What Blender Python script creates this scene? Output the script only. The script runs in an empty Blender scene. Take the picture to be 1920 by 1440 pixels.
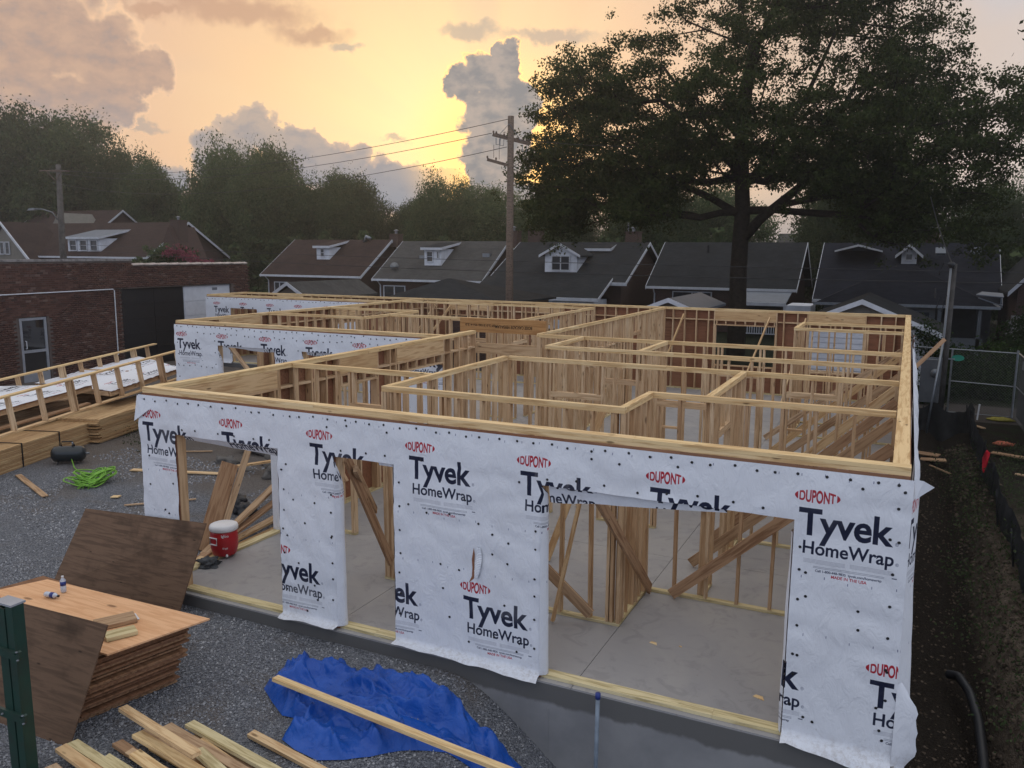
import bpy, bmesh, math, random
import numpy as np
from mathutils import Vector, Matrix, noise
R_ = math.radians
random.seed(7)
rng = np.random.default_rng(11)
sc = bpy.context.scene
COL = sc.collection

# ------------------------------------------------------------------ camera
cam_d = bpy.data.cameras.new("camera")
cam = bpy.data.objects.new("camera", cam_d)
COL.objects.link(cam)
_r = Vector((0.90264777, 0.43032889, 0.00663676))
_u = Vector((-0.073963, 0.13991488, 0.98739724))
_f = Vector((-0.42397697, 0.89176279, -0.15812227))
_m = Matrix((_r, _u, -_f)).transposed().to_4x4()
_m.translation = Vector((-0.14185, -7.75535, 4.59822))
cam.matrix_world = _m
cam_d.sensor_width = 36.0
cam_d.sensor_fit = 'HORIZONTAL'
cam_d.lens = 36.0 * 1551.08 / 1920.0
cam_d.clip_start = 0.1
cam_d.clip_end = 2000
sc.camera = cam

# ------------------------------------------------------------------ view
sc.view_settings.view_transform = 'Standard'
sc.view_settings.look = 'None'
sc.view_settings.gamma = 1.0
sc.view_settings.exposure = 0.05
sc.view_settings.use_curve_mapping = False
sc.cycles.use_denoising = True
sc.cycles.max_bounces = 6
sc.cycles.diffuse_bounces = 3
sc.cycles.glossy_bounces = 2
sc.cycles.transmission_bounces = 4
sc.cycles.volume_bounces = 0
sc.cycles.transparent_max_bounces = 6

# ------------------------------------------------------------------ node helper
class NT:
    def __init__(s, nt):
        s.t = nt
        s.n = nt.nodes
        s.l = nt.links
    def new(s, typ, **kw):
        n = s.n.new(typ)
        for k, v in kw.items():
            setattr(n, k, v)
        return n
    def put(s, sock, v):
        if hasattr(v, 'links') or isinstance(v, bpy.types.NodeSocket):
            s.l.new(v, sock)
        else:
            if isinstance(v, (tuple, list)) and len(v) == 3 and sock.type == 'RGBA':
                v = (*v, 1)
            sock.default_value = v
    def m(s, op, a, b=0.0, c=0.0, clamp=False):
        n = s.new('ShaderNodeMath', operation=op)
        n.use_clamp = clamp
        s.put(n.inputs[0], a); s.put(n.inputs[1], b); s.put(n.inputs[2], c)
        return n.outputs[0]
    def vm(s, op, a, b=(0, 0, 0), out=0):
        n = s.new('ShaderNodeVectorMath', operation=op)
        s.put(n.inputs[0], a); s.put(n.inputs[1], b)
        return n.outputs[out]
    def mix(s, f, a, b, typ='MIX'):
        n = s.new('ShaderNodeMix', data_type='RGBA', blend_type=typ)
        s.put(n.inputs[0], f); s.put(n.inputs[6], a); s.put(n.inputs[7], b)
        return n.outputs[2]
    def noise(s, vec, scale, detail=3, rough=.55, dist=0.0, out=0):
        n = s.new('ShaderNodeTexNoise')
        if vec is not None: s.put(n.inputs['Vector'], vec)
        n.inputs['Scale'].default_value = scale
        n.inputs['Detail'].default_value = detail
        n.inputs['Roughness'].default_value = rough
        n.inputs['Distortion'].default_value = dist
        return n.outputs[out]
    def ramp(s, f, stops, interp='LINEAR'):
        n = s.new('ShaderNodeValToRGB')
        n.color_ramp.interpolation = interp
        e = n.color_ramp.elements
        while len(e) < len(stops): e.new(.5)
        for x, (p, c) in zip(e, stops):
            x.position = p
            x.color = (*c, 1) if isinstance(c, (tuple, list)) else (c, c, c, 1)
        s.put(n.inputs[0], f)
        return n.outputs[0]
    def sstep(s, v, a, b):
        n = s.new('ShaderNodeMapRange', interpolation_type='SMOOTHSTEP')
        s.put(n.inputs[0], v)
        n.inputs[1].default_value = a; n.inputs[2].default_value = b
        return n.outputs[0]

# ------------------------------------------------------------------ world: dusk sky with cumulus
SUN_AZ, SUN_EL = -26.2, 6.6
world = bpy.data.worlds.new("World")
sc.world = world
world.use_nodes = True
W = NT(world.node_tree)
W.n.clear()
tc = W.new('ShaderNodeTexCoord').outputs['Generated']
sep = W.new('ShaderNodeSeparateXYZ'); W.l.new(tc, sep.inputs[0])
az = W.m('MULTIPLY', W.m('ARCTAN2', sep.outputs[0], sep.outputs[1]), 57.29578)
el = W.m('MULTIPLY', W.m('ARCSINE', sep.outputs[2]), 57.29578)
sky = W.new('ShaderNodeTexSky', sky_type='NISHITA')
sky.sun_disc = False
sky.sun_elevation = R_(SUN_EL)
sky.sun_rotation = R_(SUN_AZ)
sky.air_density = 1.0; sky.dust_density = 3.0; sky.ozone_density = 1.5
sund = (math.sin(R_(SUN_AZ)) * math.cos(R_(SUN_EL)), math.cos(R_(SUN_AZ)) * math.cos(R_(SUN_EL)), math.sin(R_(SUN_EL)))
cosang = W.vm('DOT_PRODUCT', tc, sund, out=1)
ang = W.m('MULTIPLY', W.m('ARCCOSINE', cosang), 57.29578)
gd = (math.sin(R_(-32.5)) * math.cos(R_(8.5)), math.cos(R_(-32.5)) * math.cos(R_(8.5)), math.sin(R_(8.5)))
ang2 = W.m('MULTIPLY', W.m('ARCCOSINE', W.vm('DOT_PRODUCT', tc, gd, out=1)), 57.29578)
base = W.ramp(W.m('DIVIDE', ang2, 180.0, clamp=True), [
    (0.0, (1.14, .82, .40)), (.022, (1.08, .75, .38)), (.05, (.98, .64, .35)), (.085, (.88, .56, .35)),
    (.14, (.72, .54, .42)), (.30, (.68, .68, .72)), (.55, (.68, .77, .98)), (1.0, (.66, .77, 1.04))])
base = W.mix(1.0, base, W.vm('MULTIPLY', sky.outputs[0], (.008, .008, .008)), 'ADD')
# brighter overhead, greyer low down
base = W.mix(W.sstep(el, 14.0, 60.0), base, (.98, .98, 1.0))
low = W.m('MULTIPLY', W.sstep(el, 5.5, 1.0), W.sstep(ang, 1.5, 9.0))
base = W.mix(W.m('MULTIPLY', low, .75), base, (.36, .35, .38))
# coordinates in degrees, warped so the outlines billow
cv = W.new('ShaderNodeCombineXYZ'); W.l.new(az, cv.inputs[0]); W.l.new(el, cv.inputs[1])
cvo = cv.outputs[0]
n1 = W.noise(cvo, .55, 4, .62, 0.0, out=1)
n1 = W.vm('MULTIPLY', W.vm('SUBTRACT', n1, (.5, .5, .5)), (2.6, 2.2, 0))
vor = W.new('ShaderNodeTexVoronoi', feature='F1')
W.l.new(W.vm('ADD', cvo, W.vm('MULTIPLY', n1, (.5, .5, 0))), vor.inputs['Vector'])
vor.inputs['Scale'].default_value = .8
bill = W.m('MULTIPLY', W.m('SUBTRACT', .45, vor.outputs['Distance']), .40)
wv = W.vm('ADD', cvo, n1)

def blobs(lst):
    cur = None
    for (a0, e0, ra, re) in lst:
        d = W.vm('MULTIPLY', W.vm('SUBTRACT', wv, (a0, e0, 0)), (1 / ra, 1 / re, 0))
        f = W.m('SUBTRACT', 1.0, W.vm('LENGTH', d, out=1))
        cur = f if cur is None else W.m('MAXIMUM', cur, f)
    return W.m('ADD', cur, bill)

def cloud(col, field, body, rimcol, edge=.10, rimw=.16, rimk=1.0, dens=1.0):
    mask = W.m('MULTIPLY', W.sstep(field, 0.0, edge), dens)
    rim = W.m('MULTIPLY', W.m('SUBTRACT', 1.0, W.sstep(field, edge * .4, rimw)), rimk)
    c = W.mix(rim, body, rimcol)
    return W.mix(mask, col, c)

near = W.sstep(ang, 17.0, 4.0)
warm = W.sstep(ang, 40.0, 8.0)
rimc = W.mix(near, (.95, .62, .40), (2.1, 1.25, .45))
tex = W.noise(cvo, .35, 4, .6)
# soft light and dark puffs inside the clouds: sample leaning towards the sun
puff = W.noise(W.vm('ADD', W.vm('MULTIPLY', cvo, (1, 1.5, 0)), W.vm('MULTIPLY', n1, (.35, .35, 0))), .62, 3, .6)
phi = W.m('ARCTAN2', W.m('SUBTRACT', az, SUN_AZ), W.m('SUBTRACT', el, 5.0))
rn = W.new('ShaderNodeTexNoise', noise_dimensions='1D'); W.l.new(phi, rn.inputs['W']); rn.inputs['Scale'].default_value = 2.6; rn.inputs['Detail'].default_value = 2.0
rays = W.m('MULTIPLY', W.m('SUBTRACT', rn.outputs[0], .5), W.m('MULTIPLY', W.sstep(ang, 3.0, 9.0), W.sstep(ang, 26.0, 12.0)))
# general broken cover, everywhere round the compass, thin in the bright gap
gen = W.m('SUBTRACT', W.noise(W.vm('MULTIPLY', cvo, (1, 2.2, 0)), .045, 3, .6), .5)
gm = W.m('MULTIPLY', W.sstep(gen, .02, .16), W.m('SUBTRACT', 1.0, W.sstep(ang, 34.0, 14.0)))
col = W.mix(W.m('MULTIPLY', gm, .5), base, W.mix(warm, (.62, .66, .76), (.62, .50, .42)))
col = W.mix(W.m('MULTIPLY', W.m('ABSOLUTE', rays), 1.3, clamp=True), col, W.mix(W.m('GREATER_THAN', rays, 0.0), (.66, .56, .46), (1.08, .84, .50)))
# high peach wisps
f = blobs([(-43.2, 14.4, 6.5, 1.0), (-47.5, 14.2, 2.4, .5), (-38.5, 13.4, 2.6, .7)])
col = W.mix(W.m('MULTIPLY', W.sstep(f, -.25, .7), .75), col, (.62, .37, .25))
f = blobs([(-22.8, 13.8, 3.8, .55), (-28.2, 14.0, 2.2, .55), (-49.0, 7.4, 1.8, .35), (-36.5, 12.6, 1.2, .3), (-33.3, 7.4, 1.0, .3)])
col = W.mix(W.m('MULTIPLY', W.sstep(f, -.2, .6), .6), col, (.42, .38, .36))
# bank low in the middle
f = blobs([(-42.6, 7.6, 2.5, 1.5), (-44.2, 5.8, 2.2, 2.2), (-40.6, 6.8, 2.0, 1.2), (-38.2, 5.6, 3.8, 1.9), (-33.8, 4.2, 5.0, 1.9), (-29.5, 3.8, 4.5, 1.8),
            (-48.5, 4.0, 3.0, 1.4)])
body = W.mix(W.sstep(el, 3.0, 8.5), (.33, .345, .39), (.58, .46, .38))
body = W.mix(W.m('MULTIPLY', W.sstep(puff, .60, .35), .5), body, (.29, .30, .35))
col = cloud(col, f, body, (.86, .60, .42), .10, .28, .7)
# great cloud upper left
f = blobs([(-55.5, 12.2, 6.2, 4.2), (-51.2, 11.4, 3.6, 2.9), (-48.3, 10.5, 1.9, 1.5), (-53.5, 8.0, 4.2, 3.0), (-60.5, 9.5, 7.0, 6.5), (-50.6, 8.6, 2.2, 1.7),
            (-72, 8, 9, 6)])
body = W.mix(W.sstep(el, 4.0, 10.5), (.30, .34, .40), (.56, .385, .30))
body = W.mix(W.m('MULTIPLY', W.sstep(puff, .42, .68), .55), body, (.74, .49, .34))
body = W.mix(W.m('MULTIPLY', W.sstep(puff, .48, .30), .35), body, (.30, .29, .31))
col = cloud(col, f, body, (1.10, .72, .44), .09, .30, .9)
# tower cloud in front of the sun
f = blobs([(-27.4, 11.3, 2.5, 1.6), (-25.9, 12.0, 1.2, 1.6), (-28.9, 10.9, 1.3, 1.4), (-26.6, 9.0, 2.5, 3.0), (-26.4, 6.0, 3.0, 3.0), (-24.6, 9.3, 1.1, 1.6),
            (-26.3, 3.2, 3.6, 2.4)])
body = W.mix(W.sstep(puff, .32, .68), (.275, .275, .285), (.50, .42, .37))
col = cloud(col, f, body, rimc, .07, .22, near)
# last bit of fire showing past its right edge
hot = W.m('MULTIPLY', W.sstep(ang, 7.5, 1.5), W.m('SUBTRACT', 1.0, W.sstep(f, .0, .16)))
col = W.mix(W.m('MULTIPLY', hot, .9), col, (2.0, 1.15, .32))
bg = W.new('ShaderNodeBackground'); W.l.new(col, bg.inputs[0]); bg.inputs[1].default_value = .92
wo = W.new('ShaderNodeOutputWorld'); W.l.new(bg.outputs[0], wo.inputs[0])
world.cycles.sampling_method = 'MANUAL'
world.cycles.sample_map_resolution = 512

# ------------------------------------------------------------------ sun, very weak behind the clouds
sun_d = bpy.data.lights.new("sun", 'SUN')
sun_d.energy = 0.35
sun_d.angle = R_(18)
sun_d.color = (1.0, .74, .45)
sun = bpy.data.objects.new("sun", sun_d)
sun.rotation_euler = Vector(sund).to_track_quat('Z', 'Y').to_euler()
COL.objects.link(sun)

# ================================================================== MATERIALS
def mat(name, rough=.7, spec=.3):
    m = bpy.data.materials.new(name)
    m.use_nodes = True
    T = NT(m.node_tree)
    b = T.n['Principled BSDF']
    b.inputs['Roughness'].default_value = rough
    b.inputs['Specular IOR Level'].default_value = spec
    return m, T, b

def obvec(T, scale=(1, 1, 1), rnd=True):
    tcn = T.new('ShaderNodeTexCoord').outputs['Object']
    v = T.vm('MULTIPLY', tcn, scale)
    if rnd:
        oi = T.new('ShaderNodeObjectInfo').outputs['Random']
        cx = T.new('ShaderNodeCombineXYZ')
        T.l.new(T.m('MULTIPLY', oi, 37.0), cx.inputs[0]); T.l.new(T.m('MULTIPLY', oi, 91.0), cx.inputs[1])
        T.l.new(T.m('MULTIPLY', oi, 53.0), cx.inputs[2])
        v = T.vm('ADD', v, cx.outputs[0])
        return v, oi
    return v, None

def bump(T, b, h, dist=.01, strength=.5):
    n = T.new('ShaderNodeBump')
    n.inputs['Strength'].default_value = strength
    n.inputs['Distance'].default_value = dist
    T.put(n.inputs['Height'], h)
    T.l.new(n.outputs[0], b.inputs['Normal'])

def wood(name, cols, dark, rough=.75, knots=True, grain=1.0, stain=.0, ks=.085, kf=2.2):
    """board running along its own X; cols = tones picked per board"""
    m, T, b = mat(name, rough, .2)
    v, oi = obvec(T, (1.1, 14, 14))
    g = T.noise(v, 1.6, 5, .6, .6)
    c = T.ramp(oi, [(i / max(1, len(cols) - 1), x) for i, x in enumerate(cols)])
    fac = T.m('MULTIPLY', T.sstep(g, .42, .66), .80 * grain)
    c = T.mix(fac, c, dark)
    if knots:
        v2, _ = obvec(T, (1.0, 3.2, 3.2))
        vo = T.new('ShaderNodeTexVoronoi', feature='F1'); T.l.new(v2, vo.inputs['Vector']); vo.inputs['Scale'].default_value = kf
        k = T.m('SUBTRACT', 1.0, T.sstep(vo.outputs['Distance'], ks * .4, ks))
        c = T.mix(T.m('MULTIPLY', k, .75), c, tuple(x * .25 for x in dark))
    if stain:
        v3, _ = obvec(T, (1, 1, 1))
        s = T.noise(v3, 1.7, 4, .6)
        c = T.mix(T.m('MULTIPLY', T.sstep(s, .5, .75), stain), c, tuple(x * .45 for x in dark))
    T.l.new(c, b.inputs['Base Color'])
    bump(T, b, g, .003, .4)
    return m

M = {}
M['lumber'] = wood('fir_lumber', [(.68, .48, .265), (.58, .385, .195), (.71, .52, .30), (.62, .41, .21), (.73, .53, .30)], (.42, .235, .105), ks=.14)
M['stud'] = wood('stud_lumber', [(.64, .46, .275), (.53, .35, .20), (.68, .50, .31), (.57, .38, .215), (.71, .54, .35), (.47, .30, .17)], (.37, .22, .11), ks=.15)
M['plate'] = wood('plate_lumber', [(.80, .60, .32), (.72, .51, .26), (.82, .63, .36), (.76, .54, .28)], (.50, .30, .13), ks=.13)
M['treated'] = wood('treated_lumber', [(.66, .56, .32), (.60, .50, .28), (.70, .60, .36)], (.33, .25, .11))
M['oldwood'] = wood('weathered_board', [(.52, .36, .22), (.44, .29, .17), (.58, .41, .26)], (.22, .12, .06))
M['dimwood'] = wood('dark_brace', [(.46, .29, .17), (.38, .235, .135)], (.2, .1, .05))
M['sheath'] = wood('sheathing_ply', [(.30, .135, .075), (.25, .11, .06), (.35, .18, .105), (.27, .14, .085)], (.17, .075, .04), knots=True, grain=.7)
M['ply'] = wood('fresh_plywood', [(.80, .47, .255), (.76, .44, .24)], (.60, .30, .14), knots=True, grain=.8, ks=.15, kf=1.5)
M['plyedge'] = wood('plywood_edges', [(.34, .18, .095), (.26, .13, .07), (.50, .30, .16), (.30, .155, .08), (.17, .085, .045)], (.15, .07, .035), knots=False)
M['plydark'] = wood('weathered_plywood', [(.19, .115, .072), (.16, .098, .062)], (.09, .055, .035), knots=True, grain=.9, stain=.7)
M['beam'] = wood('engineered_beam', [(.46, .25, .10), (.46, .25, .10)], (.30, .15, .055), knots=False)
M['stack'] = wood('bundled_lumber', [(.60, .40, .20), (.42, .26, .125), (.64, .45, .24), (.50, .32, .16), (.36, .22, .10)], (.36, .20, .09), knots=False)
M['polewood'] = wood('pole_wood', [(.17, .125, .095), (.17, .125, .095)], (.07, .05, .04), knots=False)

def plain(name, col, rough=.6, spec=.3, var=.25, scale=6.0, dark=None, metal=0, bmp=.0, det=4, rnd=False, rvar=0.0):
    m, T, b = mat(name, rough, spec)
    v, oi = obvec(T, (1, 1, 1), True)
    g = T.noise(v, scale, det, .6)
    d = dark or tuple(x * (1 - var) for x in col)
    c = T.mix(T.sstep(g, .35, .7), col, d)
    if rvar:
        h = T.new('ShaderNodeHueSaturation')
        T.l.new(T.m('ADD', T.m('MULTIPLY', oi, rvar), 1 - rvar / 2), h.inputs['Value'])
        T.l.new(c, h.inputs['Color']); c = h.outputs[0]
    T.l.new(c, b.inputs['Base Color'])
    b.inputs['Metallic'].default_value = metal
    if bmp: bump(T, b, g, .01, bmp)
    return m

M['white'] = plain('white_paint', (.66, .68, .72), .55, .3, .12, 3)
M['trim'] = plain('white_trim', (.56, .575, .61), .5, .3, .15, 3)
M['siding'] = plain('siding_white', (.66, .68, .73), .6, .3, .18, 2)
M['black'] = plain('black_paint', (.012, .013, .016), .5, .4, .3, 3)
M['darkgap'] = plain('dark_interior', (.02, .02, .02), .8, .1, .3, 3)
M['glass'] = plain('window_glass', (.035, .042, .05), .08, .6, .3, 1)
M['bronze'] = plain('grey_metal_frame', (.38, .40, .44), .4, .5, .15, 4, metal=.3)
M['galv'] = plain('galvanised_metal', (.22, .235, .25), .4, .5, .2, 8, metal=.6)
M['mesh'] = plain('mesh_wire', (.10, .105, .11), .5, .4, .2, 8, metal=.3)
M['wire'] = plain('wire_black', (.02, .02, .022), .5, .3, .2, 4)
M['red'] = plain('red_plastic', (.42, .012, .02), .35, .5, .15, 5)
M['whitep'] = plain('white_plastic', (.72, .73, .75), .4, .5, .06, 5)
M['blackp'] = plain('black_rubber', (.014, .014, .016), .45, .4, .3, 8)
M['hose'] = plain('lime_hose', (.20, .45, .05), .55, .4, .2, 9)
M['tarp'] = None
M['gsteel'] = plain('green_steel', (.006, .040, .028), .45, .5, .45, 5, dark=(.012, .03, .022))
M['flag'] = plain('red_cloth', (.35, .01, .02), .8, .1, .2, 4)
M['sack_o'] = plain('orange_sack', (.42, .13, .08), .8, .1, .3, 8)
M['sack_y'] = plain('yellow_sack', (.30, .26, .06), .8, .1, .3, 8)
M['silt'] = plain('black_geotextile', (.022, .022, .022), .7, .25, .4, 6, bmp=.4)
M['stone'] = plain('rubble_stone', (.15, .14, .13), .9, .1, .4, 5, bmp=.6)
M['limestone'] = plain('coping_stone', (.30, .28, .27), .85, .1, .5, 5, bmp=.4)
M['tile'] = plain('clay_coping', (.42, .36, .33), .5, .4, .5, 6)
M['print_black'] = plain('black_print', (.05, .03, .02), .8, .1, .2, 5)
M['water'] = plain('clear_bottle', (.55, .60, .68), .1, .6, .1, 5)
M['label_blue'] = plain('blue_label', (.03, .05, .22), .5, .3, .1, 5)
M['paper'] = plain('paper', (.75, .76, .78), .8, .1, .05, 5)
M['green_sign'] = plain('green_sign', (.02, .22, .15), .6, .3, .1, 5)
M['stucco'] = plain('tan_gable', (.20, .185, .16), .8, .1, .15, 3)
M['porchdark'] = plain('porch_dark', (.03, .032, .032), .7, .2, .3, 3)
M['porchgrey'] = plain('porch_grey', (.13, .14, .15), .6, .2, .2, 3)

# house brick far away: pattern only, too far to tell apart
def farbrick(name, c1, c2, mo, sc_=1.0):
    m, T, b = mat(name, .85, .1)
    tcn = T.new('ShaderNodeTexCoord').outputs['Object']
    s = T.new('ShaderNodeSeparateXYZ'); T.l.new(tcn, s.inputs[0])
    cx = T.new('ShaderNodeCombineXYZ'); T.l.new(T.m('ADD', s.outputs[0], s.outputs[1]), cx.inputs[0]); T.l.new(s.outputs[2], cx.inputs[1])
    br = T.new('ShaderNodeTexBrick'); T.l.new(cx.outputs[0], br.inputs[0])
    br.inputs['Color1'].default_value = (*c1, 1); br.inputs['Color2'].default_value = (*c2, 1); br.inputs['Mortar'].default_value = (*mo, 1)
    br.inputs['Scale'].default_value = 1.0; br.inputs['Brick Width'].default_value = .21 * sc_; br.inputs['Row Height'].default_value = .075 * sc_
    br.inputs['Mortar Size'].default_value = .012
    T.l.new(br.outputs[0], b.inputs['Base Color'])
    return m
M['hbrick'] = farbrick('house_brick', (.085, .042, .032), (.062, .033, .027), (.09, .075, .068))
M['chimbrick'] = farbrick('chimney_brick', (.09, .045, .035), (.07, .038, .03), (.10, .09, .08))

# shingles far away
def shingle(name, col, dark):
    m, T, b = mat(name, .95, .05)
    tcn = T.new('ShaderNodeTexCoord').outputs['Object']
    v = T.vm('MULTIPLY', tcn, (3.2, 7.0, 7.0))
    vo = T.new('ShaderNodeTexVoronoi', feature='F1'); T.l.new(v, vo.inputs['Vector']); vo.inputs['Scale'].default_value = 1.0
    sp = T.new('ShaderNodeSeparateXYZ'); T.l.new(vo.outputs['Color'], sp.inputs[0])
    g = T.noise(tcn, .7, 4, .6)
    c = T.mix(T.m('MULTIPLY', sp.outputs[0], .55), col, dark)
    c = T.mix(T.m('MULTIPLY', T.sstep(g, .4, .7), .4), c, tuple(x * .7 for x in dark))
    T.l.new(c, b.inputs['Base Color'])
    bump(T, b, vo.outputs['Distance'], .02, .5)
    return m
M['roof_brown'] = shingle('brown_shingles', (.062, .042, .036), (.036, .026, .024))
M['roof_grey'] = shingle('grey_shingles', (.085, .082, .078), (.050, .048, .046))
M['roof_dark'] = shingle('charcoal_shingles', (.036, .038, .040), (.020, .021, .022))
M['roof_blue'] = shingle('slate_blue_shingles', (.026, .028, .036), (.015, .016, .021))
M['roof_metal'] = plain('blue_metal_roof', (.085, .10, .12), .5, .4, .2, 2)
M['roof_lt'] = plain('pale_metal_roof', (.15, .17, .20), .5, .4, .15, 2)

# brick of the near building
def brickmat():
    m, T, b = mat('red_brick', .85, .15)
    geo = T.new('ShaderNodeNewGeometry').outputs['Position']
    # a tone per brick: cells as large as the bricks
    s = T.new('ShaderNodeSeparateXYZ'); T.l.new(geo, s.inputs[0])
    row = T.m('FLOOR', T.m('DIVIDE', s.outputs[2], .0765))
    colm = T.m('FLOOR', T.m('ADD', T.m('DIVIDE', s.outputs[1], .212), T.m('MULTIPLY', row, .5)))
    cx = T.new('ShaderNodeCombineXYZ'); T.l.new(row, cx.inputs[0]); T.l.new(colm, cx.inputs[1])
    wn = T.new('ShaderNodeTexWhiteNoise', noise_dimensions='2D'); T.l.new(cx.outputs[0], wn.inputs['Vector'])
    c = T.ramp(wn.outputs['Value'], [(0, (.075, .040, .033)), (.35, (.098, .050, .040)), (.7, (.128, .070, .055)), (.9, (.060, .037, .033)), (1, (.18, .12, .10))])
    g = T.noise(geo, .55, 5, .6)
    c = T.mix(T.m('MULTIPLY', T.sstep(g, .5, .72), .5), c, (.055, .026, .026))
    g2 = T.noise(geo, 60, 2, .6)
    T.l.new(c, b.inputs['Base Color'])
    bump(T, b, g2, .004, .5)
    return m
M['brick'] = brickmat()
M['mortar'] = plain('grey_mortar', (.135, .11, .10), .9, .1, .35, 3)

# concrete slab
def concrete(name, c1, c2, sc_=1.0, rough=.55):
    m, T, b = mat(name, rough, .35)
    geo = T.new('ShaderNodeNewGeometry').outputs['Position']
    g1 = T.noise(geo, .5 * sc_, 5, .62, .5)
    g2 = T.noise(geo, 3.1 * sc_, 5, .65, 1.2)
    c = T.mix(T.sstep(g1, .35, .66), c1, c2)
    c = T.mix(T.m('MULTIPLY', T.sstep(g2, .52, .66), .38), c, tuple(x * .68 for x in c2))
    sd = T.noise(geo, 120 * sc_, 2, .7)
    c = T.mix(T.m('MULTIPLY', T.m('MULTIPLY', T.sstep(sd, .62, .72), T.sstep(g1, .45, .6)), .5), c, (.50, .40, .26))
    g3 = T.noise(geo, 9, 3, .7)
    c = T.mix(T.m('MULTIPLY', T.sstep(g3, .66, .78), .35), c, (.16, .08, .055))
    T.l.new(c, b.inputs['Base Color'])
    T.l.new(T.m('ADD', T.m('MULTIPLY', g2, .3), rough - .15), b.inputs['Roughness'])
    g4 = T.noise(geo, 40, 2, .6)
    bump(T, b, g4, .002, .3)
    return m
M['slab'] = concrete('slab_concrete', (.36, .345, .33), (.29, .285, .29))
M['slabcut'] = plain('saw_cut', (.10, .10, .10), .9, .1)

def footing():
    m, T, b = mat('foundation_face', .95, .05)
    geo = T.new('ShaderNodeNewGeometry').outputs['Position']
    s = T.new('ShaderNodeSeparateXYZ'); T.l.new(geo, s.inputs[0])
    n = T.noise(T.vm('MULTIPLY', geo, (1, 1, .6)), 3.0, 5, .65)
    # damp band along the top of the pour, stain has its own ragged shape
    edge = T.m('ADD', s.outputs[2], T.m('MULTIPLY', n, .16))
    damp = T.sstep(edge, -.19, -.14)
    c = T.mix(T.sstep(T.noise(geo, 1.3, 5, .6), .35, .7), (.27, .27, .272), (.21, .212, .218))
    c = T.mix(damp, c, (.13, .128, .125))
    top = T.sstep(s.outputs[2], -.012, -.004)
    c = T.mix(top, c, (.30, .30, .30))
    T.l.new(c, b.inputs['Base Color'])
    bump(T, b, n, .01, .3)
    return m
M['footing'] = footing()

# ground: gravel / dirt / soil / alley / yard by where it lies
def groundmat():
    m, T, b = mat('site_ground', .95, .12)
    geo = T.new('ShaderNodeNewGeometry').outputs['Position']
    s = T.new('ShaderNodeSeparateXYZ'); T.l.new(geo, s.inputs[0])
    X, Y = s.outputs[0], s.outputs[1]
    nz = T.noise(geo, .42, 5, .62)
    wob = T.m('MULTIPLY', T.m('SUBTRACT', nz, .5), 3.0)
    vo = T.new('ShaderNodeTexVoronoi', feature='F1'); T.l.new(geo, vo.inputs['Vector']); vo.inputs['Scale'].default_value = 58
    sp = T.new('ShaderNodeSeparateXYZ'); T.l.new(vo.outputs['Color'], sp.inputs[0])
    grav = T.ramp(sp.outputs[0], [(0, (.13, .137, .155)), (.45, (.225, .235, .26)), (.8, (.30, .31, .335)), (1, (.40, .41, .43))])
    gap = T.sstep(vo.outputs['Distance'], .010, .004)
    f1 = T.noise(geo, 28, 4, .75)
    dirt = T.mix(T.sstep(f1, .3, .7), (.27, .22, .175), (.17, .135, .105))
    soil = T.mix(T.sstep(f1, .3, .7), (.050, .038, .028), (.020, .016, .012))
    alley = T.mix(T.sstep(f1, .25, .75), (.13, .11, .095), (.09, .078, .068))
    yard = T.mix(T.sstep(f1, .3, .7), (.022, .036, .014), (.032, .030, .018))
    # dirt shows through in patches, and along the back left
    patch = T.sstep(T.noise(geo, .55, 5, .65, .4), .50, .63)
    back = T.sstep(T.m('ADD', Y, wob), 3.4, 5.2)
    leftb = T.m('MULTIPLY', back, .75)
    c = T.mix(T.m('MULTIPLY', patch, .45), grav, dirt)
    c = T.mix(leftb, c, dirt)
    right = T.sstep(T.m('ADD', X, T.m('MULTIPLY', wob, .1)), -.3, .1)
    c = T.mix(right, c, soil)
    rbank = T.m('MULTIPLY', T.sstep(T.m('ADD', X, T.m('MULTIPLY', wob, .15)), 1.05, 1.5), T.sstep(T.m('ADD', Y, wob), 14, 4))
    c = T.mix(T.m('MULTIPLY', rbank, .8), c, T.mix(T.sstep(T.noise(geo, 5, 5, .7), .4, .62), (.32, .25, .185), (.14, .105, .075)))
    rgr = T.m('MULTIPLY', T.sstep(X, 1.9, 2.4), T.sstep(T.noise(geo, 1.8, 4, .6), .45, .6))
    c = T.mix(T.m('MULTIPLY', rgr, .6), c, (.03, .045, .016))
    al = T.m('MULTIPLY', T.sstep(Y, 20.9, 21.2), T.sstep(Y, 24.4, 24.1))
    c = T.mix(al, c, alley)
    c = T.mix(T.sstep(Y, 24.3, 24.6), c, yard)
    T.l.new(c, b.inputs['Base Color'])
    rough_h = T.m('ADD', T.m('MULTIPLY', vo.outputs['Distance'], 20.0), T.m('MULTIPLY', f1, .5))
    bump(T, b, rough_h, .007, .75)
    return m
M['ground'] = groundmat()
def stonemat():
    m, T, b = mat('crushed_stone', .85, .25)
    geo = T.new('ShaderNodeNewGeometry')
    c = T.ramp(geo.outputs['Random Per Island'], [(0, (.12, .125, .14)), (.5, (.20, .205, .225)), (.85, (.29, .295, .315)), (.98, (.36, .365, .38)), (1, (.46, .46, .47))])
    T.l.new(c, b.inputs['Base Color'])
    return m
M['gravel'] = stonemat()

def tarpmat():
    m, T, b = mat('blue_tarpaulin', .38, .45)
    v, _ = obvec(T, (1, 1, 1))
    n = T.noise(v, 7, 5, .65, .8)
    n2 = T.noise(v, 2.2, 4, .6)
    c = T.mix(T.sstep(n2, .3, .7), (.002, .060, .33), (.006, .085, .42))
    T.l.new(c, b.inputs['Base Color'])
    bump(T, b, n, .03, .7)
    return m
M['tarp'] = tarpmat()

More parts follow.
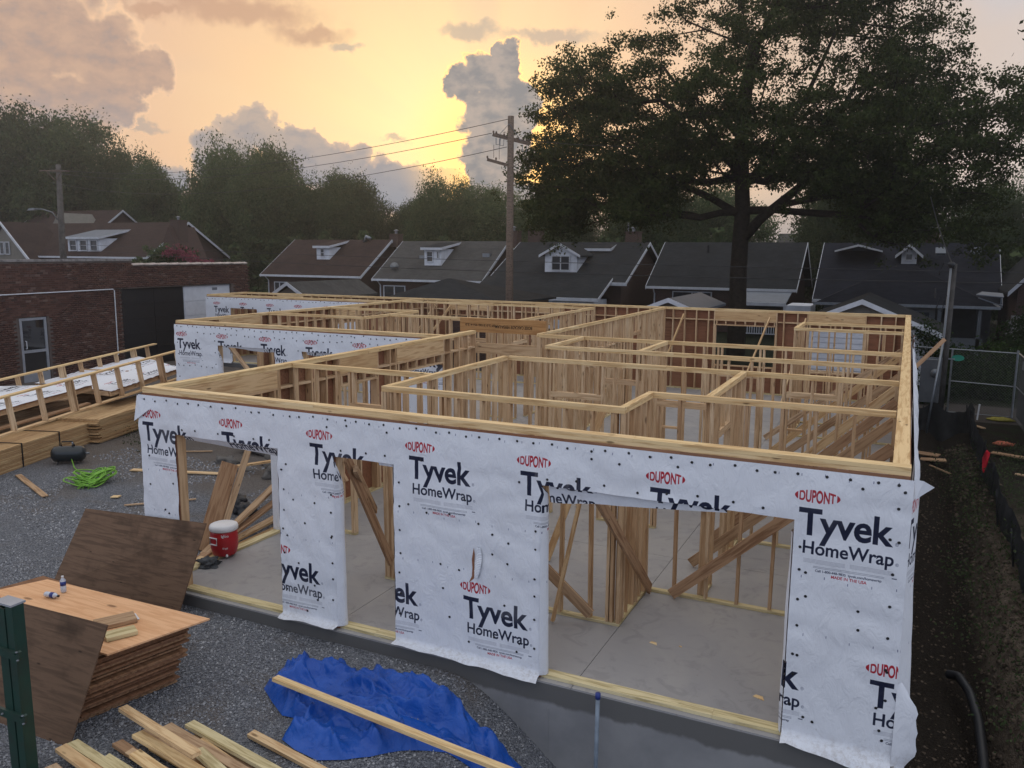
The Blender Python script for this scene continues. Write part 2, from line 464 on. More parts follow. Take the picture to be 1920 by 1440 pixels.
def leafmat(name, c1, c2):
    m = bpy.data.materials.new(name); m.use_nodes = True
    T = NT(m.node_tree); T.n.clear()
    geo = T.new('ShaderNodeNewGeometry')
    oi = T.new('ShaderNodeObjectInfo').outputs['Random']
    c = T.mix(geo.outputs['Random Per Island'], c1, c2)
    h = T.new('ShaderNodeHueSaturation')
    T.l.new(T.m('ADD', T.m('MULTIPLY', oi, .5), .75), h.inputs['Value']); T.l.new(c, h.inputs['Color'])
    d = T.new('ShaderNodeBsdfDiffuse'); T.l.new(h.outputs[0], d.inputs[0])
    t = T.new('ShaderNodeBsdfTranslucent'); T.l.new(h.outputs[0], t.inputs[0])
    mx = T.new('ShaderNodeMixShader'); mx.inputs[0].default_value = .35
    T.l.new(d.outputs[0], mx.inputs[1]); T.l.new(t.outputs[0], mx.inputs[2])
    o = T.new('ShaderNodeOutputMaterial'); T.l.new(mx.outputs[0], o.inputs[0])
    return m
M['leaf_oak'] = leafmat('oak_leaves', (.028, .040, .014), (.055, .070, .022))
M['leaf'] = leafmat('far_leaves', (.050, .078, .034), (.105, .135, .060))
M['leaf_dark'] = leafmat('shrub_leaves', (.018, .034, .010), (.040, .065, .018))
M['leaf_pink'] = leafmat('crape_myrtle_blossom', (.20, .045, .075), (.30, .08, .11))
M['bark'] = plain('tree_bark', (.035, .028, .022), .95, .05, .4, 6, bmp=.8)

# ================================================================== BUILDERS
def link(o, parent=None, origin=None):
    COL.objects.link(o)
    if parent is not None:
        o.parent = parent
    return o

def thing(name, label, cat, loc=(0, 0, 0), group=None):
    o = bpy.data.objects.new(name, None)
    o.empty_display_size = .2
    COL.objects.link(o)
    o.location = loc
    o['label'] = label; o['category'] = cat
    if group: o['group'] = group
    return o

def tag(o, label, cat, group=None):
    o['label'] = label; o['category'] = cat
    if group: o['group'] = group
    return o

def place(o, parent, Mw):
    """parent empties are unrotated, parts may be turned; works for one or two levels"""
    COL.objects.link(o)
    if parent is None:
        o.matrix_world = Mw
        return o
    chain = Matrix.Identity(4); p = parent
    pm = WM.get(p.name)
    if pm is None:
        pm = Matrix.Translation(p.location) if p.parent is None and p.type == 'EMPTY' else p.matrix_basis.copy()
        if p.type == 'EMPTY' and p.rotation_euler.z: pm = Matrix.Translation(p.location) @ p.rotation_euler.to_matrix().to_4x4()
    o.parent = parent
    o.matrix_basis = pm.inverted() @ Mw
    WM[o.name] = Mw
    return o
WM = {}

def mesh_np(name, verts, faces, mats, smooth=False, uvs=None, matidx=None):
    me = bpy.data.meshes.new(name)
    verts = np.asarray(verts, dtype=np.float32)
    if isinstance(faces, np.ndarray):
        n, k = faces.shape
        me.vertices.add(len(verts)); me.vertices.foreach_set('co', verts.ravel())
        me.loops.add(n * k); me.loops.foreach_set('vertex_index', faces.astype(np.int32).ravel())
        me.polygons.add(n)
        me.polygons.foreach_set('loop_start', np.arange(0, n * k, k, dtype=np.int32))
        me.polygons.foreach_set('loop_total', np.full(n, k, dtype=np.int32))
        me.update(calc_edges=True)
    else:
        me.from_pydata([tuple(map(float, v)) for v in verts], [], faces)
        me.update()
    for m in (mats if isinstance(mats, (list, tuple)) else [mats]):
        me.materials.append(m)
    if smooth: me.polygons.foreach_set('use_smooth', np.ones(len(me.polygons), dtype=bool))
    if matidx is not None: me.polygons.foreach_set('material_index', np.asarray(matidx, dtype=np.int32))
    if uvs is not None:
        uv = me.uv_layers.new(name='UVMap')
        uv.data.foreach_set('uv', np.asarray(uvs, dtype=np.float32).ravel())
    return me

_cache = {}
BOXF = [(0, 3, 2, 1), (4, 5, 6, 7), (0, 1, 5, 4), (1, 2, 6, 5), (2, 3, 7, 6), (3, 0, 4, 7)]
def box_mesh(L, Wd, T_, m, name='board'):
    key = (round(L, 3), round(Wd, 4), round(T_, 4), m.name)
    if key in _cache: return _cache[key]
    x, y, z = L / 2, Wd / 2, T_ / 2
    v = [(-x, -y, -z), (x, -y, -z), (x, y, -z), (-x, y, -z), (-x, -y, z), (x, -y, z), (x, y, z), (-x, y, z)]
    me = mesh_np(name, v, BOXF, m)
    _cache[key] = me
    return me

RX = {0: Matrix.Identity(3),
      1: Matrix(((0, -1, 0), (1, 0, 0), (0, 0, 1))),
      2: Matrix(((0, 0, -1), (0, 1, 0), (1, 0, 0)))}
def bx(parent, name, x0, x1, y0, y1, z0, z1, m, jit=0.0):
    """axis-aligned board between bounds; grain runs along its longest side"""
    if x0 > x1: x0, x1 = x1, x0
    if y0 > y1: y0, y1 = y1, y0
    if z0 > z1: z0, z1 = z1, z0
    d = (x1 - x0, y1 - y0, z1 - z0)
    a = max(range(3), key=lambda i: d[i])
    if a == 0: dims = (d[0], d[1], d[2])
    elif a == 1: dims = (d[1], d[0], d[2])
    else: dims = (d[2], d[1], d[0])
    me = box_mesh(*[round(q, 3) if q > .3 else q for q in dims], m, name)
    o = bpy.data.objects.new(name, me)
    rot = RX[a].to_4x4()
    c = Vector(((x0 + x1) / 2, (y0 + y1) / 2, (z0 + z1) / 2))
    if jit:
        rot = Matrix.Rotation(random.uniform(-jit, jit) * .02, 4, 'X') @ Matrix.Rotation(random.uniform(-jit, jit) * .02, 4, 'Y') @ rot
        c += Vector([random.uniform(-.003, .003) * jit for _ in range(3)])
    return place(o, parent, Matrix.Translation(c) @ rot)

def beam(parent, name, p0, p1, w, t, m, roll=0.0, up=(0, 0, 1)):
    """board from p0 to p1: w across (sideways), t thick (along 'up')"""
    p0, p1 = Vector(p0), Vector(p1)
    x = (p1 - p0); L = x.length; x.normalize()
    upv = Vector(up)
    if abs(x.dot(upv)) > .99: upv = Vector((0, 1, 0))
    y = upv.cross(x).normalized(); z = x.cross(y)
    mm = Matrix((x, y, z)).transposed().to_4x4() @ Matrix.Rotation(roll, 4, 'X')
    mm.translation = (p0 + p1) / 2
    o = bpy.data.objects.new(name, box_mesh(L, w, t, m, name))
    return place(o, parent, mm)

def obj(parent, name, verts, faces, m, smooth=False, uvs=None, matidx=None, kind=None):
    """verts in world coordinates; stored relative to the parent"""
    if parent is not None:
        pw = WM.get(parent.name) or Matrix.Translation(parent.location)
        off = pw.translation
    else:
        off = Vector((0, 0, 0))
    verts = np.asarray(verts, dtype=np.float64)
    if parent is None:
        off = Vector([(verts[:, i].min() + verts[:, i].max()) / 2 for i in range(2)] + [verts[:, 2].min()])
    if parent is not None and name:
        off = Vector([(verts[:, i].min() + verts[:, i].max()) / 2 for i in range(3)])
    me = mesh_np(name, verts - np.array(off), faces, m, smooth, uvs, matidx)
    o = bpy.data.objects.new(name, me)
    place(o, parent, Matrix.Translation(off))
    if kind: o['kind'] = kind
    return o

class MB:
    """collects shapes for one mesh"""
    def __init__(s): s.v = []; s.f = []; s.mi = []; s.cur = 0
    def add(s, v, f):
        o = len(s.v); s.v += [tuple(q) for q in v]; s.f += [tuple(i + o for i in q) for q in f]; s.mi += [s.cur] * len(f)
    def box(s, x0, x1, y0, y1, z0, z1):
        s.add([(x0, y0, z0), (x1, y0, z0), (x1, y1, z0), (x0, y1, z0), (x0, y0, z1), (x1, y0, z1), (x1, y1, z1), (x0, y1, z1)], BOXF)
    def prism(s, poly, vec):
        n = len(poly); vec = Vector(vec)
        a = [Vector(p) for p in poly]; b = [p + vec for p in a]
        f = [tuple(range(n))[::-1], tuple(range(n, 2 * n))] + [(i, (i + 1) % n, n + (i + 1) % n, n + i) for i in range(n)]
        s.add(a + b, f)
    def bar(s, p0, p1, w, t, up=(0, 0, 1)):
        p0, p1 = Vector(p0), Vector(p1); x = (p1 - p0).normalized(); u = Vector(up)
        if abs(x.dot(u)) > .99: u = Vector((0, 1, 0))
        y = u.cross(x).normalized() * w / 2; z = x.cross(y).normalized() * t / 2
        s.add([p0 - y - z, p1 - y - z, p1 + y - z, p0 + y - z, p0 - y + z, p1 - y + z, p1 + y + z, p0 + y + z], BOXF)
    def tube(s, pts, r, n=6, cap=True):
        pts = [Vector(p) for p in pts]; rr = r if isinstance(r, (list, tuple)) else [r] * len(pts)
        v = []; up = Vector((0, 0, 1))
        for i, p in enumerate(pts):
            d = (pts[min(i + 1, len(pts) - 1)] - pts[max(i - 1, 0)]).normalized()
            u = up if abs(d.dot(up)) < .95 else Vector((1, 0, 0))
            a = d.cross(u).normalized(); b = d.cross(a)
            for k in range(n):
                t = 2 * math.pi * k / n
                v.append(p + (a * math.cos(t) + b * math.sin(t)) * rr[i])
        f = [(i * n + k, i * n + (k + 1) % n, (i + 1) * n + (k + 1) % n, (i + 1) * n + k) for i in range(len(pts) - 1) for k in range(n)]
        if cap: f += [tuple(range(n))[::-1], tuple(range((len(pts) - 1) * n, len(pts) * n))]
        s.add(v, f)
    def lathe(s, c, prof, n=20):
        c = Vector(c); v = []
        for (r, z) in prof:
            for k in range(n):
                t = 2 * math.pi * k / n
                v.append(c + Vector((r * math.cos(t), r * math.sin(t), z)))
        f = [(i * n + k, i * n + (k + 1) % n, (i + 1) * n + (k + 1) % n, (i + 1) * n + k) for i in range(len(prof) - 1) for k in range(n)]
        f += [tuple(range(n))[::-1], tuple(range((len(prof) - 1) * n, len(prof) * n))]
        s.add(v, f)
    def build(s, name, m, parent=None, smooth=False, kind=None):
        return obj(parent, name, s.v, s.f, m, smooth, matidx=s.mi if max(s.mi) else None, kind=kind)

# ================================================================== GROUND
def sst(v, a, b):
    t = min(1, max(0, (v - a) / (b - a))); return t * t * (3 - 2 * t)
def gz(x, y):
    z = -.17 + .02 * noise.noise((x * .7, y * .7, 0))
    if x < -10 or y > 3: z = -.2 + .05 * noise.noise((x * .3, y * .3, 3))
    # pit by the front right of the footing
    pit = sst(x, -4.6, -2.3) * sst(y, -7.5, -5.5) * sst(y, 2.0, .5)
    z -= 1.25 * pit
    # trench along the right side, then the bank
    if x > -2.3:
        tr = sst(x, -2.0, -.4)
        zt = -1.30 + .026 * max(0, y)
        zt += .05 * noise.noise((x * 2.2, y * 1.3, 5)) + .25 * math.exp(-((x - .25) / .28) ** 2) * (.6 + .4 * noise.noise((1, y * .5, 2)))
        zt -= .14 * math.exp(-((x - .98) / .13) ** 2)
        bw = 1.12 + .07 * noise.noise((3, y * .6, 1))
        bank = sst(x, bw, bw + .55)
        zb = -.55 + .16 * noise.noise((x * 1.5, y * 1.1, 8)) + .07 * noise.noise((x * 5, y * 5, 8)) - .03 * max(0, 6 - y)
        if x > 1.9: zb = zb * .5 - .25
        zz = zt * (1 - bank) + zb * bank
        zz = zz * (1 - sst(y, 19.0, 20.8)) + (-.5) * sst(y, 19.0, 20.8)
        z = z * (1 - tr) + zz * tr
    else:
        z = z * (1 - sst(y, 19, 21)) + (-.45) * sst(y, 19, 21)
    if y > 21:
        z = -.5 + .05 * sst(y, 24.2, 24.8) + .04 * noise.noise((x * .2, y * .2, 1))
    return z

def lines(segs):
    out = []
    for a, b, n in segs: out += list(np.linspace(a, b, n, endpoint=False))
    return np.array(out + [segs[-1][1]])
gx = lines([(-126, -40, 20), (-40, -18, 30), (-18, -9.5, 44), (-9.5, -2.2, 60), (-2.2, .0, 18), (.0, 3.0, 64), (3.0, 8, 20), (8, 44, 12)])
gy = lines([(-13, -8, 4), (-8, -3.2, 22), (-3.2, .6, 44), (.6, 12, 120), (12, 26, 70), (26, 60, 26), (60, 98, 8)])
gv = [(x, y, gz(x, y)) for y in gy for x in gx]
nx_ = len(gx)
gf = np.array([(j * nx_ + i, j * nx_ + i + 1, (j + 1) * nx_ + i + 1, (j + 1) * nx_ + i) for j in range(len(gy) - 1) for i in range(nx_ - 1)])
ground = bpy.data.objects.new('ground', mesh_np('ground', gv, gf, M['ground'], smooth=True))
COL.objects.link(ground); ground['kind'] = 'structure'

# loose crushed stone where the eye can tell the pieces
def scatter_gravel():
    P = []
    n = 0
    pts = []
    for _ in range(46000):
        x = random.uniform(-13.5, -2.6); y = -3.6 + (random.random() ** 1.0) * 5.2
        if y > -.09 and x > -9.45: continue
        if noise.noise((x * .8, y * .8, 4)) < -.28 and random.random() < .8: continue
        pts.append((x, y, random.uniform(.008, .019)))
    for _ in range(9000):
        x = random.uniform(-17, -9.6); y = random.uniform(1.0, 6.0)
        if noise.noise((x * .8, y * .8, 4)) < -.1: continue
        pts.append((x, y, random.uniform(.012, .026)))
    oc = np.array([(1, 0, 0), (0, 1, 0), (-1, 0, 0), (0, -1, 0), (0, 0, 1)], float)
    fc = np.array([(0, 1, 4), (1, 2, 4), (2, 3, 4), (3, 0, 4)])
    V = np.zeros((len(pts), 5, 3)); F = np.zeros((len(pts), 4, 3), int)
    for i, (x, y, r) in enumerate(pts):
        a = random.uniform(0, 6.3); ca, sa = math.cos(a), math.sin(a)
        q = oc * rng.uniform(.6, 1.25, (5, 1)) * r
        q[:4, 2] += rng.uniform(-.3, .5, 4) * r
        V[i, :, 0] = x + q[:, 0] * ca - q[:, 1] * sa; V[i, :, 1] = y + q[:, 0] * sa + q[:, 1] * ca
        V[i, :, 2] = gz(x, y) + q[:, 2] + r * .1
        F[i] = fc + i * 5
    o = bpy.data.objects.new('gravel', mesh_np('gravel', V.reshape(-1, 3), F.reshape(-1, 3), M['gravel']))
    COL.objects.link(o); o['kind'] = 'stuff'
scatter_gravel()

# clods and roots on the trench bank
def scatter_clods():
    V = []; F = []; k = 0
    base = [Vector(v) for v in ((1, 0, 0), (.3, .95, 0), (-.8, .6, 0), (-.8, -.6, 0), (.3, -.95, 0), (0, 0, .9), (.1, 0, -.8))]
    for _ in range(2600):
        x = random.choice([random.uniform(.1, 1.2), random.gauss(1.45, .22)]); y = random.uniform(.5, 18) ** 1.0
        r = random.uniform(.012, .045) * (1.4 if x > 1.15 else .8)
        z = gz(x, y)
        for b in base:
            q = b * r * random.uniform(.6, 1.3); V.append((x + q.x, y + q.y, z + q.z * .8))
        for a, b in ((0, 1), (1, 2), (2, 3), (3, 4), (4, 0)):
            F += [(k + a, k + b, k + 5), (k + b, k + a, k + 6)]
        k += 7
    o = bpy.data.objects.new('soil_clods', mesh_np('soil_clods', V, np.array(F), plain('clod_soil', (.12, .092, .068), .95, .05, .6, 3)))
    COL.objects.link(o); o['kind'] = 'stuff'
scatter_clods()

# ================================================================== SLAB
slab = bpy.data.objects.new('foundation_slab', None); COL.objects.link(slab); slab['kind'] = 'structure'
slab.location = (-9, 10, -1.6)
def slabblock(x0, x1, y0, y1, xs, ys):
    bx(slab, 'footing', x0, x1, y0, y1, -1.7, -.022, M['footing'])
    xe = [x0] + xs + [x1]; ye = [y0] + ys + [y1]
    for i in range(len(xe) - 1):
        for j in range(len(ye) - 1):
            a = .0 if i == 0 else .004; b = .0 if i == len(xe) - 2 else .004
            c = .0 if j == 0 else .004; d = .0 if j == len(ye) - 2 else .004
            mb = MB(); mb.box(xe[i] + a, xe[i + 1] - b, ye[j] + c, ye[j + 1] - d, -.022, 0)
            mb.build('slab_panel', M['slab'], slab)
slabblock(-9.40, .06, -.06, 20.32, [-6.28, -3.08], [4.2, 8.4, 12.4, 16.4])
for x in (-3.35, -.6):
    mb = MB(); mb.box(x, x + .02, -.066, -.0605, -1.6, -.30); mb.build('form_seam', M['footing'], slab)
slabblock(-17.44, -9.401, 7.92, 20.32, [-13.4], [12.4, 16.4])
slabblock(-26.5, -17.441, 17.86, 20.32, [-22.0], [])

# ================================================================== FRAMED WALLS
H = 2.77
ST = .038
def wall(label, axis, c, s0, s1, inw, th, ops=(), ext=False, group=None, blocks=(), sheath=None, treated=True, spacing=.406,
         tops=True, extra_studs=(), seed=1, hdr=True, cutplate=False, name='framed_wall', sheath_from=None):
    rs = random.Random(seed)
    base = (((s0 + s1) / 2, c, 0) if axis == 'x' else (c, (s0 + s1) / 2, 0))
    t = thing(name, label, 'framed wall', base, group)
    off = .013 if (ext or sheath) else 0.0
    def B(nm, a, b, t0, t1, z0, z1, m, jit=0):
        q0, q1 = c + inw * t0, c + inw * t1
        if axis == 'x': return bx(t, nm, a, b, q0, q1, z0, z1, m, jit)
        return bx(t, nm, q0, q1, a, b, z0, z1, m, jit)
    T0, T1 = off, off + th
    # bottom plate
    segs = [(s0, s1)]
    if cutplate:
        for (a, b, sl, hd) in ops:
            if sl <= 0:
                segs = [q for (u, v) in segs for q in ((u, min(v, a)), (max(u, b), v)) if q[1] - q[0] > .05]
    for (u, v) in segs:
        p = u
        while p < v - .01:
            q = min(v, p + rs.uniform(3.4, 4.6))
            if v - q < .5: q = v
            B('bottom_plate', p + .001, q - .001, T0, T1, .001, ST, M['treated'])
            p = q
    # double top plate
    for k in (0, 1):
        p = s0; first = True
        while p < s1 - .01:
            L = rs.uniform(2.4, 3.4) if (first and k) else rs.uniform(3.8, 4.9)
            q = min(s1, p + L)
            if s1 - q < .5: q = s1
            dz = rs.uniform(0, .002)
            B('top_plate', p + .0015, q - .0015, T0 + rs.uniform(-.002, .003), T1 + rs.uniform(-.003, .002), H - ST * (2 - k) + .0005 + dz, H - ST * (1 - k) - .0005 + dz, M['plate'])
            p = q; first = False
    zt = H - 2 * ST - .001
    zb = ST + .001
    inside = lambda s: any(a - .085 < s < b + .085 for (a, b, _, _) in ops)
    pos = []
    n = max(1, int(round((s1 - s0) / spacing)))
    for i in range(n + 1):
        s = s0 + .02 + (s1 - s0 - .04) * i / n
        if not inside(s): pos.append(s)
    pos += [s for s in extra_studs]
    for (a, b, _, _) in ops: 
        pos += [a - .058, b + .058]
    pos = sorted(pos)
    for s in pos:
        s_ = s + rs.uniform(-.006, .006)
        if s_ - .019 < s0: s_ = s0 + .0195
        if s_ + .019 > s1: s_ = s1 - .0195
        B('stud', s_ - .019, s_ + .019, T0 + .001, T1 - .001 - rs.uniform(0, .004), zb, zt, M['stud'], .5)
    for (a, b, sl, hd) in ops:
        for (u, v) in ((a - .0385, a - .0005), (b + .0005, b + .0385)):
            B('jack_stud', u, v, T0 + .001, T1 - .001, zb, hd, M['stud'], .3)
        if ext or (hdr and hd < 2.3):
            hb = 2.41 if (ext or hd > 2.14) else hd + .04
            if ext:
                B('header', a - .038, b + .038, T0 + .001, T0 + .039, hb, zt, M['lumber'])
                B('header', a - .038, b + .038, T1 - .040, T1 - .001, hb, zt, M['lumber'])
                B('header_bottom', a - .038, b + .038, T0 + .001, T1 - .001, hb - .039, hb - .001, M['stud'])
                m = max(1, int((b - a) / .3))
                for i in range(m + 1):
                    s = a + (b - a) * i / m
                    s = min(max(s, a + .02), b - .02)
                    B('cripple_stud', s - .019, s + .019, T0 + .002, T1 - .002, hd + .039, hb - .040, M['stud'])
            else:
                B('header', a - .038, b + .038, T0 + .001, T1 - .001, hd + .001, hd + .1, M['stud'])
                m = max(1, int((b - a) / .4))
                for i in range(m + 1):
                    s = a + (b - a) * i / m
                    s = min(max(s, a + .02), b - .02)
                    B('cripple_stud', s - .019, s + .019, T0 + .002, T1 - .002, hd + .102, zt, M['stud'])
            if ext: B('header_flat', a - .038, b + .038, T0 + .001, T1 - .001, hd + .001, hd + .038, M['stud'])
        if sl > 0:
            B('sill', a - .038, b + .038, T0 + .001, T1 - .001, sl - .038, sl - .001, M['stud'])
            m = max(1, int((b - a) / .4))
            for i in range(m + 1):
                s = a + (b - a) * i / m; s = min(max(s, a + .02), b - .02)
                B('cripple_stud', s - .019, s + .019, T0 + .002, T1 - .002, zb, sl - .039, M['stud'])
    # blocking between studs
    rows = [2.372] if ext else []
    for zr in rows:
        ps = sorted(set(pos))
        for u, v in zip(ps[:-1], ps[1:]):
            if v - u > .12 and not any(u < (a + b) / 2 < v for (a, b, _, _) in ops):
                B('blocking', u + .0195, v - .0195, T0 + .003, T1 - .003, zr, zr + .037, M['stud'])
    for (u, v, zr) in blocks:
        ps = [s for s in pos if u - .01 <= s <= v + .01]
        for p, q in zip(ps[:-1], ps[1:]):
            if q - p > .1 and not any(p < (a + b) / 2 < q for (a, b, _, _) in ops):
                zz = zr + rs.choice([0, 0, .04])
                B('blocking', p + .0195, q - .0195, T0 + .003, T1 - .003, zz, zz + .037, M['stud'])
    # sheathing sheets on the outer face
    if ext or sheath:
        r = sheath or (s0, s1)
        p = r[0]
        while p < r[1] - .02:
            q = min(r[1], p + 1.22)
            cuts = sorted({p, q} | {e for (a, b, _, _) in ops for e in (a, b) if p < e < q})
            mb = MB()
            def addbox(u, v, z0, z1):
                y0, y1 = c + inw * .0, c + inw * .012
                if axis == 'x': mb.box(u, v, min(y0, y1), max(y0, y1), z0, z1)
                else: mb.box(min(y0, y1), max(y0, y1), u, v, z0, z1)
            for u, v in zip(cuts[:-1], cuts[1:]):
                mid = (u + v) / 2
                op = next(((a, b, sl, hd) for (a, b, sl, hd) in ops if a < mid < b), None)
                if op is None: addbox(u + .001, v - .001, -.03, H - .078)
                else:
                    addbox(u + .001, v - .001, op[3], H - .078)
                    if op[2] > 0: addbox(u + .001, v - .001, -.03, op[2])
            mb.build('sheathing_panel', M['sheath'], t)
            p = q
    return t

# ---- outer walls
OPF = [(-8.75, -7.02, 0, 2.18), (-6.15, -5.32, 0, 2.18), (-3.46, -.93, 0, 2.18)]
wF = wall('long front wall of the new frame, wrapped in white sheeting with three big openings', 'x', 0, -9.34, 0, 1, .14, OPF, True, seed=3)
wR = wall('long right-hand outer wall with wide pale top plate running away along the dirt trench', 'y', 0, .155, 20.06, -1, .14, [(3.0, 4.2, .9, 2.18), (8.0, 9.2, .9, 2.18), (16.6, 17.6, .9, 2.18)], True, seed=4)
wL = wall('left side wall of the front block with deep header boards and a doorway to the gravel', 'y', -9.34, .155, 9.3, 1, .14,
          [(.45, 2.45, 0, 2.18), (4.15, 5.25, .9, 2.18), (6.0, 7.75, 0, 2.18)], True, seed=5, sheath=(.155, 7.95))
wW2 = wall('middle front wall in white wrap, with window openings, left of the big front block', 'x', 7.95, -17.36, -9.36, 1, .14,
           [(-15.9, -14.05, .0, 2.19), (-13.2, -11.3, .0, 2.19)], True, seed=6)
wLL = wall('outer side wall of the middle block running back to the rear wing', 'y', -17.36, 8.105, 20.06, 1, .14,
           [(9.4, 10.9, .9, 2.18), (14.6, 15.8, 0, 2.18)], True, seed=7)
wW3 = wall('farthest white wrapped front wall, of the low rear wing beside the garage door', 'x', 17.9, -26.4, -17.52, 1, .14,
           [(-25.1, -23.7, .0, 2.24), (-21.5, -20.0, .9, 2.2)], True, seed=8)
wB = wall('long rear outer wall with reddish sheathing behind its studs, below the house roofs', 'x', 20.22, -26.4, 0, -1, .14,
          [(-24.5, -23.2, .9, 2.2), (-16.0, -14.3, 0, 2.16), (-12.4, -11.4, .9, 2.16), (-5.85, -3.95, .9, 2.22), (-2.9, -1.3, .9, 2.16)], True, seed=9)
wE = wall('short end wall closing the rear wing next to the white garage door', 'y', -26.4, 18.06, 20.06, 1, .14, [], True, seed=10)

# ---- partitions
G = 'inner partition walls of bare studs'
IW = .089
parts = []
def pw(label, *a, **k):
    parts.append(wall(label, *a, group=G, **k))
pw('front room partition facing the large opening, running right from the corner post', 'x', 1.56, -6.55, -3.08, 1, IW, [(-6.35, -5.6, 0, 2.1)], seed=21, blocks=[], extra_studs=(-6.49, -6.45, -3.19, -3.24), cutplate=True)
pw('partition of the front room running back from its left corner post', 'y', -6.55, 1.66, 5.36, 1, IW, [], seed=22, blocks=[(3.2, 5.3, 1.15)], extra_studs=(1.73, 1.77))
pw('partition with one bare top plate crossing the middle of the front block', 'x', 5.37, -6.46, -.16, 1, IW, [(-5.6, -4.75, 0, 2.1), (-3.7, -2.9, 0, 2.1)], seed=23, blocks=[(-4.7, -3.8, 1.2), (-2.3, -1.2, 1.0)], cutplate=True)
pw('very short partition stepping back behind the large front opening', 'y', -3.17, 1.66, 2.78, 1, IW, [], seed=24, extra_studs=(1.74, 2.68, 2.3), spacing=.3)
pw('partition at right in the large opening, with a board nailed slantwise on it', 'x', 2.79, -3.17, -.16, 1, IW, [], seed=25, blocks=[(-3.0, -1.9, 1.25)])
pw('short cross partition between the two nearest long partitions at right', 'y', -2.41, 2.89, 5.36, 1, IW, [(3.4, 4.2, 0, 2.1)], seed=26, cutplate=True)
pw('partition from the left side wall to the front room corner', 'x', 2.85, -9.18, -6.56, 1, IW, [(-8.0, -7.2, 0, 2.1)], seed=27, blocks=[(-9.2, -8.1, 2.0), (-7.2, -6.6, 1.4)], cutplate=True)
pw('long partition second from the rear at right, its top plate made of spliced boards', 'x', 7.22, -6.55, -.16, 1, IW, [(-5.4, -4.6, 0, 2.1), (-1.9, -1.1, 0, 2.1)], seed=28, blocks=[(-4.5, -3.4, 1.3)], cutplate=True)
pw('short partition closing the left end of the narrow middle room', 'y', -6.55, 7.32, 9.2, 1, IW, [], seed=29, spacing=.3)
pw('long partition beyond the narrow middle room, reaching the right wall', 'x', 9.22, -7.55, -.16, 1, IW, [(-6.4, -5.6, 0, 2.1), (-3.5, -2.7, 0, 2.1)], seed=30, blocks=[(-2.6, -1.5, 1.1), (-5.5, -4.8, 1.0)], cutplate=True)
pw('short cross partition inside the narrow middle room', 'y', -4.68, 7.32, 9.21, 1, IW, [], seed=31, spacing=.3, extra_studs=(9.1, 9.05))
pw('long corridor partition running from the end of the orange beam to the rear wall', 'y', -7.65, 9.32, 20.05, 1, IW, [(10.4, 11.3, 0, 2.1), (16.4, 17.2, 0, 2.1)], seed=32, blocks=[(11.4, 16.0, 2.0)], spacing=.3, cutplate=True)
pw('corridor partition left of the long one, with an open doorway', 'y', -9.7, 10.8, 18.5, 1, IW, [(12.2, 13.1, 0, 2.1)], seed=33, spacing=.35, cutplate=True)
pw('partition parallel to and just in front of the rear wall', 'x', 18.5, -17.2, -9.6, 1, IW, [(-15.9, -14.4, 0, 2.1), (-12.6, -11.2, .9, 2.1)], seed=34, cutplate=True)
pw('partition from the side wall into the middle block, nearer of two', 'x', 11.3, -17.2, -13.85, 1, IW, [], seed=35, spacing=.33, blocks=[(-16.5, -14.2, 2.0)])
pw('partition joining the two cross partitions of the middle block', 'y', -13.9, 11.4, 14.2, 1, IW, [(12.2, 13.0, 0, 2.1)], seed=36, cutplate=True)
pw('partition from the side wall into the middle block, farther of two', 'x', 14.2, -17.2, -13.85, 1, IW, [], seed=37, spacing=.35)
pw('small closet partition standing off the rear wall at the right', 'x', 13.9, -2.65, -.16, 1, IW, [], seed=38, blocks=[(-2.6, -1.2, 1.6)])
pw('side of the small closet at the right, running towards the rear', 'y', -2.65, 14.0, 15.75, 1, IW, [], seed=39, spacing=.3)
pw('rear partition of the small closet at the right', 'x', 15.76, -2.65, -.16, 1, IW, [], seed=40)
pw('partition across the middle of the wide left room', 'x', 12.6, -13.8, -9.72, 1, IW, [(-12.6, -10.6, 0, 2.1)], seed=41, cutplate=True)

def text_tris(body, embolden=0.0, spacing=1.0, width=1.0):
    cu = bpy.data.curves.new('tmp', 'FONT'); cu.body = body; cu.offset = embolden; cu.space_character = spacing
    cu.resolution_u = 4
    o = bpy.data.objects.new('tmp', cu); COL.objects.link(o)
    bpy.context.view_layer.update()
    me = o.to_mesh(); me.calc_loop_triangles()
    v = np.array([(q.co.x, q.co.y) for q in me.vertices]); tr = np.array([t.vertices[:] for t in me.loop_triangles])
    o.to_mesh_clear(); bpy.data.objects.remove(o); bpy.data.curves.remove(cu)
    return v, tr
_cap = text_tris('H', 0)[0][:, 1].max()

# ---- engineered beam on top of the walls
t = thing('engineered_beam', 'orange engineered wood beam set on edge across the wall tops with upside-down black print', 'beam', (-8.75, 9.75, H))
bx(t, 'beam_body', -9.85, -7.62, 9.72, 9.765, H - .08, H + .25, M['beam'])
bx(t, 'beam_body', -9.85, -7.62, 9.767, 9.81, H - .08, H + .25, M['beam'])

def flatword(parent, body, cx_, z_, y_, width, cap, m, flip=True):
    v, tr = text_tris(body, .02)
    v[:, 0] = (v[:, 0] - v[:, 0].min()) / (v[:, 0].max() - v[:, 0].min()) * width - width / 2
    v[:, 1] = v[:, 1] / _cap * cap - cap / 2
    if flip: v = -v
    obj(parent, 'stamp', [(cx_ + a, y_, z_ + b) for a, b in v], tr, m)
flatword(t, 'BOISE CASCADE VERSA-LAM', -8.42, H + .07, 9.717, .95, .07, M['print_black'])
flatword(t, 'SP 2.0 3100 9514 2.0', -9.3, H + .09, 9.717, .80, .05, M['print_black'])
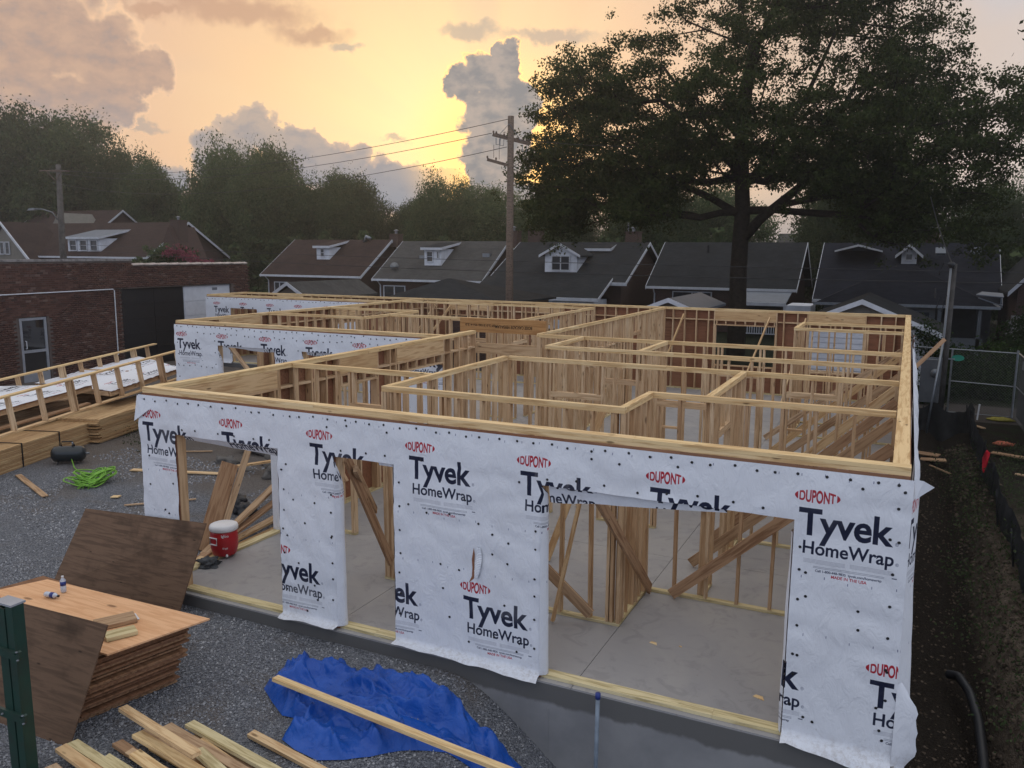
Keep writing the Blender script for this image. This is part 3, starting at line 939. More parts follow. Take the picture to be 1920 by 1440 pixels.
# post and header carrying the beam
t = thing('corner_post', 'cluster of upright posts under the left end of the orange beam', 'post', (-9.6, 9.6, 0))
for i in range(4): bx(t, 'post_board', -9.84 + i * .04, -9.802 + i * .04, 9.62, 9.76, 0.0, 2.68, M['stud'])
t = thing('door_header', 'level header board spanning the passage below the orange beam', 'header', (-8.6, 9.5, 2.3))
bx(t, 'header_board', -9.6, -7.66, 9.50, 9.54, 2.22, 2.46, M['stud'])
bx(t, 'header_board', -9.6, -7.66, 9.55, 9.59, 2.22, 2.46, M['stud'])

# ---- slanting braces, each one a loose board nailed up for now
def brace(label, p0, p1, m='dimwood', w=.038, th=.14, group=None, up=(0, 1, 0), name='brace_board'):
    o = beam(None, name, p0, p1, w, th, M[m], up=up)
    return tag(o, label, 'brace', group)
gR = 'slanting braces from the right wall down to the floor'
for i, (y, top, xl, mt, lab) in enumerate([
        (2.66, 2.36, -2.72, 'dimwood', 'nearest long brace slanting down behind the right of the large opening'),
        (3.9, 2.45, -2.75, 'oldwood', 'second brace from the front, in the room at the right wall'),
        (5.15, 2.5, -2.7, 'dimwood', 'brown brace just in front of the bare partition at the right wall'),
        (6.6, 2.5, -2.7, 'lumber', 'pale brace landing in front of the second long partition'),
        (8.6, 2.4, -2.9, 'oldwood', 'brace inside the narrow middle room at the right wall'),
        (11.2, 2.5, -2.8, 'lumber', 'pale brace beyond the long partitions at the right wall'),
        (13.1, 2.4, -3.1, 'oldwood', 'farthest brace, in front of the small closet')]):
    o = beam(None, 'wall_brace', (-.17, y, top), (xl, y + .04, .06), .038, .14, M[mt], up=(0, 0, 1)); tag(o, lab, 'brace', gR)
brace('board sloping from above the large opening down to the small partition corner', (-2.95, .2, 2.1), (-3.02, 2.72, .07), 'dimwood', .038, .14, up=(0, 0, 1))
brace('short wide board crossing low behind the left of the large opening', (-4.75, 1.54, 1.15), (-3.45, 1.54, .10), 'oldwood', .14, .038)
brace('thin pale prop leaning behind the left of the large opening', (-3.55, 1.52, 1.85), (-3.86, 1.30, .03), 'lumber', .04, .06)
brace('long board slanting down behind the narrow middle opening', (-6.12, .18, 2.12), (-6.40, 1.50, .30), 'dimwood', .038, .14, up=(0, 0, 1))
brace('second thinner board slanting behind the narrow middle opening', (-6.05, .25, 1.98), (-6.75, 1.65, .95), 'oldwood', .05, .09, up=(0, 0, 1))
brace('diagonal board inside the left corner of the front block, by the side wall', (-9.15, 3.1, 2.0), (-8.35, 3.1, .8), 'oldwood', .038, .12)
gB = 'pale props leaning against the rear wall'
for i, (x, dx, l) in enumerate([(-4.1, -.6, 'leaning pale prop in front of the window opening in the rear wall'), (-1.9 - 1.1, -.35, 'leaning pale prop just right of the rear window opening'),
                               (-6.9, -.45, 'leaning pale prop beside the long corridor partition'), (-16.6, -.7, 'pale prop at the far corner of the middle block'),
                               (-15.9, -.9, 'second pale prop near the far corner of the middle block')]):
    brace(l, (x, 19.9, 2.55), (x + dx, 17.8, .1), 'lumber', .09, .038, gB, up=(1, 0, 0), name='wall_prop')
brace('brown board sticking out of the right wall and over the garage corner', (.07, 13.5, 1.92), (.72, 14.2, 2.62), 'dimwood', .09, .04)
brace('long thin prop standing upright near the middle of the slab', (-4.9, 6.1, 2.2), (-5.3, 5.9, .03), 'lumber', .06, .04)
brace('pale prop leaning outward in the room behind the front partition', (-4.05, 3.6, 2.3), (-4.75, 3.2, .03), 'lumber', .10, .04)

# ================================================================== PRINTED WRAP
TW, TH = 1.405, 3.06
PXW = 1280; PXH = int(PXW * TH / TW)
img = np.zeros((PXH, PXW, 3), np.float32); img[:] = (.872, .882, .905)
def fill(v, tr, col, alpha=1.0):
    """v in metres within the tile (wraps round in x)"""
    for dx in (-TW, 0, TW):
        p = (v + np.array([dx, 0])) * (PXW / TW)
        if p[:, 0].max() < 0 or p[:, 0].min() > PXW: continue
        for t in tr:
            a, b, c = p[t]
            x0, x1 = int(max(0, min(a[0], b[0], c[0]))), int(min(PXW - 1, max(a[0], b[0], c[0]) + 1))
            y0, y1 = int(max(0, min(a[1], b[1], c[1]))), int(min(PXH - 1, max(a[1], b[1], c[1]) + 1))
            if x1 < x0 or y1 < y0: continue
            X, Y = np.meshgrid(np.arange(x0, x1 + 1) + .5, np.arange(y0, y1 + 1) + .5)
            d = (b[0] - a[0]) * (c[1] - a[1]) - (b[1] - a[1]) * (c[0] - a[0])
            if abs(d) < 1e-9: continue
            w1 = ((b[0] - X) * (c[1] - Y) - (b[1] - Y) * (c[0] - X)) / d
            w2 = ((c[0] - X) * (a[1] - Y) - (c[1] - Y) * (a[0] - X)) / d
            w3 = 1 - w1 - w2
            e = -1e-4
            k = (w1 >= e) & (w2 >= e) & (w3 >= e)
            s = img[y0:y1 + 1, x0:x1 + 1]
            s[k] = s[k] * (1 - alpha) + np.array(col) * alpha
def text(body, x, z, width, cap, col, bold=0.0, warp=None, spacing=1.0, alpha=1.0):
    v, tr = text_tris(body, bold, spacing)
    v = v.copy()
    v[:, 0] = (v[:, 0] - v[:, 0].min()) / (v[:, 0].max() - v[:, 0].min()) * width
    v[:, 1] = v[:, 1] / _cap * cap
    if warp: v[:, 1] = (v[:, 1] - cap / 2) * warp(v[:, 0] / width * 2 - 1) + cap / 2
    v += (x, z)
    fill(v, tr, col, alpha)
NAVY = (.105, .13, .22); RED = (.66, .13, .19); GR = (.70, .71, .745)
def logo(cx, cz):
    # red oval word with a small wedge at either end
    text('DUPONT', cx - .155, cz - .056, .31, .112, RED, .03, lambda u: 1.0 - .33 * np.abs(u) ** 2.2)
    for sgn in (-1, 1):
        n = 10; pts = [(cx + sgn * .167, cz - .036)] + [(cx + sgn * (.167 + .028 * math.sin(math.pi * i / n)), cz - .036 + .072 * i / n) for i in range(n + 1)]
        tr = [(0, i, i + 1) for i in range(1, n + 1)]
        fill(np.array(pts), np.array(tr), RED)
    text('Tyvek', cx - .15, cz - .365, .80, .245, NAVY, .023, None, .97)
    text('®', cx + .665, cz - .362, .028, .03, (.35, .37, .45))
    text('HomeWrap', cx - .10, cz - .545, .765, .118, NAVY, .018)
    text('®', cx + .68, cz - .545, .026, .028, (.35, .37, .45))
    for k in range(4):
        for (u0, w) in ((-.09, .36), (.31, .36)):
            z = cz - .60 - k * .011
            fill(np.array([(cx + u0, z), (cx + u0 + w, z), (cx + u0 + w, z + .006), (cx + u0, z + .006)]), np.array([(0, 1, 2), (0, 2, 3)]), GR, .8)
    for k in range(2):
        z = cz - .665 - k * .012
        fill(np.array([(cx + .0, z), (cx + .6, z), (cx + .6, z + .006), (cx + .0, z + .006)]), np.array([(0, 1, 2), (0, 2, 3)]), (.45, .47, .52), .6)
    text('Call 1-800-448-9835  tyvek.com/homewrap', cx + .02, cz - .712, .56, .022, (.25, .27, .34), .02)
    text('MADE IN THE USA', cx + .16, cz - .752, .30, .026, RED, .02)
    fill(np.array([(cx + .66, cz - .665), (cx + .70, cz - .665), (cx + .70, cz - .655), (cx + .66, cz - .655)]), np.array([(0, 1, 2), (0, 2, 3)]), NAVY, .7)
Z0 = -.33
logo(.35, 2.42 - Z0)
logo(.35 + TW / 2, .89 - Z0)
for zz, off in ((2.585, 0.0), (1.06, .1), (1.62, .05)):
    for i in range(7):
        x = off + i * TW / 7
        fill(np.array([(x, zz - Z0 + .012 * (i % 3)), (x + .006, zz - Z0 + .012 * (i % 3)), (x + .006, zz - Z0 + .024 + .012 * (i % 3)), (x, zz - Z0 + .024 + .012 * (i % 3))]), np.array([(0, 1, 2), (0, 2, 3)]), (.25, .27, .4), .8)
# soften to the pixel size that is used
im = bpy.data.images.new('wrap_print', PXW // 2, PXH // 2, alpha=False)
small = img[:PXH // 2 * 2].reshape(PXH // 2, 2, PXW // 2, 2, 3).mean((1, 3))
im.pixels.foreach_set(np.concatenate([small, np.ones((*small.shape[:2], 1), np.float32)], 2).astype(np.float32).ravel())
im.pack()

def wrapmat():
    m, T, b = mat('house_wrap', .6, .25)
    ti = T.new('ShaderNodeTexImage'); ti.image = im; ti.extension = 'REPEAT'
    uvn = T.new('ShaderNodeUVMap'); T.l.new(uvn.outputs[0], ti.inputs[0])
    geo = T.new('ShaderNodeNewGeometry').outputs['Position']
    n = T.noise(geo, 1.4, 4, .6)
    n2 = T.noise(T.vm('MULTIPLY', geo, (2.2, 2.2, 1.0)), 4.0, 4, .65, 1.0)
    c = T.mix(T.m('MULTIPLY', T.sstep(n, .5, .75), .22), ti.outputs[0], (.55, .55, .56))
    d = T.noise(geo, 9, 3, .7)
    c = T.mix(T.m('MULTIPLY', T.sstep(d, .70, .80), .35), c, (.45, .40, .36))
    sz = T.new('ShaderNodeSeparateXYZ'); T.l.new(geo, sz.inputs[0])
    mud = T.m('MULTIPLY', T.sstep(T.m('ADD', sz.outputs[2], T.m('MULTIPLY', T.noise(geo, 3.5, 4, .7), .5)), .46, .14), T.sstep(T.noise(geo, 22, 3, .7), .40, .66))
    c = T.mix(T.m('MULTIPLY', mud, .45), c, (.36, .31, .26))
    scf = T.noise(T.vm('MULTIPLY', geo, (1, 1, .25)), 2.3, 4, .7, 1.5)
    c = T.mix(T.m('MULTIPLY', T.sstep(scf, .60, .74), .22), c, (.52, .49, .46))
    T.l.new(c, b.inputs['Base Color'])
    bump(T, b, T.m('ADD', n2, T.m('MULTIPLY', scf, .5)), .035, .5)
    return m
M['wrap'] = wrapmat()

def wrinkle(s, z, k=1.0):
    a = noise.noise((s * 1.1, z * 1.4, 1.7)) * .014
    d = abs(noise.noise((s * 1.6 + z * 1.9, z * 1.1 - s * 1.2, 4.0)))
    b = -.018 * max(0, .22 - d) / .22
    e = .006 * noise.noise((s * 5 + z * 3, z * 5, 9))
    f = .010 * noise.noise((s * .8, z * 9.0, 3)) * max(0, 1 - abs(z - 2.1) / .8)
    return max(.006, k * (a + b + e + f) + .020 * k)

def sheet(parent, pos, us, vs, skip=None, uvf=None, m='wrap', name='house_wrap'):
    """grid sheet; pos(u,v) -> world point"""
    us = list(us); vs = list(vs)
    V = [pos(u, v) for v in vs for u in us]
    F = []; UV = []
    n = len(us)
    for j in range(len(vs) - 1):
        for i in range(n - 1):
            if skip and skip((us[i] + us[i + 1]) / 2, (vs[j] + vs[j + 1]) / 2): continue
            F.append((j * n + i, j * n + i + 1, (j + 1) * n + i + 1, (j + 1) * n + i))
            if uvf:
                for (u, v) in ((us[i], vs[j]), (us[i + 1], vs[j]), (us[i + 1], vs[j + 1]), (us[i], vs[j + 1])): UV.append(uvf(u, v))
    o = obj(parent, name, V, np.array(F), M[m], True, uvs=UV if uvf else None)
    return o

def grid(a, b, step, marks=()):
    pts = sorted({a, b} | {q for q in marks if a < q < b})
    out = []
    for p, q in zip(pts[:-1], pts[1:]):
        n = max(1, int(math.ceil((q - p) / step)))
        out += [p + (q - p) * i / n for i in range(n)]
    return out + [pts[-1]]

def caps(parent, pts, posf, r=.0145):
    mb = MB()
    for (s, z) in pts:
        c = posf(s, z); n = 8
        ring = [posf(s + r * math.cos(2 * math.pi * k / n), z + r * math.sin(2 * math.pi * k / n), .004) for k in range(n)]
        ring2 = [posf(s + r * .8 * math.cos(2 * math.pi * k / n), z + r * .8 * math.sin(2 * math.pi * k / n), .008) for k in range(n)]
        mb.add(ring + ring2, [tuple(range(n, 2 * n))] + [(i, (i + 1) % n, n + (i + 1) % n, n + i) for i in range(n)])
    mb.build('cap_nails', M['blackp'], parent, kind='stuff')

PH = .35                       # tile x of the logo centre
def front_wrap(parent, c, x0, x1, ops, phase, zb=lambda s: -.05, ztop=2.668, step=.055, k=1.0, flare=.05, uoff=0.0):
    U = lambda x: ((x - phase) + PH) / TW
    V = lambda z: (z - Z0) / TH
    def lift(s, z): return .006 + wrinkle(s, z, k) * min(1, (ztop - z) / .25 + .25)
    def P(s, z, d=0):
        return (s, c - lift(s, z) - d, z)
    zs = grid(.05, ztop, step, [o[3] for o in ops] + [o[2] for o in ops])
    xs = grid(x0, x1, step, [e for o in ops for e in (o[0], o[1])])
    hole = lambda s, z: any(o[0] < s < o[1] and o[2] <= z < o[3] and True for o in ops)
    # skirt below the plate, hanging loose over the slab edge
    n = len(xs)
    zsk = [-1, -.66, -.33]
    def PP(s, v):
        if v < 0:
            t = -v
            ze = .05 + (zb(s) - .05) * t
            fl = flare * t ** 1.5 * (1 + .8 * noise.noise((s * 2.3, 0, 6))) + .012 * noise.noise((s * 7, t * 3, 2))
            ov_ = .070 * sst(t, .0, .45)
            return (s, c - lift(s, ze) * (1 - .5 * t) - ov_ - max(0, fl), ze)
        return P(s, v)
    vs = zsk + zs
    def uvf(u, v):
        return (U(u), V(v if v >= 0 else .05 + (zb(u) - .05) * -v))
    sk = lambda s, v: (any(o[0] < s < o[1] and o[2] <= 0 for o in ops) if v < .05 else hole(s, v))
    wrap = sheet(parent, PP, xs, vs, sk, uvf)
    return wrap, P, U, V
def zbF(s):
    n = .03 * noise.noise((s * 3.1, 0, 2))
    if s < -8.75: return .0 + n
    if -7.02 <= s <= -6.15: return .035 + n + .02 * (s + 6.6)
    if -5.4 <= s <= -3.46: return .02 + n - .03 * (s + 4.4)
    if s > -.93: return .02 + n - .14 * (s + .93)
    return 0
wr, PF, UF, VF = front_wrap(wF, 0.0, -9.40, .03, OPF, -.745, zbF)

def P_front(s, z, d=0): 
    q = PF(s, z, d); return Vector(q)
capsF = []
for s in np.arange(-9.3, 0.0, .205): capsF.append((s + random.uniform(-.04, .04), 2.615 + random.uniform(-.018, .018)))
for s in np.arange(-9.25, 0, .42):
    if random.random() < .35: capsF.append((s + random.uniform(-.1, .1), 2.55 + random.uniform(-.05, .02)))
for (a, b, _, h) in OPF:
    for s in np.arange(a + .1, b, .31): capsF.append((s + random.uniform(-.05, .05), h + .07 + random.uniform(-.02, .03)))
    for z in np.arange(.35, 2.15, .27):
        if z + .3 < 2.18 and a > -8: capsF.append((a - .06 - random.uniform(0, .02), z + random.uniform(-.05, .05)))
        if b < -.5: capsF.append((b + .05 + random.uniform(0, .03), z + random.uniform(-.05, .05)))
for (a, b) in ((-9.3, -8.8), (-6.95, -6.2), (-5.25, -3.55), (-.85, -.03)):
    for _ in range(int(10 * (b - a)) + 3): capsF.append((random.uniform(a, b), random.uniform(.12, 2.3)))
for z in np.arange(.3, 2.4, .3): capsF.append((-.07 + random.uniform(-.02, .02), z))
caps(wF, capsF, P_front)

# wrap folded round the right-hand side of every pier (left jamb of each opening)
def jamb(parent, x, y0, ztop, bulge=.02, cut=.35, inw=1, zbot=.04, th=.15, phase=-.745, seed=1):
    ts = [0, .25, .5, .75, 1.0]; vs = grid(zbot, ztop, .08)
    def pos(t, z):
        fr = (z - zbot) / (ztop - zbot)
        lim = 1.0 if z < ztop - cut else max(.04, 1 - (z - (ztop - cut)) / cut)
        tt = t * lim
        b = bulge * math.sin(math.pi * min(1, tt)) * (1 + 1.2 * (1 - fr)) + .006 * noise.noise((z * 3, t * 2, seed)) + .006
        return (x + b - .010 * (t == 0), y0 - .036 + tt * (th + .024), z)
    U = lambda t, z: ((x + t * th - phase) + PH) / TW
    sheet(parent, pos, ts, vs, None, lambda t, z: (U(t, z), (z - Z0) / TH), name='jamb_flap')
jamb(wF, -7.02 + .93 - .06, 0, 2.12, .03, .40, seed=2)      # right side of the second pier
jamb(wF, -3.46, 0, 2.16, .03, .16, seed=3)
# left-hand jamb of the right pier, seen as a bright edge
def jambL(parent, x, y0, ztop, seed):
    def pos(t, z):
        return (x - .01 - .03 * math.sin(math.pi * t) * (1 + noise.noise((z * 1.3, 0, seed))), y0 - .012 + t * .15, z)
    sheet(parent, pos, [0, .33, .66, 1], grid(.04, ztop, .09), None, lambda t, z: (((x + .745) + PH - t * .15) / TW, (z - Z0) / TH), name='jamb_flap')
jambL(wF, -.93, 0, 2.05, 5); jambL(wF, -5.32, 0, 2.17, 7); jambL(wF, -7.02, 0, 2.17, 8)

# flaps hanging from the heads
def headflap(parent, a, b, z0, dropf, y0, seed, vshift, phase=-.745, tilt=.5):
    us = grid(a, b, .07); ts = [0, .33, .66, 1]
    def pos(s, t):
        d = dropf(s) * t
        return (s, y0 + .012 + tilt * d + .008 * noise.noise((s * 5, t * 2, seed)), z0 - d)
    sheet(parent, pos, us, ts, None, lambda s, t: ((s - phase + PH) / TW, (z0 - dropf(s) * t - vshift - Z0) / TH), name='head_flap')
headflap(wF, -3.40, -1.55, 2.183, lambda s: (.20 - .085 * (s + 3.4)) * (1 + .10 * noise.noise((s * 2.3, 0, 5))), 0.0, 3, .10, tilt=.25)
headflap(wF, -8.66, -7.04, 2.183, lambda s: .075 + .05 * (s + 8.66) * (1 + .1 * noise.noise((s * 4, 0, 2))), 0.0, 4, .20, tilt=.9)
headflap(wF, -5.55, -5.34, 2.183, lambda s: .05, 0.0, 5, .1)

# torn slit in the middle pier, sheathing showing, with the curled strip
mb = MB()
slit = [(-4.335, .94), (-4.30, 1.02), (-4.295, 1.12), (-4.30, 1.22), (-4.285, 1.29), (-4.27, 1.36), (-4.262, 1.28), (-4.268, 1.18), (-4.262, 1.08), (-4.27, 1.0)]
mb.add([P_front(s, z, .004) for s, z in slit], [tuple(range(len(slit)))])
mb.build('torn_slit', M['sheath'], wF)
def curl(u, v):
    s = -4.268 + u * .085 * (.45 + .55 * math.sin(v * 2.6 + .35)) + .035 * v; z = 1.02 + .36 * v
    q = P_front(s, z, .010 + .022 * math.sin(math.pi * u * .8) + .0035 * math.sin(v * 120)); return q
sheet(wF, curl, [0, .25, .5, .75, 1], [i / 90 for i in range(91)], None, lambda u, v: (.02, .02), name='curled_strip')
# gash at the foot of the right pier
mb = MB()
g = [(-.80, .015), (-.70, .030), (-.58, .01), (-.44, -.01), (-.40, -.03), (-.52, -.02), (-.66, -.012)]
mb.add([(s, -.055 - .02 * random.random(), z) for s, z in g], [tuple(range(len(g)))])
mb.build('torn_gash', M['sheath'], wF)
# fold at the upper left corner and triangle sticking out at the upper right
mb = MB(); mb.add([(-9.42, -.012, 2.66), (-9.12, -.03, 2.52), (-9.30, -.05, 2.40), (-9.47, -.04, 2.30)], [(0, 1, 2, 3)]); 
o = mb.build('corner_fold', M['wrap'], wF)
mb = MB(); mb.add([(.03, -.01, 2.68), (.10, -.02, 2.675), (.19, .02, 2.62), (.09, -.01, 2.54), (.05, -.02, 2.50)], [(0, 1, 2, 3, 4)])
mb.build('corner_fold', M['wrap'], wF)
# left return round the corner
def lret(u, z):
    b = .05 + .09 * math.exp(-((z - 2.2) / .5) ** 2) + .05 * math.exp(-((z - .3) / .5) ** 2)
    return (-9.40 - b * math.sin(math.pi * .5 * u) * (1 + .3 * noise.noise((z * 2, u, 1))), -.012 + .18 * u, z)
sheet(wF, lret, [0, .25, .5, .75, 1], grid(-.02, 2.63, .07), None, lambda u, z: ((-9.4 - u * .15 + .745 + PH) / TW, (z - Z0) / TH), name='corner_return')

# right wall outer wrap, bellied out from the studs
def rpos(y, z):
    t = min(1, max(0, (2.66 - z) / .16)) ** .7
    b = .006 + t * (.05 + .07 * abs(noise.noise((y * .7, z * .5, 3))) + .03 * noise.noise((y * 2.1, z * 1.2, 6)))
    if y < 1.0: b += .10 * (1 - y) * max(0, 1 - abs(z - .35) / .7)
    b = .012 + (b) * min(1, (y + .02) / .3)
    return (.014 + b, y, z)
sheet(wR, rpos, grid(-.01, 11.6, .12), grid(-.12, 2.66, .12), None, lambda y, z: ((y + .3) / TW, (z - Z0) / TH))
sheet(wR, rpos, grid(12.2, 20.1, .16), grid(-.05, 2.35, .16), None, lambda y, z: ((y + .9) / TW, (z - Z0) / TH))
def torn(u, v):
    y = -.01 + .05 * u; z = .78 - .86 * v
    w = (.04 + .16 * math.sin(math.pi * min(1, v * .9)) ** .7) * (1 + .25 * noise.noise((v * 6, 0, 4)))
    return (.03 + w * u, y - .05 * v - .03 * u * math.sin(v * 5), z)
sheet(wR, torn, [0, .3, .6, 1], [i / 14 for i in range(15)], None, lambda u, v: (.5 + u * .05, .02), name='torn_corner_strip')

# ---- middle wall wrap
OPW2 = [(-15.9, -14.05, .0, 2.19), (-13.2, -11.3, .0, 2.19)]
w2, PW2, UW2, VW2 = front_wrap(wW2, 7.95, -17.40, -9.345, OPW2, -17.14, lambda s: -.03, step=.09, k=1.3, flare=.03)
pw2 = lambda s, z, d=0: Vector(PW2(s, z, d))
cl = []
for row, zz in ((0, 2.62), (1, 2.47)):
    for s in np.arange(-17.3, -9.4, .19): cl.append((s + random.uniform(-.05, .05), zz + random.uniform(-.03, .03)))
for s in np.arange(-17.3, -15.95, .2): cl.append((s, 1.62 + random.uniform(-.02, .02)))
for z in np.arange(.4, 2.2, .3): cl += [(-17.28, z), (-15.98, z + .1), (-13.9, z), (-13.3, z), (-11.2, z + .1)]
caps(wW2, cl, pw2, .017)
jamb(wW2, -15.9, 7.95, 2.1, .03, .4, seed=12, phase=-17.14); jamb(wW2, -13.2, 7.95, 2.1, .03, .4, seed=13, phase=-17.14)
headflap(wW2, -15.75, -14.1, 2.19, lambda s: .07 + .03 * math.sin((s + 15) * 3), 7.95, 8, .15, -17.14)
headflap(wW2, -13.1, -11.35, 2.19, lambda s: .10 + .03 * math.sin((s + 15) * 3), 7.95, 9, .15, -17.14)
def lret2(u, z):
    b = .10 + .20 * max(0, 1 - abs(z - 1.3) / 1.3)
    return (-17.40 - b * math.sin(math.pi * .5 * u) * (1 + .3 * noise.noise((z * 2, u, 5))), 7.94 + .4 * u, z)
sheet(wW2, lret2, [0, .25, .5, .75, 1], grid(-.02, 2.5, .1), None, lambda u, z: ((u * .4 + .9) / TW, .02), name='corner_return')
brace('short board slanting across the window opening of the middle wall', (-15.75, 8.2, 2.15), (-14.6, 8.3, .9), 'oldwood', .04, .14, up=(0, 1, 0))
# ---- far wing wrap
OPW3 = [(-25.1, -23.7, .0, 2.24), (-21.5, -20.0, .9, 2.2)]
w3, PW3, UW3, VW3 = front_wrap(wW3, 17.9, -26.44, -17.5, OPW3, -25.82, lambda s: -.03, step=.16, k=1.3, flare=.03)
cl = []
for s in np.arange(-26.3, -17.6, .2): cl.append((s + random.uniform(-.05, .05), 2.62 + random.uniform(-.03, .03)))
caps(wW3, cl, lambda s, z, d=0: Vector(PW3(s, z, d)), .018)
# print reads a little larger on the deep side of the left wall wrap, seen through the openings
# (the outside of the left wall)
def lwpos(y, z): return (-9.34 - .008 - .02 * abs(noise.noise((y, z, 2))), y, z)
sheet(wL, lwpos, grid(.0, 7.95, .2, (.45, 2.45, 4.15, 5.25, 6.0, 7.75)), grid(-.05, 2.66, .2, (2.18, .9)),
      lambda y, z: (.45 < y < 2.45 and z < 2.18) or (4.15 < y < 5.25 and .9 < z < 2.18) or (6.0 < y < 7.75 and z < 2.18),
      lambda y, z: (-y / TW, (z - Z0) / TH))
jy = lambda y, zt, sd: sheet(wL, lambda t, z: (-9.35 + t * .16, y - .01 - .02 * math.sin(math.pi * t), z), [0, .5, 1], grid(.04, zt, .15), None, lambda t, z: (.3 + t * .05, (z - Z0) / TH), name='jamb_flap')
jy(2.45, 2.15, 1); jy(7.75, 2.15, 2)

# ================================================================== PLYWOOD STACK, SHEETS, LUMBER
def lerp(a, b, t): return a + (b - a) * t
t = thing('plywood_stack', 'tall stack of reddish plywood sheets with two wood offcuts on its top', 'plywood stack', (-8.3, -2.0, -.18))
zb_, zt_ = -.17, .60
NS = 32
rs = random.Random(5)
ang0 = math.radians(8)
for i in range(NS):
    z0 = zb_ + (zt_ - zb_) * i / NS; z1 = zb_ + (zt_ - zb_) * (i + 1) / NS - .004
    f = i / (NS - 1)
    # right end of the pile steps outward towards the top
    cx = -8.42 - .20 * (1 - f) + rs.uniform(-.055, .055); cy = -1.99 + rs.uniform(-.03, .03) - .10 * (1 - f)
    a = -math.radians(2.5) + rs.uniform(-.028, .028) + (0.035 if i % 9 == 4 else 0)
    L, Wd = 2.60, 1.06
    ux, uy = math.cos(a), math.sin(a); vx, vy = math.sin(math.radians(14)), math.cos(math.radians(14))
    P_ = lambda p, q: (cx + ux * p * L / 2 + vx * q * Wd / 2, cy + uy * p * L / 2 + vy * q * Wd / 2)
    c4 = [P_(-1, -1), P_(1, -1), P_(1, 1), P_(-1, 1)]
    if i == NS - 1: c4 = [(-9.88, -2.52), (-7.10, -2.50), (-6.80, -1.44), (-9.40, -1.50)]
    v = [(x, y, z0 + rs.uniform(0, .002)) for x, y in c4] + [(x, y, z1 + (rs.uniform(0, .004) if i < NS - 1 else .0)) for x, y in c4]
    obj(t, 'plywood_sheet', v, BOXF, M['ply'] if i >= NS - 1 else M['plyedge'])
def quadslab(name, label, c4, thick, m, cat='plywood sheet'):
    c4 = [Vector(c) for c in c4]; n = (c4[1] - c4[0]).cross(c4[3] - c4[0]).normalized() * thick
    o = obj(None, name, [*c4, *[c + n for c in c4]], BOXF, m)
    return tag(o, label, cat)
quadslab('leaning_sheet', 'large weathered dark plywood sheet leaning on the left corner pier beside the slab', [(-10.80, -.52, -.17), (-8.50, -.36, -.19), (-8.20, -.075, 1.06), (-10.52, -.075, .93)], .014, M['plydark'])
quadslab('leaning_sheet', 'dark plywood sheet leaning against the near side of the plywood stack', [(-9.6, -3.02, -.19), (-7.14, -2.95, -.19), (-6.97, -2.56, .96), (-9.45, -2.60, .93)], .014, M['plydark'])

def offcut(name, label, c, dims, rot, m='oldwood', cat='wood offcut'):
    o = bpy.data.objects.new(name, box_mesh(*dims, M[m], name)); COL.objects.link(o)
    o.location = c; o.rotation_euler = rot
    return tag(o, label, cat)
zt = .602
offcut('plank_offcut', 'larger brown plank offcut lying on white paper on the plywood stack', (-7.62, -1.98, zt + .022), (.40, .24, .04), (0, 0, math.radians(60)))
offcut('plank_offcut', 'smaller pale plank offcut on the plywood stack near its front edge', (-7.32, -2.16, zt + .022), (.30, .18, .04), (0, 0, math.radians(62)), 'treated')
mb = MB(); mb.add([(-7.90, -2.10, zt + .002), (-7.70, -2.16, zt + .002), (-7.46, -1.80, zt + .002), (-7.62, -1.72, zt + .004)], [(0, 1, 2, 3)])
tag(mb.build('paper_sheet', M['paper']), 'folded white paper sheet under the brown plank offcut', 'paper')
def bottle(label, loc, lying, h=.2):
    t = thing('water_bottle', label, 'bottle', loc)
    mb = MB(); mb.lathe((0, 0, 0), [(.026, 0), (.032, .012), (.032, .075), (.029, .08), (.032, .085), (.032, .145), (.012, .178), (.012, .183)], 14)
    lb = MB(); lb.lathe((0, 0, 0), [(.0326, .085), (.0326, .135)], 14)
    cp = MB(); cp.lathe((0, 0, 0), [(.014, .183), (.014, .2)], 12)
    Mx = Matrix.Translation(loc) @ (Matrix.Rotation(math.radians(lying[1]), 4, 'Z') @ Matrix.Rotation(math.radians(90), 4, 'Y') if lying else Matrix.Identity(4))
    if lying: Mx = Matrix.Translation(Vector((0, 0, .033))) @ Mx
    for q, n, m in ((mb, 'bottle_body', 'water'), (lb, 'bottle_label', 'label_blue'), (cp, 'bottle_cap', lying[2] if lying else 'whitep')):
        me = mesh_np(n, q.v, q.f, M[m], True); o = bpy.data.objects.new(n, me); place(o, t, Mx)
bottle('upright clear water bottle at the back edge of the plywood stack', (-8.86, -1.68, zt), None)
bottle('clear water bottle with a dark cap lying on its side on the plywood stack', (-8.93, -1.86, zt), (1, 8, 'blackp'))
bottle('upright water bottle on the far left corner of the stack, behind the green steel post', (-9.42, -2.12, zt), None)

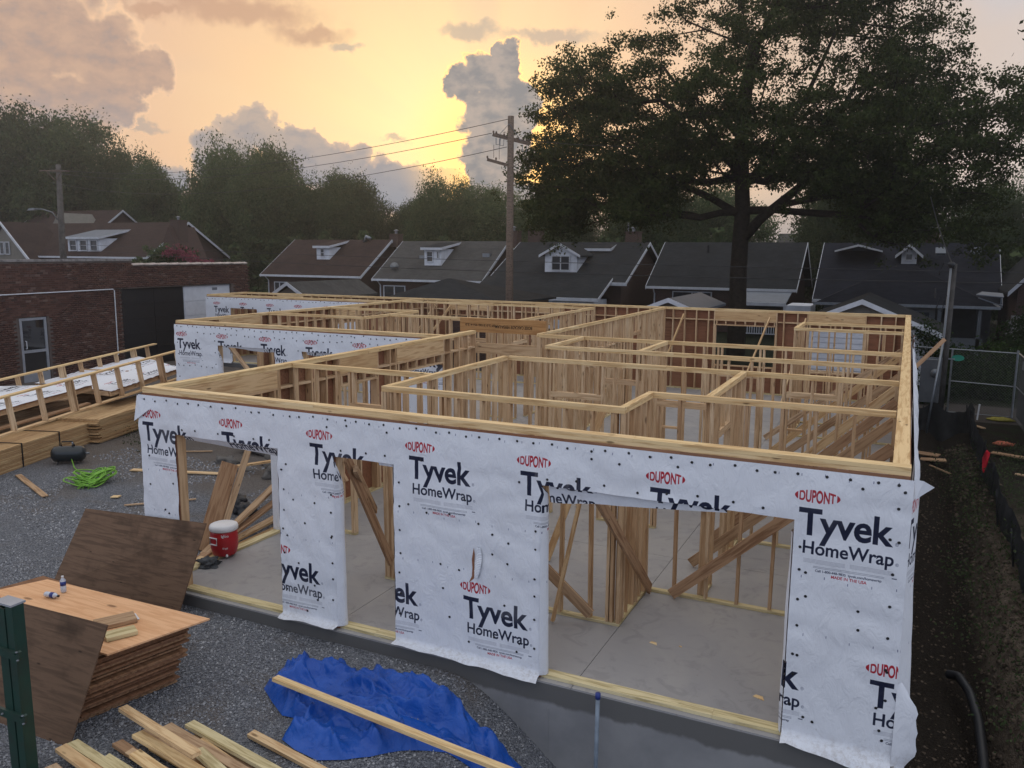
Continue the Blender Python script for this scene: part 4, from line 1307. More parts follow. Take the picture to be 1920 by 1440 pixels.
# ---- loose lumber heap at the bottom edge
g = 'loose boards heaped beside the plywood stack'
LB = [
    ((-6.93, -2.50, .06), (-5.55, -2.86, .16), .09, .038, 'lumber', 'short clean board lying crosswise on top of the board heap'),
    ((-6.22, -2.32, -.02), (-3.9, -2.72, -.02), .14, .038, 'treated', 'greenish board on the heap, farthest row towards the gravel'),
    ((-6.40, -2.44, -.03), (-4.0, -2.86, -.05), .14, .038, 'oldwood', 'knotty brown board in the middle of the heap'),
    ((-6.62, -2.54, -.09), (-4.2, -3.02, -.10), .14, .038, 'oldwood', 'dull board underneath the crossing board of the heap'),
    ((-7.05, -2.98, -.08), (-4.8, -3.35, -.08), .14, .038, 'treated', 'pale green board at the left front of the heap'),
    ((-7.02, -3.12, -.04), (-5.0, -3.5, -.04), .12, .038, 'lumber', 'cream board with a broken end at the left front of the heap'),
    ((-6.95, -3.28, -.12), (-5.2, -3.7, -.12), .14, .038, 'oldwood', 'lowest board at the bottom left of the heap'),
    ((-6.72, -2.75, -.12), (-4.6, -3.15, -.12), .14, .038, 'dimwood', 'dark weathered board at the base of the heap'),
    ((-5.95, -2.46, -.05), (-3.8, -2.98, -.07), .09, .038, 'lumber', 'narrow board along the right side of the heap'),
    ((-6.30, -2.90, -.02), (-4.4, -3.30, -.02), .14, .038, 'plate', 'wide clean board at the bottom edge of the heap'),
    ((-5.80, -2.62, -.01), (-4.0, -3.25, .02), .14, .038, 'treated', 'greenish board lying aslant over the right of the heap'),
    ((-6.55, -2.66, -.03), (-4.4, -3.05, -.01), .14, .038, 'plate', 'bright board running beneath the crossing board'),
]
for i, (a, b, w, th, m, lab) in enumerate(LB):
    if i: b = tuple(p + (q - p) * 1.4 for p, q in zip(a, b))
    tag(beam(None, 'loose_board', a, b, min(w, .105), th, M[m], roll=random.uniform(-.1, .1)), lab, 'board', g)
EX = ['thin stick between the greenish board and the knotty board', 'thin board peeking out at the far side of the heap', 'narrow board sunk low in the middle of the heap', 'narrow board near the steel post end of the heap',
      'slim board along the near side of the heap', 'pale slim board crossing under the bottom of the heap']
for i in range(6):
    y = -2.38 - .15 * i; x0 = -6.1 - .12 * i
    tag(beam(None, 'loose_board', (x0, y, -.09), (x0 + 3.4, y - .50 - .03 * (i % 3), -.10 + .02 * (i % 2)), .065 + .02 * (i % 2), .038, M[['oldwood', 'lumber', 'plate', 'stud', 'treated', 'lumber'][i]], roll=random.uniform(-.2, .2)), EX[i], 'board', g)
tag(beam(None, 'long_board', (-5.68, -2.06, -.12), (-3.6, -2.38, -.16), .09, .038, M['lumber'], roll=.05), 'single narrow board lying on the gravel between the tarp and the heap', 'board')
tag(beam(None, 'long_board', (-5.88, -1.47, .13), (-2.7, -1.67, -.01), .09, .038, M['plate'], roll=-.05), 'long clean board lying diagonally over the blue tarp', 'board')

# ---- blue tarp, crumpled
def tarp():
    out = [(-6.20, -1.30), (-6.28, -1.12), (-6.27, -.96), (-6.06, -.88), (-5.88, -.88), (-5.74, -.52), (-5.38, -.58), (-5.01, -.48), (-4.59, -.50), (-4.22, -.54), (-3.88, -.56), (-3.58, -.52), (-3.30, -.45),
           (-3.18, -.60), (-3.45, -.86), (-3.74, -1.04), (-3.98, -1.14), (-4.14, -1.34), (-4.28, -1.52), (-4.45, -1.80), (-4.62, -1.96), (-4.85, -2.08), (-5.15, -2.04), (-5.38, -1.96), (-5.31, -1.79), (-5.44, -1.60), (-5.66, -1.63), (-5.92, -1.48)]
    from mathutils.geometry import tessellate_polygon
    cx, cy = -4.95, -1.15
    N = len(out); rings = 54; V = []; F = []
    seg = 9
    o2 = []
    for i in range(N):
        a, b = out[i], out[(i + 1) % N]
        for k in range(seg): o2.append((lerp(a[0], b[0], k / seg), lerp(a[1], b[1], k / seg)))
    n = len(o2)
    def hgt(x, y, f):
        # f = 0 at the rim, 1 in the middle
        rim = min(1, f * 7)
        h = .015 + rim * .055
        wx = x + .10 * noise.noise((x * 2, y * 2, 11)); wy = y + .10 * noise.noise((x * 2, y * 2, 17))
        a = noise.noise((wx * 1.5 + wy * .4, wy * 2.1, 1)); b = noise.noise((wx * 3.0 + wy * 2.6, wy * 3.4 - wx * 1.2, 5)); c = noise.noise((wx * 6 - wy * 5, wy * 7 + wx * 3, 9)); e = noise.noise((wx * 13 + wy * 4, wy * 12, 2))
        ridge = (1 - abs(a) * 3.4) * .095 + max(-.2, 1 - abs(b) * 5.5) * .055 + max(-.2, 1 - abs(c) * 6.0) * .016 + max(-.1, 1 - abs(e) * 6) * .004
        h += rim * max(-.01, ridge) * 1.15
        # the big roll at the left, the long swell towards the right point
        h += rim * .15 * math.exp(-((x + 6.0) / .3) ** 2 - ((y + 1.2) / .22) ** 2)
        h += rim * .10 * math.exp(-((y + .80 - (x + 4.6) * .12) / .15) ** 2) * (1 if -6.0 < x < -3.9 else .5)
        h -= rim * .07 * math.exp(-((y + 1.05 - (x + 4.6) * .22) / .06) ** 2)
        return gz(x, y) + h
    for r in range(rings + 1):
        f = r / rings
        for (x, y) in o2:
            px, py = lerp(x, cx, f), lerp(y, cy + .15 * (x - cx) * -.25, f)
            V.append((px, py, hgt(px, py, f)))
    for r in range(rings):
        for k in range(n): F.append((r * n + k, r * n + (k + 1) % n, (r + 1) * n + (k + 1) % n, (r + 1) * n + k))
    o = obj(None, 'tarpaulin', V, F, M['tarp'], True)
    tag(o, 'crumpled bright blue tarpaulin spread on the gravel by the slab edge', 'tarpaulin')
tarp()

# ---- white plastic stake by the footing
t = thing('pipe_stake', 'grey plastic pipe standing upright in the pit in front of the footing', 'pipe', (-2.73, -.22, gz(-2.73, -.22)))
mb = MB(); mb.tube([(-2.73, -.22, gz(-2.73, -.22) - .1), (-2.72, -.22, .08)], .022, 10); mb.build('pipe', plain('grey_pipe', (.22, .27, .33), .5, .4, .3, 8), t, True)
mb = MB(); mb.tube([(-2.72, -.22, .05), (-2.72, -.22, .11)], .028, 10); mb.build('pipe_cap', M['label_blue'], t, True)

# ---- green steel post at the left edge
t = thing('steel_post', 'dark green steel channel post with two bolted clamps at the corner of the stack', 'steel post', (-7.15, -3.4, -.19))
px_, py_ = -7.10, -3.40
for (a, b, h) in ((-.13, -.02, 1.46), (.0, .09, 1.50)):
    mb = MB(); mb.box(px_ + a, px_ + b, py_ + .03, py_ + .045, -.25, h); mb.box(px_ + a, px_ + a + .014, py_ - .05, py_ + .03, -.25, h); mb.box(px_ + b - .014, px_ + b, py_ - .05, py_ + .03, -.25, h)
    mb.box(px_ + a, px_ + b, py_ - .065, py_ - .051, -.25, h)
    mb.build('channel', M['gsteel'], t)
mb = MB(); mb.box(px_ - .14, px_ + .10, py_ - .08, py_ + .06, 1.502, 1.52); mb.build('cap_plate', M['bronze'], t)
for z in (1.02, .42):
    mb = MB(); mb.box(px_ - .20, px_ + .12, py_ - .095, py_ - .067, z, z + .075)
    pts = [(px_ + .10, z - .02), (px_ + .15, z - .01), (px_ + .18, z + .03), (px_ + .185, z + .09), (px_ + .16, z + .10), (px_ + .15, z + .055), (px_ + .10, z + .05)]
    mb.prism([(x, py_ - .10, zz) for x, zz in pts], (0, .03, 0))
    c = mb.build('clamp', M['gsteel'], t)
    mb = MB()
    for (dx, dz) in ((.165, .095), (.17, .02), (-.12, .04)): mb.lathe((px_ + dx, py_ - .105, z + dz), [(.010, -.006), (.013, 0), (.010, .006)], 8)
    mb.build('bolt', M['galv'], c)

# ---- cooler
cx, cy = -9.22, 1.22
t = thing('drink_cooler', 'round red drink cooler with a white lid standing at the slab edge', 'cooler', (cx, cy, .04))
mb = MB(); mb.lathe((cx, cy, .04), [(.155, 0), (.175, .02), (.20, .13), (.205, .25), (.195, .36), (.185, .385)], 28); mb.build('cooler_body', M['red'], t, True)
mb = MB(); mb.lathe((cx, cy, .04), [(.20, .385), (.21, .395), (.212, .43), (.20, .462), (.17, .475), (.0, .478)], 28); mb.build('lid', M['whitep'], t, True)
mb = MB()
hx, hy = cx + .02, cy - .205
a = [(-.10, .20), (-.10, .30), (.03, .30), (.03, .20), (-.10, .20)]
mb.tube([(hx + u, hy + .0, .04 + z) for u, z in a], .012, 6); mb.build('handle', M['whitep'], t, True)
mb = MB(); mb.tube([(cx + .17, cy - .13, .08), (cx + .20, cy - .16, .08)], .018, 8); mb.build('spigot', M['whitep'], t, True)
def word3d(parent, body, loc, size, rot, m, name='lettering'):
    v, tr = text_tris(body, .02)
    v = v * size
    R3 = Matrix.Translation(loc) @ rot.to_4x4()
    V = [R3 @ Vector((a, b, 0)) for a, b in v]
    return obj(parent, name, V, np.array(tr), m)
rt = Matrix.Rotation(math.radians(38), 3, 'Z') @ Matrix.Rotation(math.radians(90), 3, 'X')
word3d(t, 'Igloo', (cx + .115, cy - .178, .36), .055, rt, M['whitep'])
word3d(t, '10 gal', (cx + .125, cy - .178, .18), .035, rt, M['whitep'])
# crumpled grey rag next to the cooler
def blob(name, label, cat, c, r, m, seed, flat=.5, n=14, amp=.5):
    V = []; F = []
    for i in range(n + 1):
        th = math.pi * i / n
        for k in range(2 * n):
            ph = math.pi * k / n
            d = Vector((math.sin(th) * math.cos(ph), math.sin(th) * math.sin(ph), math.cos(th)))
            rr = 1 + amp * noise.noise(d * 1.6 + Vector((seed, 0, 0))) + amp * .5 * noise.noise(d * 4 + Vector((seed, 3, 0)))
            V.append((c[0] + d.x * r[0] * rr, c[1] + d.y * r[1] * rr, c[2] + r[2] * .8 + d.z * r[2] * rr))
    for i in range(n):
        for k in range(2 * n): F.append((i * 2 * n + k, i * 2 * n + (k + 1) % (2 * n), (i + 1) * 2 * n + (k + 1) % (2 * n), (i + 1) * 2 * n + k))
    o = obj(None, name, V, F, m, True)
    if label: tag(o, label, cat)
    return o
blob('work_rag', 'crumpled grey and black bag on the slab edge at the foot of the cooler', 'rag', (-9.16, .82, -.02), (.17, .13, .07), plain('grey_cloth', (.09, .10, .11), .8, .2, .7, 9), 3, amp=.9)

# ---- boards through the left opening
gg = 'offcut boards outside the left doorway'
tag(beam(None, 'upright_plank', (-10.0, 1.55, -.17), (-10.35, 2.55, 1.0), .28, .04, M['dimwood'], up=(.6, -.4, .3)), 'wide brown plank standing tilted behind the red cooler', 'board', gg)
tag(beam(None, 'upright_plank', (-9.92, 1.75, -.17), (-10.2, 2.85, 1.22), .10, .09, M['oldwood'], up=(.6, -.4, .3)), 'square post tilted against the wide plank behind the cooler', 'board', gg)
labs = ['topmost raised board fanning out beyond the doorway', 'second raised board fanning out beyond the doorway', 'middle board of the fan, resting on the ground', 'lower long board of the fan beside the sill', 'board lying closest to the sill plate', 'short board under the fan of boards']
for i, (a, b, w) in enumerate([((-9.75, 1.30, -.10), (-9.9, 4.4, 1.05), .14), ((-9.72, 1.2, -.12), (-9.75, 4.6, .72), .14), ((-9.70, 1.1, -.12), (-9.80, 4.8, .10), .09),
                               ((-9.62, 1.0, -.14), (-9.62, 4.9, -.06), .09), ((-9.54, .95, -.14), (-9.50, 4.5, -.14), .07), ((-9.85, 1.5, -.16), (-10.2, 4.2, -.10), .09)]):
    tag(beam(None, 'loose_board', a, b, w, .038, M[['oldwood', 'dimwood', 'lumber', 'lumber', 'plate', 'oldwood'][i]]), labs[i], 'board', gg)
tag(beam(None, 'loose_board', (-12.9, 5.3, .0), (-10.4, 7.2, .35), .12, .04, M['lumber']), 'pale board propped on the rubble seen high in the doorway', 'board', gg)
# backpack
t = thing('backpack', 'black backpack lying on the gravel seen through the left opening', 'backpack', (-11.0, 3.35, -.2))
for (c, r, nm, s) in (((-11.15, 3.4, -.2), (.22, .17, .19), 'bag_body', 1), ((-10.78, 3.3, -.2), (.20, .15, .13), 'front_pocket', 5)):
    o = blob(nm, None, None, c, r, M['blackp'], s, amp=.55); w_ = o.matrix_world.copy() if False else Matrix.Translation(o.location)
    o.parent = t; o.matrix_basis = Matrix.Translation(t.location).inverted() @ WM.get(o.name, w_)
mb = MB(); mb.tube([(-11.3, 3.3, -.05), (-11.38, 3.2, .12), (-11.25, 3.15, .20), (-11.1, 3.2, .12)], .018, 6); mb.build('strap', M['blackp'], t, True)
# rubble
g = 'concrete rubble beyond the doorway'
RL = ['big grey rubble slab highest in the left doorway view', 'rubble chunk in front of the big slab', 'round pale stone among the rubble', 'flat brown rubble piece left of the pale stone', 'small rubble piece at the edge of the heap', 'broken rubble chunk at the right of the heap']
for i, (x, y, r) in enumerate([(-13.6, 7.2, (.75, .4, .22)), (-12.6, 6.4, (.5, .35, .18)), (-12.0, 5.5, (.22, .22, .18)), (-13.2, 5.6, (.45, .2, .08)), (-13.9, 6.0, (.3, .2, .1)), (-11.5, 6.3, (.45, .3, .2))]):
    blob('rubble_stone', RL[i], 'rubble', (x, y, -.24), r, M['stone'], i * 3.1, amp=.6, n=9)['group'] = g

# ---- air tank and hose, scrap on the gravel
tx, ty, tz = -16.95, 4.35, gz(-16.95, 4.35)
t = thing('air_compressor', 'black cylindrical air tank with a carry handle lying on the gravel by the lumber pile', 'air compressor', (tx, ty, tz))
d = Vector((.80, .55, 0)).normalized()
c = Vector((tx, ty, tz + .22))
pr = [(.0, -.36), (.12, -.34), (.17, -.29), (.18, -.2), (.18, .2), (.17, .29), (.12, .34), (0, .36)]
V = []; n = 20; b1 = Vector((0, 0, 1)); b2 = d.cross(b1)
for r, s in pr:
    for k in range(n): V.append(c + d * s + (b1 * math.cos(6.2832 * k / n) + b2 * math.sin(6.2832 * k / n)) * max(r, .001))
F = [(i * n + k, i * n + (k + 1) % n, (i + 1) * n + (k + 1) % n, (i + 1) * n + k) for i in range(len(pr) - 1) for k in range(n)]
obj(t, 'tank', V, F, plain('tank_paint', (.016, .022, .026), .3, .5, .2, 4), True)
mb = MB(); mb.tube([c + d * -.14 + b1 * .17, c + d * -.12 + b1 * .28, c + d * .10 + b1 * .28, c + d * .14 + b1 * .17], .016, 6); mb.build('handle', M['blackp'], t, True)
mb = MB(); mb.tube([c + d * .34, c + d * .44], .025, 8); mb.tube([c + d * .1 + b1 * .17, c + d * .12 + b1 * .27 + b2 * .06], .02, 6); mb.build('valve', M['galv'], t, True)
for s in (-.2, .2):
    mb = MB(); mb.tube([c + d * s - b1 * .15 - b2 * .10, c + d * s - b1 * .23 - b2 * .14], .016, 6); mb.tube([c + d * s - b1 * .15 + b2 * .10, c + d * s - b1 * .23 + b2 * .14], .016, 6); mb.build('foot', M['blackp'], t)
def hose():
    mb = MB(); rs = random.Random(3)
    cx, cy = -15.15, 3.55
    for L in range(17):
        pts = []
        ex = rs.uniform(.20, .33); ey = rs.uniform(.16, .36); ox, oy = rs.uniform(-.08, .08), rs.uniform(-.18, .10)
        a0 = rs.uniform(-.4, .3)
        for k in range(27):
            a = 2 * math.pi * k / 26
            u = math.cos(a) * ex * (1 + .15 * math.sin(3 * a + L)); v = math.sin(a) * ey
            x = cx + ox + u * math.cos(a0 - .6) - v * math.sin(a0 - .6) - .25 * (1 if v < 0 else 0) * abs(v); y = cy + oy + u * math.sin(a0 - .6) + v * math.cos(a0 - .6)
            pts.append((x, y, gz(x, y) + .03 + .014 * L * (.4 + .6 * abs(math.sin(a))) + .05 * math.exp(-((x - cx) ** 2 + (y - cy - .25) ** 2) * 12)))
        mb.tube(pts, .013, 5, False)
    for L in range(5):
        pts = [(cx + .05 + .04 * L + .1 * math.sin(k * .5 + L), cy + .34 - .13 * k + .02 * L, gz(cx, cy) + .25 - .045 * k + .1 * math.sin(k * .55)) for k in range(7)]
        mb.tube(pts, .013, 5)
    pts = [(cx - .4, cy + .1, gz(cx, cy) + .03), (cx - .8, cy + .35, gz(cx, cy) + .02), (cx - 1.3, cy + .55, gz(cx, cy) + .05), (-16.8, 4.3, -.05)]
    mb.tube(pts, .012, 5)
    o = mb.build('air_hose', M['hose'], None, True)
    tag(o, 'lime green air hose heaped in loops on the gravel beside the black tank', 'air hose')
hose()
SC = [((25, 0), (-16.95, 3.15), (-15.1, 2.45), .12, 'oldwood', 'thin brown slat lying on open gravel left of the green hose'),
      ((0, 0), (-17.4, 2.3), (-16.4, 2.15), .12, 'oldwood', 'short slat at the left edge of the gravel'),
      ((0, 0), (-15.2, 4.55), (-13.1, 5.1), .15, 'lumber', 'pale pointed board lying behind the green hose by the wrapped corner'),
      ((0, 0), (-13.2, 2.7), (-12.2, 3.5), .05, 'oldwood', 'thin stick on the gravel next to the wrapped left corner'),
      ((0, 0), (-12.75, 1.52), (-12.35, 1.10), .10, 'plate', 'little pale block of wood alone on the gravel'),
      ((0, 0), (-13.9, 3.0), (-13.75, 3.05), .12, 'plate', 'small light wood chip beside the green hose'),
      ((0, 0), (-15.7, 6.1), (-14.9, 6.6), .06, 'oldwood', 'thin stick on the dirt in front of the lumber piles')]
for (_, a, b, w, m, lab) in SC:
    tag(beam(None, 'scrap_board', (a[0], a[1], gz(*a) + .03), (b[0], b[1], gz(*b) + .035), w, .02, M[m]), lab, 'wood scrap', 'scraps of wood on the gravel')
# red tape scrap
mb = MB(); mb.box(-18.0, -17.8, 3.0, 3.06, -.19, -.16); tag(mb.build('red_tape', M['flag']), 'scrap of red tape at the left edge of the gravel', 'tape')
# slab crumbs and stains: wood chips on the floor
for i, (x, y, s, lab) in enumerate([(-2.62, 1.32, .10, 'pale wood chip on the slab left of centre in the large opening'), (-2.28, 1.38, .04, 'tiny wood chip right of the bigger chip on the slab'),
                           (-1.30, .62, .12, 'flat sliver of wood on the slab near the right pier')]):
    mb = MB(); mb.prism([(x, y, .001), (x + s, y - s * .3, .001), (x + s * .8, y + s * .3, .001), (x + s * .2, y + s * .4, .001)], (0, 0, .006)); tag(mb.build('wood_chip', M['plate']), lab, 'wood chip')

# ================================================================== PANELS AND LUMBER PILES AT THE LEFT
def pile(label, p0, p1, width, z0, z1, rows, cols, m, seed, jitter=.0, name='lumber_pile', bands=()):
    rs = random.Random(seed)
    p0, p1 = Vector((*p0, 0)), Vector((*p1, 0)); d = (p1 - p0).normalized(); nrm = Vector((d.y, -d.x, 0))
    t = thing(name, label, 'lumber pile', (p0.x, p0.y, z0))
    for r in range(rows):
        for c_ in range(cols):
            e0, e1 = rs.uniform(-jitter, jitter), rs.uniform(-jitter, jitter)
            a = p0 + d * e0 - nrm * (width * (c_ + .5) / cols - rs.uniform(-.012, .012)); b = p1 + d * e1 - nrm * (width * (c_ + .5) / cols + rs.uniform(-jitter, jitter) * .25)
            zz = z0 + (z1 - z0) * (r + .5) / rows
            beam(t, 'board', (a.x, a.y, zz), (b.x, b.y, zz), width / cols - .004, (z1 - z0) / rows - .007, M[m])
    for f in bands:
        q = p0.lerp(p1, f); mb = MB()
        e = nrm * .012
        w2 = nrm * (width + .012)
        mb.bar((q.x + e.x, q.y + e.y, z0), (q.x + e.x, q.y + e.y, z1 + .012), .03, .012, up=(nrm.x, nrm.y, 0))
        mb.bar((q.x + e.x, q.y + e.y, z1 + .012), (q.x - w2.x, q.y - w2.y, z1 + .012), .03, .01)
        mb.build('steel_band', M['blackp'], t)
    return t
pile('banded pile of long boards at the left edge under the tilted wall frames', (-16.35, -.2), (-18.35, 6.25), 1.1, -.20, .34, 13, 3, 'stack', 3, .05, bands=(.38, .60, .78))
pile('ragged pile of plywood sheets next to the banded pile, nearest the wrapped corner', (-18.0, 6.0), (-19.1, 9.6), 1.15, -.18, .42, 16, 1, 'stack', 9, .12)

def ladder(label, p0, p1, z0, z1, gap, m='lumber', zs=(0, 0), lean=.0, group=None, seed=2):
    """long open frame of two rails and short studs, on edge"""
    p0, p1 = Vector((*p0, 0)), Vector((*p1, 0)); L = (p1 - p0).length; d = (p1 - p0).normalized(); nrm = Vector((d.y, -d.x, 0))
    t = thing('wall_frame', label, 'wall frame', (p0.x, p0.y, z0), group)
    rise = zs[1]
    def P(s, z): 
        q = p0 + d * s + nrm * (-lean * (z - z0)); return (q.x, q.y, z + rise * s / L)
    beam(t, 'rail', P(0, z1), P(L, z1), .14, .038, M['plate'])
    beam(t, 'rail', P(0, z0), P(L, z0), .14, .038, M[m])
    n = int(L / gap)
    rs = random.Random(seed)
    for i in range(n + 1):
        s = min(L - .03, .03 + i * gap + rs.uniform(-.02, .02))
        beam(t, 'stud', P(s, z0 + .02), P(s, z1 - .02), .038, .14, M['stud'], up=(d.x, d.y, 0), roll=math.pi / 2)
        if i % 4 == 2: beam(t, 'stud', P(min(L - .02, s + .1), z0 + .02), P(min(L - .02, s + .1), z1 - .02), .038, .14, M['stud'], up=(d.x, d.y, 0), roll=math.pi / 2)
    return t
ladder('nearer tilted stud frame with a long pale rail on top of the lumber piles', (-16.9, .1), (-19.9, 10.4), .42, 1.22, .97, zs=(0, .34), lean=.15, seed=4)
ladder('farther tilted stud frame with a rail rising towards the black garage door', (-20.9, 3.3), (-23.6, 12.8), .55, 1.06, .85, zs=(0, .28), lean=.15, seed=5)
# wrapped wall sections lying face up
def panel(label, c4, th, seed, nst=12):
    c4 = [Vector(c) for c in c4]
    t = thing('wall_panel', label, 'wall panel', tuple(c4[0] - Vector((0, 0, .2))))
    e = c4[1] - c4[0]; w = c4[3] - c4[0]; n = e.cross(w).normalized()
    if n.z < 0: n = -n
    def pos(u, v):
        q = c4[0] + e * u + w * v + (c4[2] - c4[1] - w) * u * v
        q = q + n * (.010 + .025 * abs(noise.noise((u * 9, v * 4, seed))) + .018 * noise.noise((u * 30, v * 11, seed)))
        return tuple(q)
    sheet(t, pos, [i / 40 for i in range(41)], [i / 14 for i in range(15)], None, lambda u, v: ((u * e.length) / TW * 1.0 + .2, (v * w.length) / TH + .1))
    # plates and studs underneath
    dn = -n * .07
    beam(t, 'plate', c4[0] + dn + w * .02, c4[1] + dn + w * .02, .038, .13, M['stud'], up=tuple(n))
    beam(t, 'plate', c4[3] + dn - w * .02, c4[2] + dn - w * .02, .038, .13, M['stud'], up=tuple(n))
    sh = MB(); sh.add([*(c - n * .0005 for c in c4), *(c - n * .012 for c in c4)], BOXF); sh.build('sheathing_panel', M['sheath'], t)
    for i in range(nst + 1):
        a = c4[0] + e * (i / nst) * .99 + e * .005; b = c4[3] + (c4[2] - c4[3]) * (i / nst) * .99 + (c4[2] - c4[3]) * .005
        beam(t, 'stud', a + dn + (b - a) * .04, b + dn - (b - a) * .04, .038, .125, M['stud'], up=tuple(n))
panel('wrapped wall panel lying face up along the banded lumber pile', [(-18.05, 1.0, .80), (-19.7, 7.2, .98), (-22.5, 6.4, .85), (-20.9, .3, .62)], .1, 2, 15)
panel('second wrapped wall panel lying tilted beyond the first, near the middle wall', [(-19.0, 7.2, .86), (-20.1, 10.6, 1.0), (-23.4, 11.8, 1.02), (-22.4, 7.4, .80)], .1, 6, 9)
pile('stack of boards holding up the wrapped panels', (-19.2, 2.2), (-21.1, 9.2), 1.6, -.2, .55, 5, 3, 'oldwood', 21, .1, name='board_stack')
tag(beam(None, 'loose_board', (-18.3, 2.0, .45), (-19.4, 6.8, .58), .14, .04, M['dimwood'], roll=.1), 'dark board wedged slantwise under the wrapped panel', 'board')
tag(beam(None, 'loose_board', (-21.2, 9.0, 1.06), (-22.0, 8.6, 1.08), .08, .03, M['oldwood']), 'small scrap lying on the white wrapped panel', 'wood scrap')

# ================================================================== BRICK BUILDING AT LEFT
BX = -28.6
t = thing('brick_building', 'low dark red brick building with a glass door and a black garage doorway', 'building', (BX - 4, 14, -.3))
# backing walls (mortar); openings: glass door, garage door
holes = [(11.25, 12.32, -.2, 2.14), (15.66, 21.62, -.2, 3.02)]
mb = MB()
def wallpiece(y0, y1, z0, z1): mb.box(BX - .30, BX - .012, y0, y1, z0, z1)
wallpiece(2.0, 11.25, -.4, 4.12); wallpiece(11.25, 12.32, 2.14, 4.12); wallpiece(12.32, 15.66, -.4, 4.12); wallpiece(15.66, 16.17, 3.02, 4.12)
wallpiece(16.17, 21.62, 3.02, 3.92); wallpiece(21.62, 22.7, -.4, 3.92)
mb.build('mortar_wall', M['mortar'], t)
mb = MB(); mb.box(BX - 12, BX - .31, 22.4, 22.7, -.4, 3.9); mb.box(BX - 12, BX - .31, 2.0, 2.3, -.4, 4.1); mb.build('side_wall', M['hbrick'], t)
mb = MB(); mb.box(BX - 12, BX - .31, 2.31, 22.39, 3.5, 3.6); mb.build('flat_roof', M['roof_dark'], t)
# bricks
bl, bh, bd = .203, .0655, .10
pitch, rowh = .212, .0765
bricks = []
row = 0
z = -.38
while z < 4.05:
    y = 8.6 + (.106 if row % 2 else 0)
    while y < 22.6:
        top = 4.12 if y < 16.1 else 3.92
        y1 = y + bl
        ok = z + bh < top
        for (a, b, c_, d_) in holes:
            if a - .02 < y1 and y < b + .02 and z < d_ and z + bh > c_: ok = False
        if ok: bricks.append((y, z, row))
        y += pitch
    z += rowh; row += 1
# soldier course over the door
brick_me = box_mesh(bl, bd, bh, M['brick'], 'brick')
vis = [b for b in bricks if b[0] > 10.6 and b[1] > -.1]
near_first = sorted(vis, key=lambda b: (b[0] - 11.0) ** 2 * .6 + (b[1] - 3.0) ** 2 * 3)
single = set(near_first[:296])
rs = random.Random(4)
for (y, z, r) in single:
    o = bpy.data.objects.new('brick', brick_me)
    place(o, t, Matrix.Translation((BX - .05 + rs.uniform(-.003, .004), y + bl / 2, z + bh / 2)) @ Matrix.Rotation(math.pi / 2 + rs.uniform(-.006, .006), 4, 'Z'))
rest = [b for b in bricks if b not in single]
V = np.zeros((len(rest), 8, 3)); F = np.zeros((len(rest), 6, 4), int)
bf = np.array(BOXF)
for i, (y, z, r) in enumerate(rest):
    dx = rs.uniform(-.003, .004)
    x0, x1 = BX - .10 + dx, BX + dx
    V[i] = [(x0, y, z), (x1, y, z), (x1, y + bl, z), (x0, y + bl, z), (x0, y, z + bh), (x1, y, z + bh), (x1, y + bl, z + bh), (x0, y + bl, z + bh)]
    F[i] = bf + 8 * i
obj(t, 'brick_courses', V.reshape(-1, 3), F.reshape(-1, 4), M['brick'], kind='stuff')
for i in range(13):
    o = bpy.data.objects.new('lintel_brick', brick_me); place(o, t, Matrix.Translation((BX - .045, 11.30 + i * .080, 2.26)) @ Matrix.Rotation(math.pi / 2, 4, 'Z') @ Matrix.Rotation(math.pi / 2, 4, 'Y'))
# stone coping left, clay tile coping right
y = 8.6
while y < 16.1:
    L = rs.uniform(.55, .95); y1 = min(16.17, y + L)
    mb = MB(); mb.box(BX - .34, BX + .03, y + .006, y1 - .006, 4.122, 4.205 + rs.uniform(-.006, .008)); mb.build('coping_stone', M['limestone'], t); y = y1
y = 16.2
while y < 22.6:
    y1 = min(22.7, y + .62); mb = MB(); mb.prism([(BX - .33, y, 3.93), (BX + .04, y, 3.93), (BX + .04, y, 3.965), (BX - .15, y, 4.02), (BX - .33, y, 3.98)], (0, y1 - y - .012, .02)); mb.build('coping_tile', M['tile'], t); y = y1
# glass door
d = MB()
for (a, b, c_, e_) in ((11.27, 11.36, -.2, 2.12), (12.21, 12.30, -.2, 2.12), (11.36, 12.21, 2.03, 2.12), (11.36, 12.21, -.2, .12), (11.36, 12.21, .86, .96)): d.box(BX - .12, BX - .03, a, b, c_, e_)
dr = d.build('door', M['bronze'], t)
mb = MB(); mb.box(BX - .09, BX - .07, 11.36, 12.21, .96, 2.03); mb.box(BX - .09, BX - .07, 11.36, 12.21, .12, .86)
mb.build('pane', plain('door_glass', (.02, .022, .026), .03, 1.0, .05, 2), dr)
mb = MB(); mb.tube([(BX - .03, 11.44, 1.02), (BX + .03, 11.44, 1.02), (BX + .03, 11.44, 1.30), (BX - .03, 11.44, 1.30)], .015, 6); mb.build('handle', M['white'], dr)
